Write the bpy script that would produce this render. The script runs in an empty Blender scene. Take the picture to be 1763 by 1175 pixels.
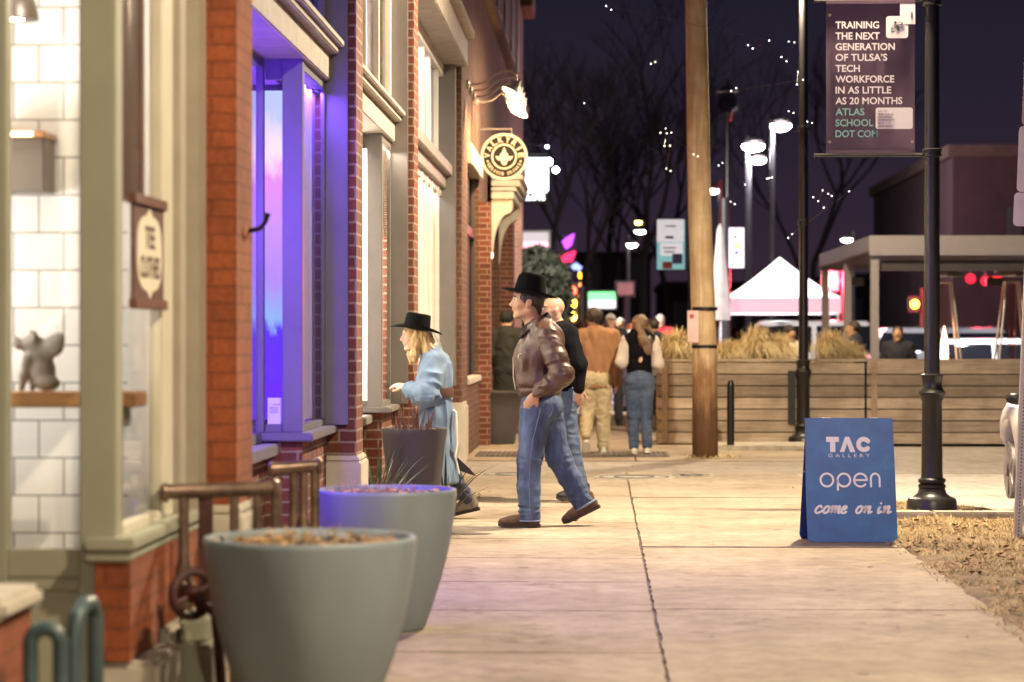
import bpy, bmesh, math, random
import numpy as np
from mathutils import Vector, Matrix, noise as mnoise
R = math.radians
C = bpy.context.scene.collection
sc = bpy.context.scene

# ------------------------------------------------------------------ camera, world, exposure
F = 4160.0; PSI = math.atan(149.5/F); HZ = 1.43
cam = bpy.data.objects.new('camera', bpy.data.cameras.new('camera')); C.objects.link(cam)
cam.location = (0, 0, HZ)
cam.rotation_euler = (R(90) - math.atan(7.5/F), 0, PSI)
cam.data.lens = 36*F/1763; cam.data.sensor_width = 36
cam.data.clip_start = .1; cam.data.clip_end = 2000
cam.data.dof.use_dof = True; cam.data.dof.focus_distance = 18.2; cam.data.dof.aperture_fstop = 2.2
cam.data.dof.aperture_blades = 0
sc.camera = cam
sc.view_settings.view_transform = 'Standard'; sc.view_settings.look = 'None'
sc.view_settings.gamma = 1; sc.view_settings.exposure = 1.75
sc.cycles.use_denoising = True
sc.cycles.max_bounces = 8; sc.cycles.diffuse_bounces = 3; sc.cycles.glossy_bounces = 3
sc.cycles.transmission_bounces = 4; sc.cycles.transparent_max_bounces = 16
sc.cycles.caustics_reflective = False; sc.cycles.caustics_refractive = False
sc.cycles.sample_clamp_indirect = 4; sc.cycles.sample_clamp_direct = 0

wd = bpy.data.worlds.new('World'); sc.world = wd; wd.use_nodes = True
nt = wd.node_tree; bg = nt.nodes['Background']; out = nt.nodes['World Output']
sky = nt.nodes.new('ShaderNodeTexSky'); sky.sky_type = 'NISHITA'; sky.sun_disc = False
sky.sun_elevation = R(-6); sky.sun_rotation = R(250)
nt.links.new(sky.outputs[0], bg.inputs[0]); bg.inputs[1].default_value = .05
bg2 = nt.nodes.new('ShaderNodeBackground'); addn = nt.nodes.new('ShaderNodeAddShader')
tc = nt.nodes.new('ShaderNodeTexCoord'); sp = nt.nodes.new('ShaderNodeSeparateXYZ'); cr = nt.nodes.new('ShaderNodeValToRGB')
nt.links.new(tc.outputs['Generated'], sp.inputs[0]); nt.links.new(sp.outputs[2], cr.inputs[0]); nt.links.new(cr.outputs[0], bg2.inputs[0])
el = cr.color_ramp.elements
el[0].position = 0.0; el[0].color = (.013, .007, .0110, 1)
el[1].position = .14; el[1].color = (.0042, .0036, .0068, 1)
e = el.new(.05); e.color = (.0085, .0053, .0098, 1)
e = el.new(1.0); e.color = (.010, .0095, .016, 1)
bg2.inputs[1].default_value = 1.0
nt.links.new(bg.outputs[0], addn.inputs[0]); nt.links.new(bg2.outputs[0], addn.inputs[1]); nt.links.new(addn.outputs[0], out.inputs[0])

# strengths (W) of the lamps that the street has
LAMP_W = 1500; WARM = (1, .82, .56); 

# ------------------------------------------------------------------ helpers
def wx(px, Y):                      # street X of photo column px at street distance Y
    return Y*math.tan(math.atan((px-881.5)/F) - PSI)
def wz(py, Y, X=0.0):
    return HZ + (580-py)/F*(Y*math.cos(PSI) - X*math.sin(PSI))
def at(px, py, Y):
    x = wx(px, Y); return Vector((x, Y, wz(py, Y, x)))

def prop(o, label=None, cat=None, group=None, kind=None):
    if label: o['label'] = label
    if cat: o['category'] = cat
    if group: o['group'] = group
    if kind: o['kind'] = kind
    return o
def thing(name, label, cat, loc=(0,0,0), rz=0, group=None):
    o = bpy.data.objects.new(name, None); C.objects.link(o)
    o.empty_display_size = .2; o.location = loc; o.rotation_euler = (0,0,rz)
    return prop(o, label, cat, group)
def wloc(o):
    v = Vector((0,0,0))
    while o: v += o.location; o = o.parent
    return v
def link(name, me, m, parent=None, angle=35):
    me.materials.append(m) if m else None
    if angle is not None and len(me.polygons):
        me.polygons.foreach_set('use_smooth', [True]*len(me.polygons))
        if angle < 180: me.set_sharp_from_angle(angle=R(angle))
    o = bpy.data.objects.new(name, me); C.objects.link(o)
    if parent: o.parent = parent
    return o
def copy_tree(o, parent=None):
    c = o.copy(); C.objects.link(c); c.parent = parent
    for ch in list(o.children): copy_tree(ch, c)
    return c

class MB:
    def __init__(s): s.v = []; s.f = []
    def add(s, vs, fs):
        n = len(s.v); s.v += [tuple(v) for v in vs]; s.f += [tuple(i+n for i in f) for f in fs]; return s
    def box(s, x0, x1, y0, y1, z0, z1, M=None):
        vs = [Vector(p) for p in ((x0,y0,z0),(x1,y0,z0),(x1,y1,z0),(x0,y1,z0),(x0,y0,z1),(x1,y0,z1),(x1,y1,z1),(x0,y1,z1))]
        if M: vs = [M @ v for v in vs]
        return s.add(vs, [(0,3,2,1),(4,5,6,7),(0,1,5,4),(1,2,6,5),(2,3,7,6),(3,0,4,7)])
    def prism(s, poly, ax, a, b, M=None):     # poly in the other two axes, extruded a..b along ax
        n = len(poly); vs = []
        for t in (a, b):
            for p in poly:
                v = {'x': (t,p[0],p[1]), 'y': (p[0],t,p[1]), 'z': (p[0],p[1],t)}[ax]
                vs.append(M @ Vector(v) if M else v)
        fs = [tuple(range(n-1,-1,-1)), tuple(range(n,2*n))] + [(i,(i+1)%n,n+(i+1)%n,n+i) for i in range(n)]
        return s.add(vs, fs)
    def tube(s, pts, r, n=10, cap=True):
        pts = [Vector(p) for p in pts]; m = len(pts)
        rs = r if isinstance(r, (list, tuple)) else [r]*m
        T = [(pts[min(i+1,m-1)]-pts[max(i-1,0)]).normalized() for i in range(m)]
        up = Vector((0,0,1)) if abs(T[0].z) < .9 else Vector((1,0,0))
        u = T[0].cross(up).normalized(); vs = []; fs = []
        for i in range(m):
            u = (u - T[i]*u.dot(T[i])).normalized(); w = T[i].cross(u)
            for k in range(n):
                a = 2*math.pi*k/n; vs.append(pts[i] + (u*math.cos(a)+w*math.sin(a))*rs[i])
        for i in range(m-1):
            for k in range(n):
                a = i*n+k; b = i*n+(k+1)%n; fs.append((a,b,b+n,a+n))
        if cap: fs += [tuple(range(n-1,-1,-1)), tuple((m-1)*n+k for k in range(n))]
        return s.add(vs, fs)
    def lathe(s, prof, n=32, c=(0,0,0), sx=1, sy=1, M=None):
        vs = []; fs = []; m = len(prof)
        for r, z in prof:
            for k in range(n):
                a = 2*math.pi*k/n; v = Vector((c[0]+r*sx*math.cos(a), c[1]+r*sy*math.sin(a), c[2]+z))
                vs.append(M @ v if M else v)
        for i in range(m-1):
            for k in range(n):
                a = i*n+k; b = i*n+(k+1)%n; fs.append((a,b,b+n,a+n))
        if prof[0][0] > 1e-4: fs.append(tuple(range(n-1,-1,-1)))
        if prof[-1][0] > 1e-4: fs.append(tuple((m-1)*n+k for k in range(n)))
        return s.add(vs, fs)
    def sphere(s, c, r, n=12, m=8, sc3=(1,1,1)):
        prof = [(max(r*math.sin(math.pi*i/m),1e-5), -r*math.cos(math.pi*i/m)) for i in range(m+1)]
        vs = []; fs = []
        for q, z in prof:
            for k in range(n):
                a = 2*math.pi*k/n; vs.append((c[0]+q*math.cos(a)*sc3[0], c[1]+q*math.sin(a)*sc3[1], c[2]+z*sc3[2]))
        for i in range(m):
            for k in range(n):
                a = i*n+k; b = i*n+(k+1)%n; fs.append((a,b,b+n,a+n))
        return s.add(vs, fs)
    def build(s, name, m, parent=None, bev=0, angle=35, off=None, segs=2):
        if off is None: off = wloc(parent) if parent else Vector((0,0,0))
        me = bpy.data.meshes.new(name); me.from_pydata([(v[0]-off[0], v[1]-off[1], v[2]-off[2]) for v in s.v], [], s.f)
        if bev:
            bm = bmesh.new(); bm.from_mesh(me)
            es = [e for e in bm.edges if len(e.link_faces) == 2 and e.calc_face_angle(0) > .5]
            bmesh.ops.bevel(bm, geom=es, offset=bev, segments=segs, affect='EDGES', clamp_overlap=True)
            bm.to_mesh(me); bm.free()
        me.validate(); me.update()
        return link(name, me, m, parent, angle)

# ------------------------------------------------------------------ materials
def ramp(nt, fac, stops):
    c = nt.nodes.new('ShaderNodeValToRGB'); nt.links.new(fac, c.inputs[0]); e = c.color_ramp.elements
    e[0].position, e[0].color = stops[0][0], (*stops[0][1], 1); e[1].position, e[1].color = stops[-1][0], (*stops[-1][1], 1)
    for p, q in stops[1:-1]:
        x = e.new(p); x.color = (*q, 1)
    return c.outputs[0]
def nnoise(nt, vec, scale, detail=4, rough=.55):
    n = nt.nodes.new('ShaderNodeTexNoise'); n.inputs['Scale'].default_value = scale; n.inputs['Detail'].default_value = detail
    n.inputs['Roughness'].default_value = rough; nt.links.new(vec, n.inputs['Vector']); return n.outputs[0]
def vscale(nt, vec, s):
    m = nt.nodes.new('ShaderNodeMapping'); m.inputs['Scale'].default_value = s; nt.links.new(vec, m.inputs[0]); return m.outputs[0]
def mixc(nt, fac, a, b, mode='MIX'):
    m = nt.nodes.new('ShaderNodeMix'); m.data_type = 'RGBA'; m.blend_type = mode
    for sock, v in ((m.inputs[0], fac), (m.inputs[6], a), (m.inputs[7], b)):
        if hasattr(v, 'links'): nt.links.new(v, sock)
        elif isinstance(v, (int, float)): sock.default_value = v
        else: sock.default_value = (*v, 1)
    return m.outputs[2]
def base(name):
    m = bpy.data.materials.new(name); m.use_nodes = True; t = m.node_tree
    b = t.nodes['Principled BSDF']; tc = t.nodes.new('ShaderNodeTexCoord'); return m, t, b, tc.outputs['Object']
def bumpn(t, b, h, strength, dist=.01, prev=None):
    n = t.nodes.new('ShaderNodeBump'); n.inputs['Strength'].default_value = strength; n.inputs['Distance'].default_value = dist
    t.links.new(h, n.inputs['Height'])
    if prev: t.links.new(prev, n.inputs['Normal'])
    t.links.new(n.outputs[0], b.inputs['Normal']); return n.outputs[0]
def M(name, col, rough=.6, metal=0, var=.15, vs=6, bump=0, bs=60, emit=None, es=0, stretch=(1,1,1), spec=.5, coat=0, bd=.004):
    m, t, b, oc = base(name)
    v = vscale(t, oc, stretch)
    n = nnoise(t, v, vs)
    lo = tuple(max(0, c*(1-var)) for c in col); hi = tuple(min(1, c*(1+var)) for c in col)
    t.links.new(ramp(t, n, [(.3, lo), (.7, hi)]), b.inputs['Base Color'])
    b.inputs['Roughness'].default_value = rough; b.inputs['Metallic'].default_value = metal
    b.inputs['Specular IOR Level'].default_value = spec; b.inputs['Coat Weight'].default_value = coat
    if bump: bumpn(t, b, nnoise(t, v, bs, 6), bump, bd)
    if emit: b.inputs['Emission Color'].default_value = (*emit, 1); b.inputs['Emission Strength'].default_value = es
    return m
def E(name, col, s):
    m = bpy.data.materials.new(name); m.use_nodes = True; t = m.node_tree; t.nodes.remove(t.nodes['Principled BSDF'])
    e = t.nodes.new('ShaderNodeEmission'); e.inputs[0].default_value = (*col, 1); e.inputs[1].default_value = s
    t.links.new(e.outputs[0], t.nodes['Material Output'].inputs[0]); return m
def glass(name, tint=(1,1,1), refl=.28, rough=.02):
    m = bpy.data.materials.new(name); m.use_nodes = True; t = m.node_tree; t.nodes.remove(t.nodes['Principled BSDF'])
    tr = t.nodes.new('ShaderNodeBsdfTransparent'); tr.inputs[0].default_value = (*tint, 1)
    g = t.nodes.new('ShaderNodeBsdfGlossy'); g.inputs['Roughness'].default_value = rough
    lw = t.nodes.new('ShaderNodeFresnel'); lw.inputs[0].default_value = 1.45
    mx = t.nodes.new('ShaderNodeMixShader')
    fm_ = t.nodes.new('ShaderNodeMath'); fm_.operation = 'MULTIPLY'; fm_.inputs[1].default_value = refl; t.links.new(lw.outputs[0], fm_.inputs[0]); t.links.new(fm_.outputs[0], mx.inputs[0])
    t.links.new(tr.outputs[0], mx.inputs[1]); t.links.new(g.outputs[0], mx.inputs[2])
    t.links.new(mx.outputs[0], t.nodes['Material Output'].inputs[0]); return m
def brick(name, c1, c2, mortar, bw=.215, rh=.075, ms=.008, offset=.5, rough=.85, bump=.5, dirt=.35, grain=.25, wob=.006):
    m, t, b, oc = base(name)
    g = t.nodes.new('ShaderNodeNewGeometry'); sn = t.nodes.new('ShaderNodeSeparateXYZ'); t.links.new(g.outputs['Normal'], sn.inputs[0])
    ab = t.nodes.new('ShaderNodeMath'); ab.operation = 'ABSOLUTE'; t.links.new(sn.outputs[0], ab.inputs[0])
    gt = t.nodes.new('ShaderNodeMath'); gt.operation = 'GREATER_THAN'; gt.inputs[1].default_value = .5; t.links.new(ab.outputs[0], gt.inputs[0])
    so = t.nodes.new('ShaderNodeSeparateXYZ'); t.links.new(oc, so.inputs[0])
    mu = t.nodes.new('ShaderNodeMix'); mu.data_type = 'FLOAT'; t.links.new(gt.outputs[0], mu.inputs[0]); t.links.new(so.outputs[0], mu.inputs[2]); t.links.new(so.outputs[1], mu.inputs[3])
    cb = t.nodes.new('ShaderNodeCombineXYZ'); t.links.new(mu.outputs[0], cb.inputs[0]); t.links.new(so.outputs[2], cb.inputs[1])
    wn = t.nodes.new('ShaderNodeTexNoise'); wn.inputs['Scale'].default_value = 9; t.links.new(oc, wn.inputs['Vector'])
    vm = t.nodes.new('ShaderNodeVectorMath'); vm.operation = 'MULTIPLY_ADD'; vm.inputs[1].default_value = (wob,)*3
    t.links.new(wn.outputs['Color'], vm.inputs[0]); t.links.new(cb.outputs[0], vm.inputs[2])
    bk = t.nodes.new('ShaderNodeTexBrick'); bk.offset = offset; bk.inputs['Scale'].default_value = 1
    bk.inputs['Brick Width'].default_value = bw; bk.inputs['Row Height'].default_value = rh; bk.inputs['Mortar Size'].default_value = ms
    bk.inputs['Mortar Smooth'].default_value = .15; bk.inputs['Bias'].default_value = -.1
    bk.inputs['Color1'].default_value = (*c1, 1); bk.inputs['Color2'].default_value = (*c2, 1); bk.inputs['Mortar'].default_value = (*mortar, 1)
    t.links.new(vm.outputs[0], bk.inputs['Vector'])
    d = ramp(t, nnoise(t, oc, 3, 6), [(.3, (1-dirt,)*3), (.65, (1,1,1))])
    d2 = ramp(t, nnoise(t, oc, 40, 4), [(.3, (1-grain,)*3), (.7, (1+grain*.4,)*3)])
    t.links.new(mixc(t, 1, mixc(t, 1, bk.outputs[0], d, 'MULTIPLY'), d2, 'MULTIPLY'), b.inputs['Base Color'])
    b.inputs['Roughness'].default_value = rough
    iv = t.nodes.new('ShaderNodeMath'); iv.operation = 'SUBTRACT'; iv.inputs[0].default_value = 1; t.links.new(bk.outputs['Fac'], iv.inputs[1])
    n1 = bumpn(t, b, iv.outputs[0], bump, .008); bumpn(t, b, nnoise(t, oc, 90, 5), grain, .004, n1)
    return m
def wood(name, c1, c2, axis=0, rough=.7, island=True):
    m, t, b, oc = base(name)
    s = [14, 14, 14]; s[axis] = 1.0
    g = t.nodes.new('ShaderNodeNewGeometry')
    ad = t.nodes.new('ShaderNodeVectorMath'); ad.operation = 'MULTIPLY_ADD'; ad.inputs[1].default_value = (17, 31, 23)
    t.links.new(g.outputs['Random Per Island'], ad.inputs[0]); t.links.new(oc, ad.inputs[2])
    v = vscale(t, ad.outputs[0], s); n = nnoise(t, v, 2.2, 6, .65)
    col = ramp(t, n, [(.3, c1), (.7, c2)])
    isl = ramp(t, g.outputs['Random Per Island'], [(0, (.55,.52,.50)), (.5, (.9,.88,.86)), (1, (1.3,1.28,1.25))])
    st = ramp(t, nnoise(t, oc, 2.5, 4), [(.35, (.7,.68,.66)), (.6, (1,1,1))])
    t.links.new(mixc(t, 1, mixc(t, 1, col, isl, 'MULTIPLY'), st, 'MULTIPLY'), b.inputs['Base Color'])
    b.inputs['Roughness'].default_value = rough; bumpn(t, b, n, .4, .004)
    return m

# ------------------------------------------------------------------ signed-distance modelling for bodies, clothes, cars
def smin(a, b, k):
    h = np.clip(.5+.5*(b-a)/k, 0, 1); return b*(1-h)+a*h-k*h*(1-h)
class SD:
    def __init__(s): s.ops = []
    def cone(s, a, b, ra, rb=None, k=.03, q=None, op='u'):      # q = (axis vector, ratio): flattened along that axis
        a = np.array(a, float); b = np.array(b, float); rb = ra if rb is None else rb
        rm = max(ra, rb)*max(1, q[1] if q else 1)
        lo = np.minimum(a, b)-rm; hi = np.maximum(a, b)+rm
        def fn(P):
            A, B, X = a, b, P
            if q:
                w = np.array(q[0], float); w = w/np.linalg.norm(w); g = 1/q[1]-1
                X = P + ((P-a)@w)[..., None]*w*g; B = b + ((b-a)@w)*w*g
            d = B-A; L = max(d@d, 1e-9); h = np.clip(((X-A)@d)/L, 0, 1)
            r = np.linalg.norm(X-A-h[..., None]*d, axis=-1)-(ra+(rb-ra)*h)
            return r*min(1, q[1]) if q else r
        s.ops.append((op, fn, lo, hi, k)); return s
    def chain(s, pts, rs, k=.03, q=None):
        for i in range(len(pts)-1): s.cone(pts[i], pts[i+1], rs[i], rs[i+1], k if i == 0 else max(.01, min(k, .02)), q)
        return s
    def ell(s, c, r, k=.03, Rm=None, op='u'):
        c = np.array(c, float); r = np.array(r, float); m = r.max()
        RR = np.array(Rm) if Rm is not None else None
        def fn(P):
            X = P-c
            if RR is not None: X = X@RR
            k0 = np.linalg.norm(X/r, axis=-1); k1 = np.linalg.norm(X/(r*r), axis=-1)+1e-9
            return k0*(k0-1)/k1
        s.ops.append((op, fn, c-m, c+m, k)); return s
    def rbox(s, c, h, r, k=.02, op='u', taper=None):             # taper: (top scale x, top scale y)
        c = np.array(c, float); h = np.array(h, float)
        def fn(P):
            X = P-c
            if taper:
                u = np.clip((X[..., 2]+h[2])/(2*h[2]), 0, 1); X = X.copy()
                X[..., 0] = X[..., 0]/(1+(taper[0]-1)*u); X[..., 1] = X[..., 1]/(1+(taper[1]-1)*u)
            d = np.abs(X)-(h-r)
            return np.linalg.norm(np.maximum(d, 0), axis=-1)+np.minimum(d.max(-1), 0)-r
        s.ops.append((op, fn, c-h, c+h, k)); return s
    def cut(s, p, n):                                            # keep the side against n
        p = np.array(p, float); n = np.array(n, float); n = n/np.linalg.norm(n)
        s.ops.append(('i', lambda P: (P-p)@n, None, None, 0)); return s
    def mesh(s, name, m, parent=None, h=.01, smooth=2, disp=None, xf=None):
        us = [o for o in s.ops if o[0] == 'u']
        lo = np.min([o[2] for o in us], 0)-3*h-.01; hi = np.max([o[3] for o in us], 0)+3*h+.01
        n = np.ceil((hi-lo)/h).astype(int)+1
        Fd = np.full(tuple(n), 1.0, np.float32)
        ax = [lo[i]+h*np.arange(n[i]) for i in range(3)]
        for op, fn, a, b, k in s.ops:
            if a is None: i0 = [0]*3; i1 = list(n)
            else:
                mg = 2.5*h+k
                i0 = np.clip(np.floor((a-mg-lo)/h).astype(int), 0, n); i1 = np.clip(np.ceil((b+mg-lo)/h).astype(int)+1, 0, n)
            if min(i1[j]-i0[j] for j in range(3)) <= 0: continue
            sl = tuple(slice(i0[j], i1[j]) for j in range(3))
            G = np.stack(np.meshgrid(*[ax[j][sl[j]] for j in range(3)], indexing='ij'), -1)
            d = fn(G); f = Fd[sl]
            if op == 'u': Fd[sl] = smin(f, d, k) if k > 1e-4 else np.minimum(f, d)
            elif op == 's': Fd[sl] = -smin(-f, d, k) if k > 1e-4 else np.maximum(f, -d)
            else: Fd[sl] = np.maximum(f, d)
        ins = Fd < 0; nx, ny, nz = n
        cnt = np.zeros((nx-1, ny-1, nz-1), np.int8)
        for i in (0, 1):
            for j in (0, 1):
                for l in (0, 1): cnt += ins[i:nx-1+i, j:ny-1+j, l:nz-1+l]
        act = np.argwhere((cnt > 0) & (cnt < 8)); idx = -np.ones(cnt.shape, np.int32); idx[tuple(act.T)] = np.arange(len(act))
        cs = [(i, j, l) for i in (0, 1) for j in (0, 1) for l in (0, 1)]
        val = {c: Fd[act[:, 0]+c[0], act[:, 1]+c[1], act[:, 2]+c[2]] for c in cs}
        S = np.zeros((len(act), 3)); N = np.zeros(len(act))
        for c in cs:
            for x in range(3):
                if c[x] == 0:
                    e = list(c); e[x] = 1; e = tuple(e); va, vb = val[c], val[e]
                    cr = (va < 0) != (vb < 0); tt = np.where(cr, va/np.where(cr, va-vb, 1), 0)
                    p = np.array(c, float)[None].repeat(len(act), 0); p[:, x] += tt
                    S += p*cr[:, None]; N += cr
        V = lo+h*(act+S/np.maximum(N, 1)[:, None]); Q = []
        for x in range(3):
            y, z = (x+1) % 3, (x+2) % 3
            a = [slice(None)]*3; b = [slice(None)]*3; a[x] = slice(0, -1); b[x] = slice(1, None)
            ia, ib = ins[tuple(a)], ins[tuple(b)]; ed = np.argwhere(ia != ib)
            ed = ed[(ed[:, y] > 0) & (ed[:, z] > 0) & (ed[:, y] < n[y]-1) & (ed[:, z] < n[z]-1)]
            flip = ~ia[tuple(ed.T)]; qs = []
            for dy, dz in ((-1,-1),(0,-1),(0,0),(-1,0)):
                w = ed.copy(); w[:, y] += dy; w[:, z] += dz; qs.append(idx[tuple(w.T)])
            q = np.stack(qs, 1); q[flip] = q[flip][:, ::-1]; Q.append(q)
        Q = np.concatenate(Q); Q = Q[(Q >= 0).all(1)]
        if smooth:
            for _ in range(smooth):
                acc = np.zeros_like(V); c2 = np.zeros(len(V))
                for u in range(4):
                    p, q = Q[:, u], Q[:, (u+1) % 4]
                    np.add.at(acc, p, V[q]); np.add.at(acc, q, V[p]); np.add.at(c2, p, 1); np.add.at(c2, q, 1)
                V = V*.5+.5*acc/np.maximum(c2, 1)[:, None]
        if disp:
            nr = np.zeros_like(V); fn_ = np.cross(V[Q[:, 2]]-V[Q[:, 0]], V[Q[:, 3]]-V[Q[:, 1]])
            for u in range(4): np.add.at(nr, Q[:, u], fn_)
            nr /= np.linalg.norm(nr, axis=1)[:, None]+1e-9
            V = V+nr*np.array([disp(Vector(v)) for v in V])[:, None]
        if xf is not None: V = np.array([tuple(xf @ Vector(v)) for v in V])
        me = bpy.data.meshes.new(name); me.from_pydata(V.tolist(), [], Q.tolist()); me.update()
        return link(name, me, m, parent, 180)
def folds(amp, sc, seed=0):              # ridged, stretched noise: cloth folds
    o = Vector((seed*7.3, seed*3.1, seed*5.7))
    def f(v):
        p = Vector((v.x*sc[0], v.y*sc[1], v.z*sc[2]))+o
        p = p+mnoise.noise_vector(p*.5)*.6
        return amp*(.5-abs(mnoise.noise(p))*2)+amp*.35*mnoise.noise(p*2.3)
    return f

# ------------------------------------------------------------------ lettering
def text_mesh(s, box=None, size=1, bold=.0, shear=0, ext=.002, spacing=1.0, font_res=3):
    cu = bpy.data.curves.new('lettering', 'FONT'); cu.body = s; cu.size = size; cu.offset = bold; cu.shear = shear; cu.extrude = ext
    cu.space_character = spacing; cu.resolution_u = font_res
    o = bpy.data.objects.new('lettering', cu); C.objects.link(o)
    dg = bpy.context.evaluated_depsgraph_get(); dg.update()
    me = bpy.data.meshes.new_from_object(o.evaluated_get(dg)); bpy.data.objects.remove(o)
    vs = [Vector(v.co) for v in me.vertices]
    if vs and box:                       # box = (x0, x1, y0, y1): fit the ink
        a = [min(v[i] for v in vs) for i in (0, 1)]; b = [max(v[i] for v in vs) for i in (0, 1)]
        for v in vs:
            v.x = box[0]+(v.x-a[0])/(b[0]-a[0])*(box[1]-box[0]); v.y = box[2]+(v.y-a[1])/(b[1]-a[1])*(box[3]-box[2])
    return vs, [tuple(p.vertices) for p in me.polygons]
def frame_m(o, x, y):                    # 2-D drawing plane -> world: columns x, y, x cross y
    x = Vector(x).normalized(); y = Vector(y).normalized(); z = x.cross(y)
    return Matrix(((x.x, y.x, z.x, o[0]), (x.y, y.y, z.y, o[1]), (x.z, y.z, z.z, o[2]), (0,0,0,1)))
def ribbon(mb, pts, w, Mx, ext=.0015, closed=False, z0=0):      # flat stroke of width w, round ends, in plane Mx
    pts = [Vector((p[0], p[1], 0)) for p in pts]; n = len(pts); L = []; Rr = []
    for i in range(n):
        a = pts[(i-1) % n] if closed or i > 0 else pts[i]; b = pts[(i+1) % n] if closed or i < n-1 else pts[i]
        d = (b-a).normalized(); nn = Vector((-d.y, d.x, 0)); L.append(pts[i]+nn*w/2); Rr.append(pts[i]-nn*w/2)
    vs = []
    for z in (z0, z0+ext):
        vs += [Mx @ Vector((p.x, p.y, z)) for p in L]+[Mx @ Vector((p.x, p.y, z)) for p in Rr]
    fs = []; mcount = n if closed else n-1
    for i in range(mcount):
        j = (i+1) % n
        fs += [(2*n+i, 3*n+i, 3*n+j, 2*n+j), (i, j, n+j, n+i), (i, 2*n+i, 2*n+j, j), (n+i, n+j, 3*n+j, 3*n+i)]
    mb.add(vs, fs)
    if not closed:
        for p in (pts[0], pts[-1]):
            k = 10; vv = [Mx @ Vector((p.x+w/2*math.cos(2*math.pi*q/k), p.y+w/2*math.sin(2*math.pi*q/k), z0+ext*1.02)) for q in range(k)]
            mb.add(vv, [tuple(range(k))])
def arc(cx, cy, rx, ry, a0, a1, n=16):
    return [(cx+rx*math.cos(R(a0+(a1-a0)*i/n)), cy+ry*math.sin(R(a0+(a1-a0)*i/n))) for i in range(n+1)]
def flat(mb, poly, Mx, ext=.0015, z0=0):
    n = len(poly); vs = [Mx @ Vector((p[0], p[1], z)) for z in (z0, z0+ext) for p in poly]
    mb.add(vs, [tuple(range(n-1,-1,-1)), tuple(range(n, 2*n))]+[(i,(i+1)%n,n+(i+1)%n,n+i) for i in range(n)])
def rrect(x0, x1, y0, y1, r, n=5):
    p = []
    for cx, cy, a in ((x1-r, y1-r, 0), (x0+r, y1-r, 90), (x0+r, y0+r, 180), (x1-r, y0+r, 270)): p += arc(cx, cy, r, r, a, a+90, n)
    return p
def addtext(mb, s, box, Mx, **k):
    ext = k.pop('ext', .0015); z0 = k.pop('z0', 0)
    vs, fs = text_mesh(s, box, ext=.5, **k)
    mb.add([Mx @ Vector((v.x, v.y, z0+(ext if v.z > 0 else 0))) for v in vs], fs)
def lamp(name, typ, loc, W, col, parent=None, size=.1, spot=None, tgt=None, blend=.5, sy=None):
    l = bpy.data.lights.new(name, typ); l.energy = W; l.color = col
    if typ == 'AREA':
        l.size = size
        if sy: l.shape = 'RECTANGLE'; l.size_y = sy
    else: l.shadow_soft_size = size
    if typ == 'SPOT': l.spot_size = R(spot); l.spot_blend = blend
    o = bpy.data.objects.new(name, l); C.objects.link(o)
    off = wloc(parent) if parent else Vector((0,0,0))
    o.location = Vector(loc)-off; o.parent = parent
    if tgt is not None: o.rotation_euler = (Vector(tgt)-Vector(loc)).to_track_quat('-Z', 'Y').to_euler()
    return o
# ------------------------------------------------------------------ material palette
m_conc = None
def concrete(name, lo, hi, rough=.85, crack=False):
    m, t, b, oc = base(name)
    n1 = ramp(t, nnoise(t, oc, .9, 5), [(.3, lo), (.7, hi)])
    n2 = ramp(t, nnoise(t, oc, 7, 6, .7), [(.3, (.68,.66,.64)), (.58, (1.04,1.03,1.02))])
    n3 = ramp(t, nnoise(t, oc, 180, 3), [(.35, (.86,)*3), (.65, (1.08,)*3)])
    v = nnoise(t, vscale(t, oc, (1.2, .8, 1)), 2.2, 5, .7)
    n4 = ramp(t, v, [(.35, (.90,.88,.87)), (.55, (1,1,1))])
    c = mixc(t, 1, mixc(t, 1, n1, n2, 'MULTIPLY'), mixc(t, 1, n3, n4, 'MULTIPLY'), 'MULTIPLY')
    sp_ = t.nodes.new('ShaderNodeTexVoronoi'); sp_.inputs['Scale'].default_value = 1.9; t.links.new(oc, sp_.inputs['Vector'])
    spots = ramp(t, sp_.outputs['Distance'], [(.055, (.5,.45,.42)), (.08, (1,1,1))])
    stn = ramp(t, nnoise(t, oc, 1.7, 8, .75), [(.36, (.66,.62,.58)), (.42, (.93,.92,.91)), (.60, (1,1,1)), (.66, (1.12,1.12,1.12))])
    c = mixc(t, 1, c, stn, 'MULTIPLY')
    t.links.new(mixc(t, 1, c, spots, 'MULTIPLY'), b.inputs['Base Color'])
    b.inputs['Roughness'].default_value = rough; b.inputs['Specular IOR Level'].default_value = .3
    bumpn(t, b, nnoise(t, oc, 60, 6, .7), .35, .006); return m
mt = {}
mt['slab'] = concrete('sidewalk_concrete', (.255,.20,.148), (.42,.345,.262))
mt['alley'] = concrete('alley_concrete', (.30,.26,.225), (.38,.335,.29))
mt['drive'] = concrete('driveway_concrete', (.42,.385,.35), (.52,.48,.44))
mt['kerb'] = concrete('kerb_concrete', (.36,.33,.28), (.48,.43,.36))
mt['joint'] = M('joint_dirt', (.085,.06,.045), .95, var=.5, vs=30)
mt['asphalt'] = M('asphalt', (.05,.047,.047), .8, var=.3, vs=3, bump=.4, bs=150)
mt['soil'] = M('dry_soil', (.17,.115,.06), .95, var=.45, vs=8, bump=.8, bs=40, bd=.02)
mt['brick_r'] = brick('red_brick', (.22,.06,.034), (.13,.035,.022), (.34,.24,.18))
mt['brick_p'] = brick('painted_brick', (.36,.088,.026), (.30,.072,.022), (.25,.062,.022), ms=.007, bump=.8, dirt=.4)
mt['brick_c'] = brick('brown_brick', (.17,.065,.036), (.11,.04,.024), (.20,.14,.10))
mt['brick_d'] = brick('dark_brick', (.12,.05,.04), (.09,.035,.03), (.12,.09,.08))
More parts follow.
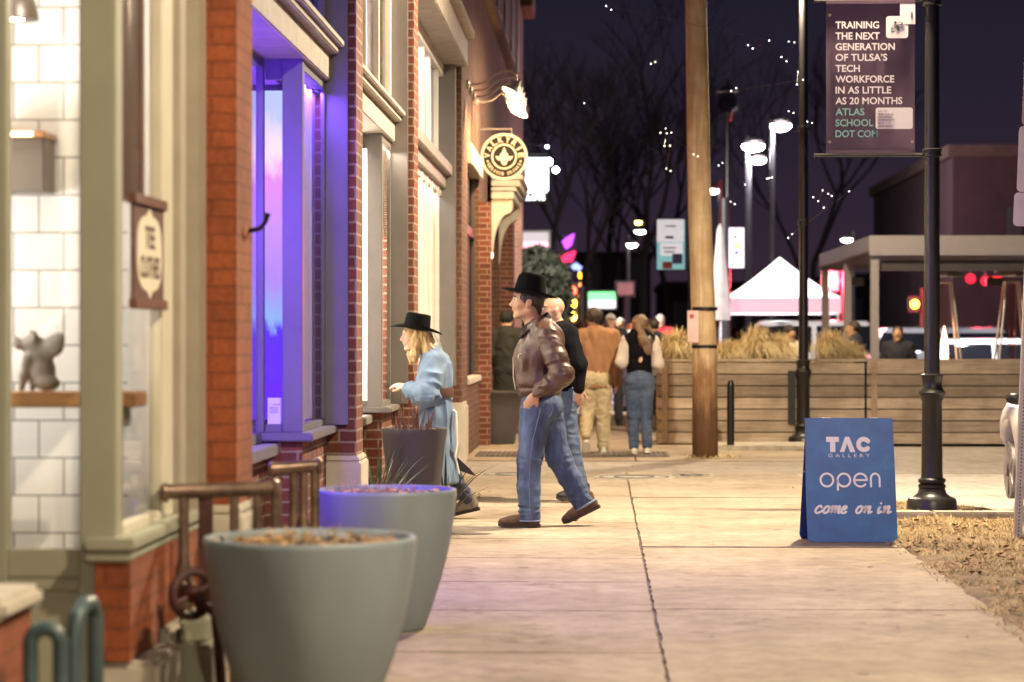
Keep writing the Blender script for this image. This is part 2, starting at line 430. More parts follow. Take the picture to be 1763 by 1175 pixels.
mt['stone'] = M('pale_limestone', (.52,.47,.39), .85, var=.12, vs=5, bump=.3, bs=50)
mt['olive'] = M('olive_paint', (.34,.335,.25), .5, var=.06, vs=4, bump=.08, bs=30)
mt['cream'] = M('cream_paint', (.62,.57,.45), .5, var=.06, vs=4)
mt['grey'] = M('grey_brown_paint', (.17,.15,.14), .5, var=.08, vs=5, bump=.08, bs=30)
mt['greyl'] = M('weathered_beige_paint', (.34,.29,.25), .6, var=.18, vs=7, bump=.15, bs=30)
mt['ivory'] = M('ivory_paint', (.66,.61,.54), .5, var=.05)
mt['dark'] = M('dark_frame', (.05,.043,.045), .45, var=.1)
mt['blk'] = M('black_metal', (.008,.0065,.007), .36, var=.3, vs=25, bump=.06, bs=120)
mt['white'] = M('white_wall', (.80,.78,.74), .6, var=.03)
mt['tile'] = brick('white_tile', (.80,.79,.76), (.77,.76,.73), (.27,.26,.25), .207, .155, .004, rough=.22, bump=.12, dirt=.03, grain=.03, wob=.0006)
mt['glass'] = glass('window_glass')
mt['glassd'] = glass('dim_glass', (.75,.75,.78))
mt['rust'] = M('rusted_brass', (.17,.11,.08), .40, .55, var=.5, vs=14, bump=.3, bs=60)
mt['rustd'] = M('dark_rusted_iron', (.085,.035,.03), .5, .3, var=.5, vs=14, bump=.4, bs=60)
mt['pot'] = M('grey_planter_glaze', (.225,.27,.295), .46, var=.14, vs=4, stretch=(1,1,.25), bump=.15, bs=90, bd=.002)
mt['potd'] = M('charcoal_planter', (.062,.054,.056), .6, var=.1, vs=4, bump=.12, bs=90, bd=.002)
mt['earth'] = M('potting_soil', (.12,.075,.045), .95, var=.5, vs=30, bump=1, bs=50, bd=.02)
mt['leafdead'] = M('dead_leaves', (.42,.24,.09), .8, var=.4, vs=9)
mt['straw'] = M('straw_grass', (.55,.41,.22), .8, var=.35, vs=2)
mt['woodbox'] = wood('weathered_planks', (.26,.20,.155), (.46,.38,.30), 0)
mt['woodboxy'] = wood('weathered_planks_end', (.22,.15,.11), (.36,.27,.20), 1)
mt['counter'] = wood('counter_wood', (.33,.16,.06), (.48,.26,.11), 0, .4)
mt['brownwood'] = wood('dark_brown_wood', (.13,.055,.032), (.18,.08,.05), 2, .5)
mt['pole'] = None
# a wooden pole: vertical grain, pale above, dark stain low down
def pole_mat():
    m, t, b, oc = base('utility_pole_wood')
    v = vscale(t, oc, (9, 9, .5)); n = nnoise(t, v, 2.5, 8, .7)
    c = ramp(t, n, [(.28, (.27,.17,.09)), (.5, (.50,.36,.21)), (.75, (.60,.46,.28))])
    s = t.nodes.new('ShaderNodeSeparateXYZ'); t.links.new(oc, s.inputs[0])
    nn = nnoise(t, vscale(t, oc, (5, 5, 1.3)), 2, 6, .7)
    a = t.nodes.new('ShaderNodeMath'); a.operation = 'MULTIPLY_ADD'; a.inputs[1].default_value = 1.5; t.links.new(nn, a.inputs[0]); t.links.new(s.outputs[2], a.inputs[2])
    st = ramp(t, a.outputs[0], [(.30, (.22,.14,.10)), (.42, (.55,.42,.34)), (.50, (1,1,1))])
    d = t.nodes.new('ShaderNodeMath'); d.operation = 'MULTIPLY'; d.inputs[1].default_value = .25; t.links.new(a.outputs[0], d.inputs[0])
    rampn = st.node; t.links.new(d.outputs[0], rampn.inputs[0])
    pt = ramp(t, nnoise(t, oc, 3, 5), [(.4, (.8,.74,.68)), (.6, (1,1,1))])
    t.links.new(mixc(t, 1, mixc(t, 1, c, st, 'MULTIPLY'), pt, 'MULTIPLY'), b.inputs['Base Color']); b.inputs['Roughness'].default_value = .75
    bumpn(t, b, n, .6, .01); return m
mt['pole'] = pole_mat()

# ------------------------------------------------------------------ ground
def struct(name, mb, m, angle=35, bev=0):
    return prop(mb.build(name, m, None, bev, angle), kind='structure')
g = MB(); g.box(-300, 300, -60, 900, -.6, -.14); struct('ground', g, mt['asphalt'])
g = MB(); g.box(-2.6, 2.06, -6, 25.6, -.3, -.012); g.box(-2.6, 3.3, 27.9, 60, -.3, -.03); struct('sidewalk_bed', g, mt['joint'])
rnd = random.Random(3)
def slab(mb, x0, x1, y0, y1, j=.004):
    pts = []
    def edge(a, b, n):
        for i in range(n): 
            t_ = i/n; pts.append((a[0]+(b[0]-a[0])*t_+rnd.uniform(-j, j), a[1]+(b[1]-a[1])*t_+rnd.uniform(-j, j)))
    edge((x0,y0),(x1,y0),18); edge((x1,y0),(x1,y1),30); edge((x1,y1),(x0,y1),18); edge((x0,y1),(x0,y0),30)
    mb.prism(pts, 'z', -.1, 0)
g = MB(); ys = [-4, 2, 7.9, 9.45, 10.95, 12.62, 14.1, 15.62, 17.1, 18.65, 20.2, 21.8, 23.6, 25.6]
for a, b in zip(ys[:-1], ys[1:]): slab(g, -2.6, .279, a, b-.026, .005)
ys = [-4, 2, 7.0, 9.6, 12.72, 16.5, 21.55, 25.6]; gp = [.02, .02, .02, .03, .085, .08, .01]
for a, b, w in zip(ys[:-1], ys[1:], gp): slab(g, .297, 2.06, a, b-w, .006)
struct('sidewalk', g, mt['slab'])
g = MB(); g.box(-2.6, 12, 25.62, 27.9, -.12, -.012); struct('alley', g, mt['alley'])
g = MB(); 
for a, b in ((27.93, 31), (31.03, 35), (35.03, 39), (39.03, 44), (44.03, 60)): g.box(-2.6, .42, a, b, -.1, .0); g.box(.44, 3.3, a, b, -.1, .0)
struct('far_sidewalk', g, mt['slab'])
g = MB(); g.prism([(2.08,21.9),(3.0,20.6),(3.55,19.3),(12,19.3),(12,25.6),(2.08,25.6)], 'z', -.13, -.016); struct('driveway', g, mt['drive'])
g = MB(); g.box(3.3, 12, 28, 60, -.13, -.02); struct('patio_paving', g, mt['alley'])
# detectable paving at the alley crossing
g = MB(); g.box(-1.48, .84, 28.72, 29.85, -.05, .012)
for i in range(38):
    for k in range(16): g.lathe([(.02,0),(.012,.006)], 6, (-1.45+.0605*i, 28.78+.066*k, .012))
prop(g.build('tactile_paving', M('tactile_brown', (.10,.075,.06), .8, var=.3), None), kind='structure')
# dry verge
g = MB()
nx, ny = 30, 130
def vz(x, y): return -.005+.035*mnoise.noise(Vector((x*2.2, y*2.2, 0)))+.02*mnoise.noise(Vector((x*7, y*7, 3)))
vv = []; ff = []
for j in range(ny+1):
    y = 2+(19.05-2)*j/ny
    for i in range(nx+1):
        x0 = 2.06+.05*mnoise.noise(Vector((1, y*1.5, 0)))-.03; x = x0+(3.25-x0)*i/nx; vv.append((x, y, vz(x, y)+(.012 if 0 < i < nx else -.02)))
for j in range(ny):
    for i in range(nx): a = j*(nx+1)+i; ff.append((a, a+1, a+nx+2, a+nx+1))
g.add(vv, ff)
vv = []; ff = []; n = 26
for j in range(n+1):
    for i in range(n+1):
        u, w = i/n, j/n; y = 19.28+2.55*w; x = 2.07+u*((3.5-1.4*w**1.3)-2.07); vv.append((x, y, vz(x, y)+.012))
for j in range(n):
    for i in range(n): a = j*(n+1)+i; ff.append((a, a+1, a+n+2, a+n+1))
g.add(vv, ff); struct('verge', g, mt['soil'], 180)
def isl_mat(name, stops, rough=.8):
    m, t, b, oc = base(name); gm = t.nodes.new('ShaderNodeNewGeometry'); n = nnoise(t, oc, 2.2, 4)
    a = t.nodes.new('ShaderNodeMath'); a.operation = 'MULTIPLY_ADD'; a.inputs[1].default_value = .5; t.links.new(gm.outputs['Random Per Island'], a.inputs[0])
    s2 = t.nodes.new('ShaderNodeMath'); s2.operation = 'MULTIPLY_ADD'; s2.inputs[1].default_value = 1.2; s2.inputs[2].default_value = -.35; t.links.new(n, s2.inputs[0]); t.links.new(s2.outputs[0], a.inputs[2])
    t.links.new(ramp(t, a.outputs[0], stops), b.inputs['Base Color']); b.inputs['Roughness'].default_value = rough; return m
grassm = isl_mat('dry_grass_blades', [(.1,(.10,.11,.03)),(.3,(.30,.21,.09)),(.6,(.48,.35,.17)),(.95,(.58,.46,.27))])
mt['straw'] = isl_mat('straw_blades', [(.05,(.24,.17,.07)),(.4,(.50,.37,.18)),(.9,(.66,.52,.30))])
g = MB(); rg = random.Random(5)
for i in range(46000):
    if i < 40000:
        y = rg.uniform(9, 19.0); x = rg.uniform(1.97, 3.22)
        if x < 2.07+.05*mnoise.noise(Vector((1, y*1.5, 0))) and rg.random() < .6: continue
    else:
        w = rg.random(); y = 19.3+2.5*w; x = 2.07+rg.random()*((3.5-1.4*w**1.3)-2.07)
        if rg.random() < .35: continue
    if mnoise.noise(Vector((x*2.2, y*2.2, 9))) < -.16: continue
    a = rg.uniform(0, 6.28); L = rg.uniform(.025, .075); d = Vector((math.cos(a), math.sin(a), 0)); z = vz(x, y)+.005
    p = Vector((x, y, z)); s = Vector((-d.y, d.x, 0))*rg.uniform(.002, .005); tip = p+d*L+Vector((0,0,rg.uniform(.004,.045)))
    g.add([p-s, p+s, tip], [(0,1,2)])
prop(g.build('dry_grass', grassm, None, angle=None), kind='stuff')
g = MB()
for i in range(1900):
    y = rg.uniform(10.5, 18.9); x = rg.uniform(2.05, 3.2)
    if mnoise.noise(Vector((x*1.3, y*1.3, 4))) < -.05: continue
    a = rg.uniform(0, 6.28); L = rg.uniform(.025, .055); d = Vector((math.cos(a), math.sin(a), rg.uniform(-.3,.5))); s = Vector((-math.sin(a), math.cos(a), rg.uniform(-.5,.5)))*L*.35
    p = Vector((x, y, vz(x, y)+.03)); g.add([p, p+d*L*.5+s, p+d*L, p+d*L*.5-s], [(0,1,2,3)])
prop(g.build('fallen_leaves', M('brown_leaf', (.20,.10,.04), .8, var=.5, vs=6), None, angle=None), kind='stuff')
g = MB(); rg = random.Random(15)
for i in range(110):
    x = rg.choice((rg.uniform(-1.5, 2.05), rg.uniform(1.3, 2.06))); y = rg.uniform(9.5, 30); a = rg.uniform(0, 6.28); L = rg.uniform(.015, .05); d = Vector((math.cos(a), math.sin(a), rg.uniform(0,.3))); s_ = Vector((-math.sin(a), math.cos(a), rg.uniform(-.2,.4)))*L*.35
    p = Vector((x, y, .006)); g.add([p, p+d*L*.5+s_, p+d*L, p+d*L*.5-s_], [(0,1,2,3)])
prop(g.build('scattered_leaves', mt['leafdead'], None, angle=None), kind='stuff')
g = MB()
for a, b in ((2.08, 2.62), (2.63, 3.3), (3.31, 4.6)): g.box(a, b, 19.06, 19.24, -.1, .055)
struct('kerb', g, mt['kerb'], bev=.012)
# crack, curb pads by the wooden boxes
g = MB(); g.box(1.35, 2.9, 30.4, 31.6, -.05, .06); struct('concrete_pad', g, mt['kerb'], bev=.02)

# manholes and covers in the pavement
def cover(x, y, r, label):
    t_ = thing('manhole_cover', label, 'manhole cover', (x, y, 0), 0, 'covers set in the pavement')
    p = [(r, -.01), (r, .006), (r*.93, .008), (r*.92, .003), (r*.6, .003), (r*.58, .009), (r*.5, .009), (r*.48, .003), (1e-5, .003)]
    MB().lathe(p, 36, (x, y, 0)).build('lid', mt['asphalt'] if r > .2 else mt['blk'], t_)
    MB().lathe([(r*1.001, -.02), (r*1.18, -.02), (r*1.18, .004), (r*1.001, .004)], 36, (x, y, 0)).build('ring', mt['kerb'], t_)
cover(-.9, 25.05, .30, 'round iron cover in the pavement behind the blue coated walker')
cover(.36, 24.6, .36, 'largest round iron cover, lying on the long pavement crack')
cover(.95, 24.9, .2, 'small round iron cover in front of the utility pole')

# ------------------------------------------------------------------ the shop row
P, W = -1.57, -1.76
def glowroom(parent, x0, x1, y0, y1, z0, z1, m, mfloor=None, front=None):
    """inner walls, floor, ceiling of a shop (open towards +X)"""
    mb = MB(); t_ = .06
    mb.box(x0-t_, x0, y0, y1, z0, z1); mb.box(x0, x1, y0, y0+t_, z0, z1); mb.box(x0, x1, y1-t_, y1, z0, z1)
    mb.box(x0-t_, x1, y0, y1, z1, z1+t_); mb.box(x0-t_, x1, y0, y1, z0-t_, z0)
    return mb.build('room', m, parent)

# --- olive framed shop at the near end
A = thing('olive_shop_front', 'nearest shop front with olive painted frames and white tiled room', 'shop front', (-2.0, 9.2, 0))
f = MB(); yr = 8.74
f.box(-2.75, -2.155, yr-.02, yr+.07, .10, 3.0)                         # door stile
f.box(-2.155, -1.887, yr, yr+.06, .55, .655)                          # bottom rail
f.box(-2.155, -1.887, yr+.015, yr+.05, .1, .55)                       # panel
f.box(-2.155, -1.887, yr-.004, yr+.06, .505, .548)
f.box(-1.915, -1.887, yr-.006, yr+.06, .1, .504)
f.box(-1.886, -1.752, yr-.03, yr+.10, .10, 3.0)                       # corner post
f.box(-2.75, -1.74, yr-.03, yr+.10, 3.0, 3.3)
f.build('window_frame', mt['olive'], A, .006)
f = MB(); f.box(W-.04, W+.01, 9.62, 9.90, .7, 3.0); f.box(W-.05, W+.01, yr+.11, 10.2, 3.0, 3.3); f.box(W-.04, W+.01, yr+.11, 9.615, .695, .735)
f.build('window_frame', mt['cream'], A, .006)
f = MB(); f.box(W-.05, W+.035, 9.905, 10.05, .68, 3.3); f.box(W-.05, W-.005, 10.055, 10.2, .68, 3.3); f.box(W-.05, W+.06, 10.205, 10.42, .68, 3.3)
f.build('casing', M('stone_brown_paint', (.36,.31,.24), .6, var=.08), A, .006)
f = MB(); f.box(-2.155, -1.887, yr+.028, yr+.034, .656, 3.0); f.build('pane', mt['glass'], A)
f = MB(); f.box(W-.022, W-.016, yr+.11, 9.615, .736, 3.0); f.build('pane', mt['glass'], A)
f = MB(); f.prism([(-1.86,yr-.08),(-1.675,yr-.08),(-1.675,10.3),(-1.86,10.3)], 'z', .655, .70); f.box(-1.86, -1.69, yr-.07, 10.28, .615, .654); f.build('sill', mt['olive'], A, .008)
f = MB(); f.box(-1.82, -1.693, yr-.06, 10.3, .255, .614); f.build('brick_base', mt['brick_p'], A)
f = MB(); f.box(-1.84, -1.60, yr-.05, 9.25, -.1, .25); f.box(-1.84, -1.655, 9.26, 10.3, -.1, .30); f.build('stone_step', mt['stone'], A, .02)
f = MB(); f.box(-1.66, -1.50, 9.30, 9.62, -.1, .235); f.box(-1.63, -1.53, 9.36, 9.60, .236, .33); f.build('plinth', mt['olive'], A, .01)
f = MB(); f.box(-2.7, -1.835, 7.3, 7.75, -.1, .56); f.build('brick_pier', mt['brick_p'], A)
f = MB(); f.box(-2.72, -1.80, 7.27, 7.78, .561, .63); f.build('pier_cap', mt['stone'], A, .02)
f = MB(); f.box(-5, -1.935, 9.90, 9.98, .2, 3.25); f.build('tiled_wall', mt['tile'], A)
f = MB(); f.box(-1.934, -1.80, 9.86, 9.97, .2, 3.25); f.box(-5.05, -5, 8.8, 9.9, .1, 3.3); f.box(-5, -1.82, 8.82, 9.9, .05, .1); f.box(-5, -1.83, 8.80, 9.98, 3.25, 3.35); f.build('room', mt['white'], A)
f = MB(); f.box(W-.075, W-.055, 8.87, 9.60, 1.975, 3.0); f.box(W-.085, W-.045, 8.87, 9.60, 1.955, 1.975); f.build('roller_blind', mt['brownwood'], A)
f = MB(); f.box(-6, W-.02, 8.6, 10.42, 3.36, 3.5); f.box(-6, -1.6, 8.7, 10.40, 3.5, 10); f.build('upper_wall', mt['brick_r'], A)
lamp('ceiling_light', 'AREA', (-2.7, 9.0, 3.22), 1.5, (1, .90, .78), A, 1.2, sy=.2)
lamp('room_light', 'POINT', (-3.0, 9.1, 1.85), 20, (1, .93, .86), A, .2)
lamp('window_light', 'POINT', (-2.05, 9.2, 2.85), 4, (1, .92, .82), A, .05)
# hanging lamp, shelf, counter, figurine, framed sign
t_ = thing('pendant_lamp', 'dark bell shaped pendant lamp glowing above the white tiled counter', 'lamp', (-2.31, 9.45, 2.68))
MB().lathe([(.105,0),(.10,.03),(.085,.085),(.05,.12),(.02,.14),(.012,.2)], 28, (-2.31,9.45,2.68)).build('lamp_shade', M('bronze_enamel', (.06,.045,.03), .4, .2), t_)
MB().lathe([(1e-5,.0),(.055,.005),(.098,.014),(.055,.04),(1e-5,.05)], 24, (-2.31,9.45,2.676)).build('bulb', E('warm_bulb', (1,.82,.55), 14), t_)
MB().tube([(-2.31,9.45,2.86),(-2.31,9.45,3.25)], .005, 6).build('cord', mt['blk'], t_)
t_ = thing('wall_shelf', 'short wooden shelf with a glowing lip on the white tiled wall', 'shelf', (-2.37, 9.86, 2.23))
MB().box(-2.5, -2.235, 9.66, 9.899, 2.235, 2.26).build('board', mt['counter'], t_, .004)
MB().box(-2.49, -2.245, 9.70, 9.899, 2.02, 2.234).build('shelf_shadow_block', M('shelf_shadow_taupe', (.17,.14,.11), .5, var=.05), t_, .004)  # solid block put in for the shadow below the shelf
MB().box(-2.49, -2.28, 9.655, 9.659, 2.238, 2.255).build('light_strip', E('led_amber', (1,.75,.4), 3), t_)
t_ = thing('counter', 'brown wooden bar counter on a grey leg behind the shop window', 'counter', (-2.3, 9.5, 0))
MB().box(-3.6, -1.795, 9.28, 9.56, 1.155, 1.215).build('counter_top', mt['counter'], t_, .006)
f = MB(); f.box(-1.90, -1.855, 9.33, 9.38, .2, 1.154); f.box(-1.92, -1.84, 9.325, 9.45, 1.08, 1.154); f.build('leg', M('taupe_steel', (.22,.17,.14), .5), t_, .004)
# small winged creature of grey clay
cx, cy, cz = wx(70, 9.45), 9.45, 1.216
s = SD()
s.ell((.005,0,.075), (.055,.05,.07), .02).ell((-.01,0,.145), (.05,.045,.045), .03)               # haunch, chest
s.chain([(-.045,-.03,.13),(-.06,-.03,.06),(-.068,-.032,.012)], [.02,.014,.013], .02).chain([(-.035,.03,.13),(-.035,.03,.06),(-.04,.03,.012)], [.02,.014,.013], .02)
s.ell((.03,-.035,.03), (.04,.022,.03), .02).ell((.03,.035,.03), (.04,.022,.03), .02)
s.ell((-.03,0,.185), (.048,.042,.038), .02).chain([(-.05,-.01,.178),(-.083,-.02,.182),(-.093,-.02,.205)], [.022,.015,.012], .015)  # head, raised snout
s.cone((-.015,-.03,.205), (-.012,-.04,.232), .016, .008, .01).cone((-.035,.03,.205), (-.045,.035,.235), .016, .008, .01)
s.chain([(.02,-.02,.15),(.055,-.03,.175),(.085,-.03,.21)], [.018,.03,.018], .02, ((.2,1,0), .35)).chain([(.02,.03,.15),(.045,.045,.18),(.065,.05,.215)], [.018,.028,.016], .02, ((.2,1,0), .35))
fg = s.mesh('winged_figurine', M('grey_clay', (.20,.175,.15), .55, var=.15, vs=30), None, .005)
fg.location = (cx, cy, cz); prop(fg, 'small grey clay creature with wings and raised snout on the wooden counter', 'figurine')
# framed sign hung inside the pane
t_ = thing('framed_window_sign', 'dark framed cream sign with two lines of lettering on the shop pane', 'sign', (W-.03, 9.35, 1.55))
x0 = W+.022; MB().box(x0-.012, x0, 8.98, 9.60, 1.555, 1.95).build('board', M('sign_maroon', (.12,.05,.04), .5, var=.3, vs=30), t_)
f = MB()
for a, b, c, d in ((8.96,9.62,1.535,1.575),(8.96,9.62,1.93,1.97)): f.box(x0-.016, x0+.014, a, b, c, d)
f.build('frame', M('sign_frame_brown', (.15,.06,.04), .45), t_, .004)
Mx = frame_m((x0+.001, 9.29, 1.75), (0,1,0), (0,0,1))
pts = []
for k in range(60):
    a = 2*math.pi*k/60; r = 1+.10*abs(math.cos(2*a))**6*0; c_, s_ = math.cos(a), math.sin(a)
    px_ = .255*math.copysign(abs(c_)**.62, c_); py_ = .145*math.copysign(abs(s_)**.72, s_)
    if abs(px_) < .055: py_ = math.copysign(.145+.03*(1-abs(px_)/.055), py_)
    pts.append((px_, py_))
f = MB(); flat(f, pts, Mx, .002); f.build('plaque', M('sign_cream', (.72,.66,.52), .6, var=.03), t_)
f = MB(); addtext(f, 'TEE', (-.10,.10,.02,.105), Mx, z0=.0022, bold=.02); addtext(f, 'CLOTHES', (-.20,.20,-.095,-.01), Mx, z0=.0022, bold=.02)
f.build('lettering', M('sign_ink', (.10,.05,.04), .6), t_)

# --- brick building with three shop windows
B = thing('brick_shop_row', 'long red brick shop building with tall grey framed windows and stone plinths', 'building', (-2.0, 19, 0))
def pillar(parent, y0, y1, m, zt, pz=.66, x=P, depth=.45):
    p = MB().box(x-depth, x, y0, y1, .0, zt).build('brick_pillar', mt[m], parent)
    if pz: 
        q = MB(); q.box(x-.3, x+.035, y0-.05, y1+.04, -.1, pz-.04); q.box(x-.3, x+.02, y0-.035, y1+.025, pz-.04, pz)
        q.build('stone_plinth', mt['stone'], p, .01, off=wloc(parent))
    return p
pillar(B, 10.43, 10.9, 'brick_p', 10, .7)
pillar(B, 15.6, 16.03, 'brick_r', 10); pillar(B, 20.5, 20.95, 'brick_r', 10); pillar(B, 27.45, 28.2, 'brick_c', 10, .68, P+.01)
def bay(parent, Y0, Y1, Yr, D, fm, zs=.86, ztop=3.08):
    f = MB(); f.box(D-.25, D+.01, Y0, Yr-.01, -.05, zs-.13); f.box(D-.25, W+.0, Yr, Y1, -.05, zs-.05); f.build('brick_base', mt['brick_r'], parent)
    f = MB(); f.box(D-.06, D+.10, Y0, Yr-.07, zs-.13, zs-.06); f.box(D-.05, W+.07, Yr-.065, Y1, zs-.05, zs); f.build('sill', fm, parent, .008)
    f = MB(); f.box(W-.12, W, Yr, Yr+.11, zs, ztop); f.box(D-.05, D-.005, Yr-.02, Yr+.05, zs, ztop)
    f.box(D, W-.121, Yr+.02, Yr+.07, zs, zs+.05); f.box(D, W-.121, Yr+.02, Yr+.07, ztop-.12, ztop)
    f.box(W-.07, W-.005, Yr+.111, Y1-.04, zs, zs+.04); f.box(W-.03, W-.005, Y1-.10, Y1-.041, zs+.04, ztop); f.box(W-.07, W-.005, Yr+.111, Y1-.101, ztop-.06, ztop)
    f.box(D-.06, D-.01, Y0+.05, Yr-.03, zs-.06, zs); f.box(D-.06, D-.01, Y0, Y0+.08, zs, ztop); f.box(D-.06, D-.01, Y0+.09, Yr-.03, ztop-.05, ztop)
    f.build('window_frame', fm, parent, .005)
    f = MB(); f.box(W-.024, W-.02, Yr+.111, Y1-.10, zs+.04, ztop-.06); f.build('pane', mt['glass'], parent)
    f = MB(); f.box(D, W-.121, Yr+.042, Yr+.047, zs+.05, ztop-.12); f.build('pane', mt['glass'], parent)
    f = MB(); f.box(D-.04, D-.035, Y0+.08, Yr-.02, zs, ztop-.05); f.build('pane', mt['glass'], parent)
    f = MB(); f.box(D-.1, W+.03, Y0, Y1, ztop, ztop+.17); f.box(D-.1, W+.085, Y0, Y1, ztop+.171, ztop+.215); f.box(D-.1, W+.12, Y0, Y1, ztop+.216, ztop+.26)
    f.build('transom_beam', mt['greyl'], parent, .008)
    f = MB(); f.box(W-.02, P-.05, Y1-.045, Y1-.002, zs, 4.5); f.build('casing', fm, parent, .004); f = MB(); f.box(W-.1, P-.05, Y0+.002, Y0+.045, zs, 4.5); f.build('casing', fm, parent, .004)
    f = MB(); z0 = ztop+.262
    f.box(W-.08, W-.01, Y0+.05, Y1-.1, z0, z0+.06); f.box(W-.08, W-.01, Y0+.05, Y1-.1, 4.42, 4.5)
    for k in range(5):
        y = Y0+.05+(Y1-.16-Y0)*k/4; f.box(W-.07, W+.0, y, y+.06, z0+.061, 4.419)
    f.build('transom_frame', mt['ivory'] if fm is not mt['purplegrey'] else fm, parent, .005)
    f = MB(); f.box(W-.05, W-.045, Y0+.05, Y1-.1, z0+.05, 4.45); f.build('transom_pane', mt['glassd'], parent)
    f = MB(); f.box(P-.35, P+.02, Y0, Y1, 4.5, 4.72); f.build('lintel', mt['greyl'], parent, .01)
    f = MB(); f.box(P-.4, P-.03, Y0, Y1, 4.721, 10); f.build('upper_wall', mt['brick_r'], parent)
mt['purplegrey'] = M('slate_paint', (.15,.14,.17), .45, var=.08, vs=5, bump=.08, bs=30)
bay(B, 10.9, 15.6, 14.3, -1.985, mt['purplegrey'])
bay(B, 16.03, 20.5, 19.55, -1.93, mt['grey'])
# third window: tall lit sashes, no recess
f = MB(); f.box(-2.2, W+.02, 20.95, 27.45, -.05, .80); f.build('brick_base', mt['brick_r'], B)
f = MB(); f.box(-2.2, W+.08, 20.95, 27.45, .801, .87); f.build('sill', mt['grey'], B, .008)
f = MB(); k = 0
for y in (20.96, 22.9, 24.05, 24.75, 25.5, 26.5): f.box(W-.07, W+.0, y, y+.13, .871, 3.1)
f.box(W-.06, W-.01, 20.96, 27.2, .871, .95); f.box(W-.06, W-.01, 20.96, 27.2, 3.02, 3.1); f.build('window_frame', mt['ivory'], B, .006)
f = MB()
for y in (20.96, 23.3, 24.3, 25.2, 26.4): f.box(W-.07, W+.0, y, y+.09, 3.38, 4.42)
f.box(W-.08, W+.01, 20.96, 27.2, 4.36, 4.5); f.box(W-.08, W+.0, 20.96, 27.2, 3.361, 3.40); f.build('transom_frame', mt['ivory'], B, .006)
f = MB(); f.box(W-.1, W+.04, 20.96, 27.2, 3.1, 3.24); f.box(W-.1, W+.11, 20.96, 27.2, 3.241, 3.36); f.build('transom_beam', mt['greyl'], B, .008)
f = MB(); f.box(W-.04, W-.035, 21, 27.2, .9, 3.05); f.build('pane', mt['glass'], B)
f = MB(); f.box(W-.05, W-.045, 21, 27.2, 3.38, 4.4); f.build('transom_pane', mt['glassd'], B)
f = MB(); f.box(W-.1, P-.05, 27.2, 27.44, .87, 4.5); f.build('casing', mt['grey'], B, .006)
f = MB(); f.box(P-.35, P+.08, 20.95, 27.44, 4.5, 4.8); f.box(P-.35, P+.16, 20.95, 27.44, 4.801, 4.9); f.build('lintel', mt['greyl'], B, .01)
f = MB(); f.box(P-.4, P-.02, 20.95, 27.45, 4.901, 10); f.build('upper_wall', mt['brick_c'], B)
f = MB(); f.box(-6.2, W-.1, 10.43, 28.2, 10.0, 10.2); f.build('roof', mt['dark'], B)
glowroom(B, -6, W-.1, 10.9, 15.6, .1, 4.62, mt['white']); glowroom(B, -6, W-.1, 15.98, 20.55, .1, 4.62, mt['white']); glowroom(B, -6, W-.1, 20.9, 27.5, .1, 4.62, mt['white'])
def curtain(parent, x, y0, y1, z0, z1, m, amp=.02, fr=26):
    n = int((y1-y0)/.012); vs = []; fs = []
    for i in range(n+1):
        y = y0+(y1-y0)*i/n; dx = amp*math.sin(fr*y+2*math.sin(3.1*y)); vs += [(x+dx, y, z0), (x+dx, y, z1)]
    for i in range(n): fs.append((2*i, 2*i+2, 2*i+3, 2*i+1))
    return MB().add(vs, fs).build('curtain', m, parent, angle=180)
cm = M('sheer_curtain', (.78,.74,.70), .9, var=.04); 
curtain(B, -1.835, 14.42, 15.55, .91, 3.0, M('violet_lit_sheer', (.32,.26,.55), .9, var=.05), .010)  # violet light on the pale curtain is put into its colour
curtain(B, -1.845, 19.68, 20.45, .91, 3.0, cm, .010, 40)
curtain(B, -1.95, 21.0, 27.1, .88, 3.1, cm, .02)
curtain(B, -1.98, 21.0, 27.1, 3.3, 4.4, cm, .02)
curtain(B, -1.98, 16.1, 20.4, 3.36, 4.4, cm, .02)
f = MB()
for k in range(40):
    z = 2.27+k*.0205; f.box(W-.058, W-.03, 19.7, 20.39, z, z+.003)
f.build('venetian_blind', M('blind_grey', (.42,.38,.33), .5, var=.05), B)
# coloured lamps inside the shops
lamp('violet_lamp', 'AREA', (-3.4, 13.0, 4.4), 60, (.2,.06,1.0), B, 2.0)
lamp('violet_strip', 'AREA', (-1.802, 15.0, 3.0), 10, (.22,.09,1.0), B, .03, sy=1.0)
lamp('violet_lamp', 'POINT', (-2.3, 13.2, 2.2), 30, (.16,.04,1.0), B, .1)
f = MB(); f.box(-1.97, -1.945, 10.96, 10.98, 1.1, 2.95); f.build('added_violet_bar', E('added_violet_glow', (.3,.1,1), 2), B)  # unseen bar added behind the pillar to turn the window posts violet
lamp('added_violet_light', 'AREA', (-1.90, 11.05, 2.0), 26, (.11,.02,1.0), B, .08, tgt=(-1.9, 14.3, 2.0), sy=1.8)
lamp('white_lamp', 'AREA', (-3.2, 17.6, 4.4), 150, (1,.90,.76), B, 1.6)
lamp('white_lamp', 'POINT', (-2.3, 20.0, 2.0), 45, (1,.88,.72), B, .15)
lamp('display_lamp', 'AREA', (-1.802, 20.05, 3.0), 9, (1,.88,.70), B, .03, sy=.7)
lamp('white_lamp', 'AREA', (-3.0, 24.5, 4.4), 260, (.95,.93,1.0), B, 2.2)
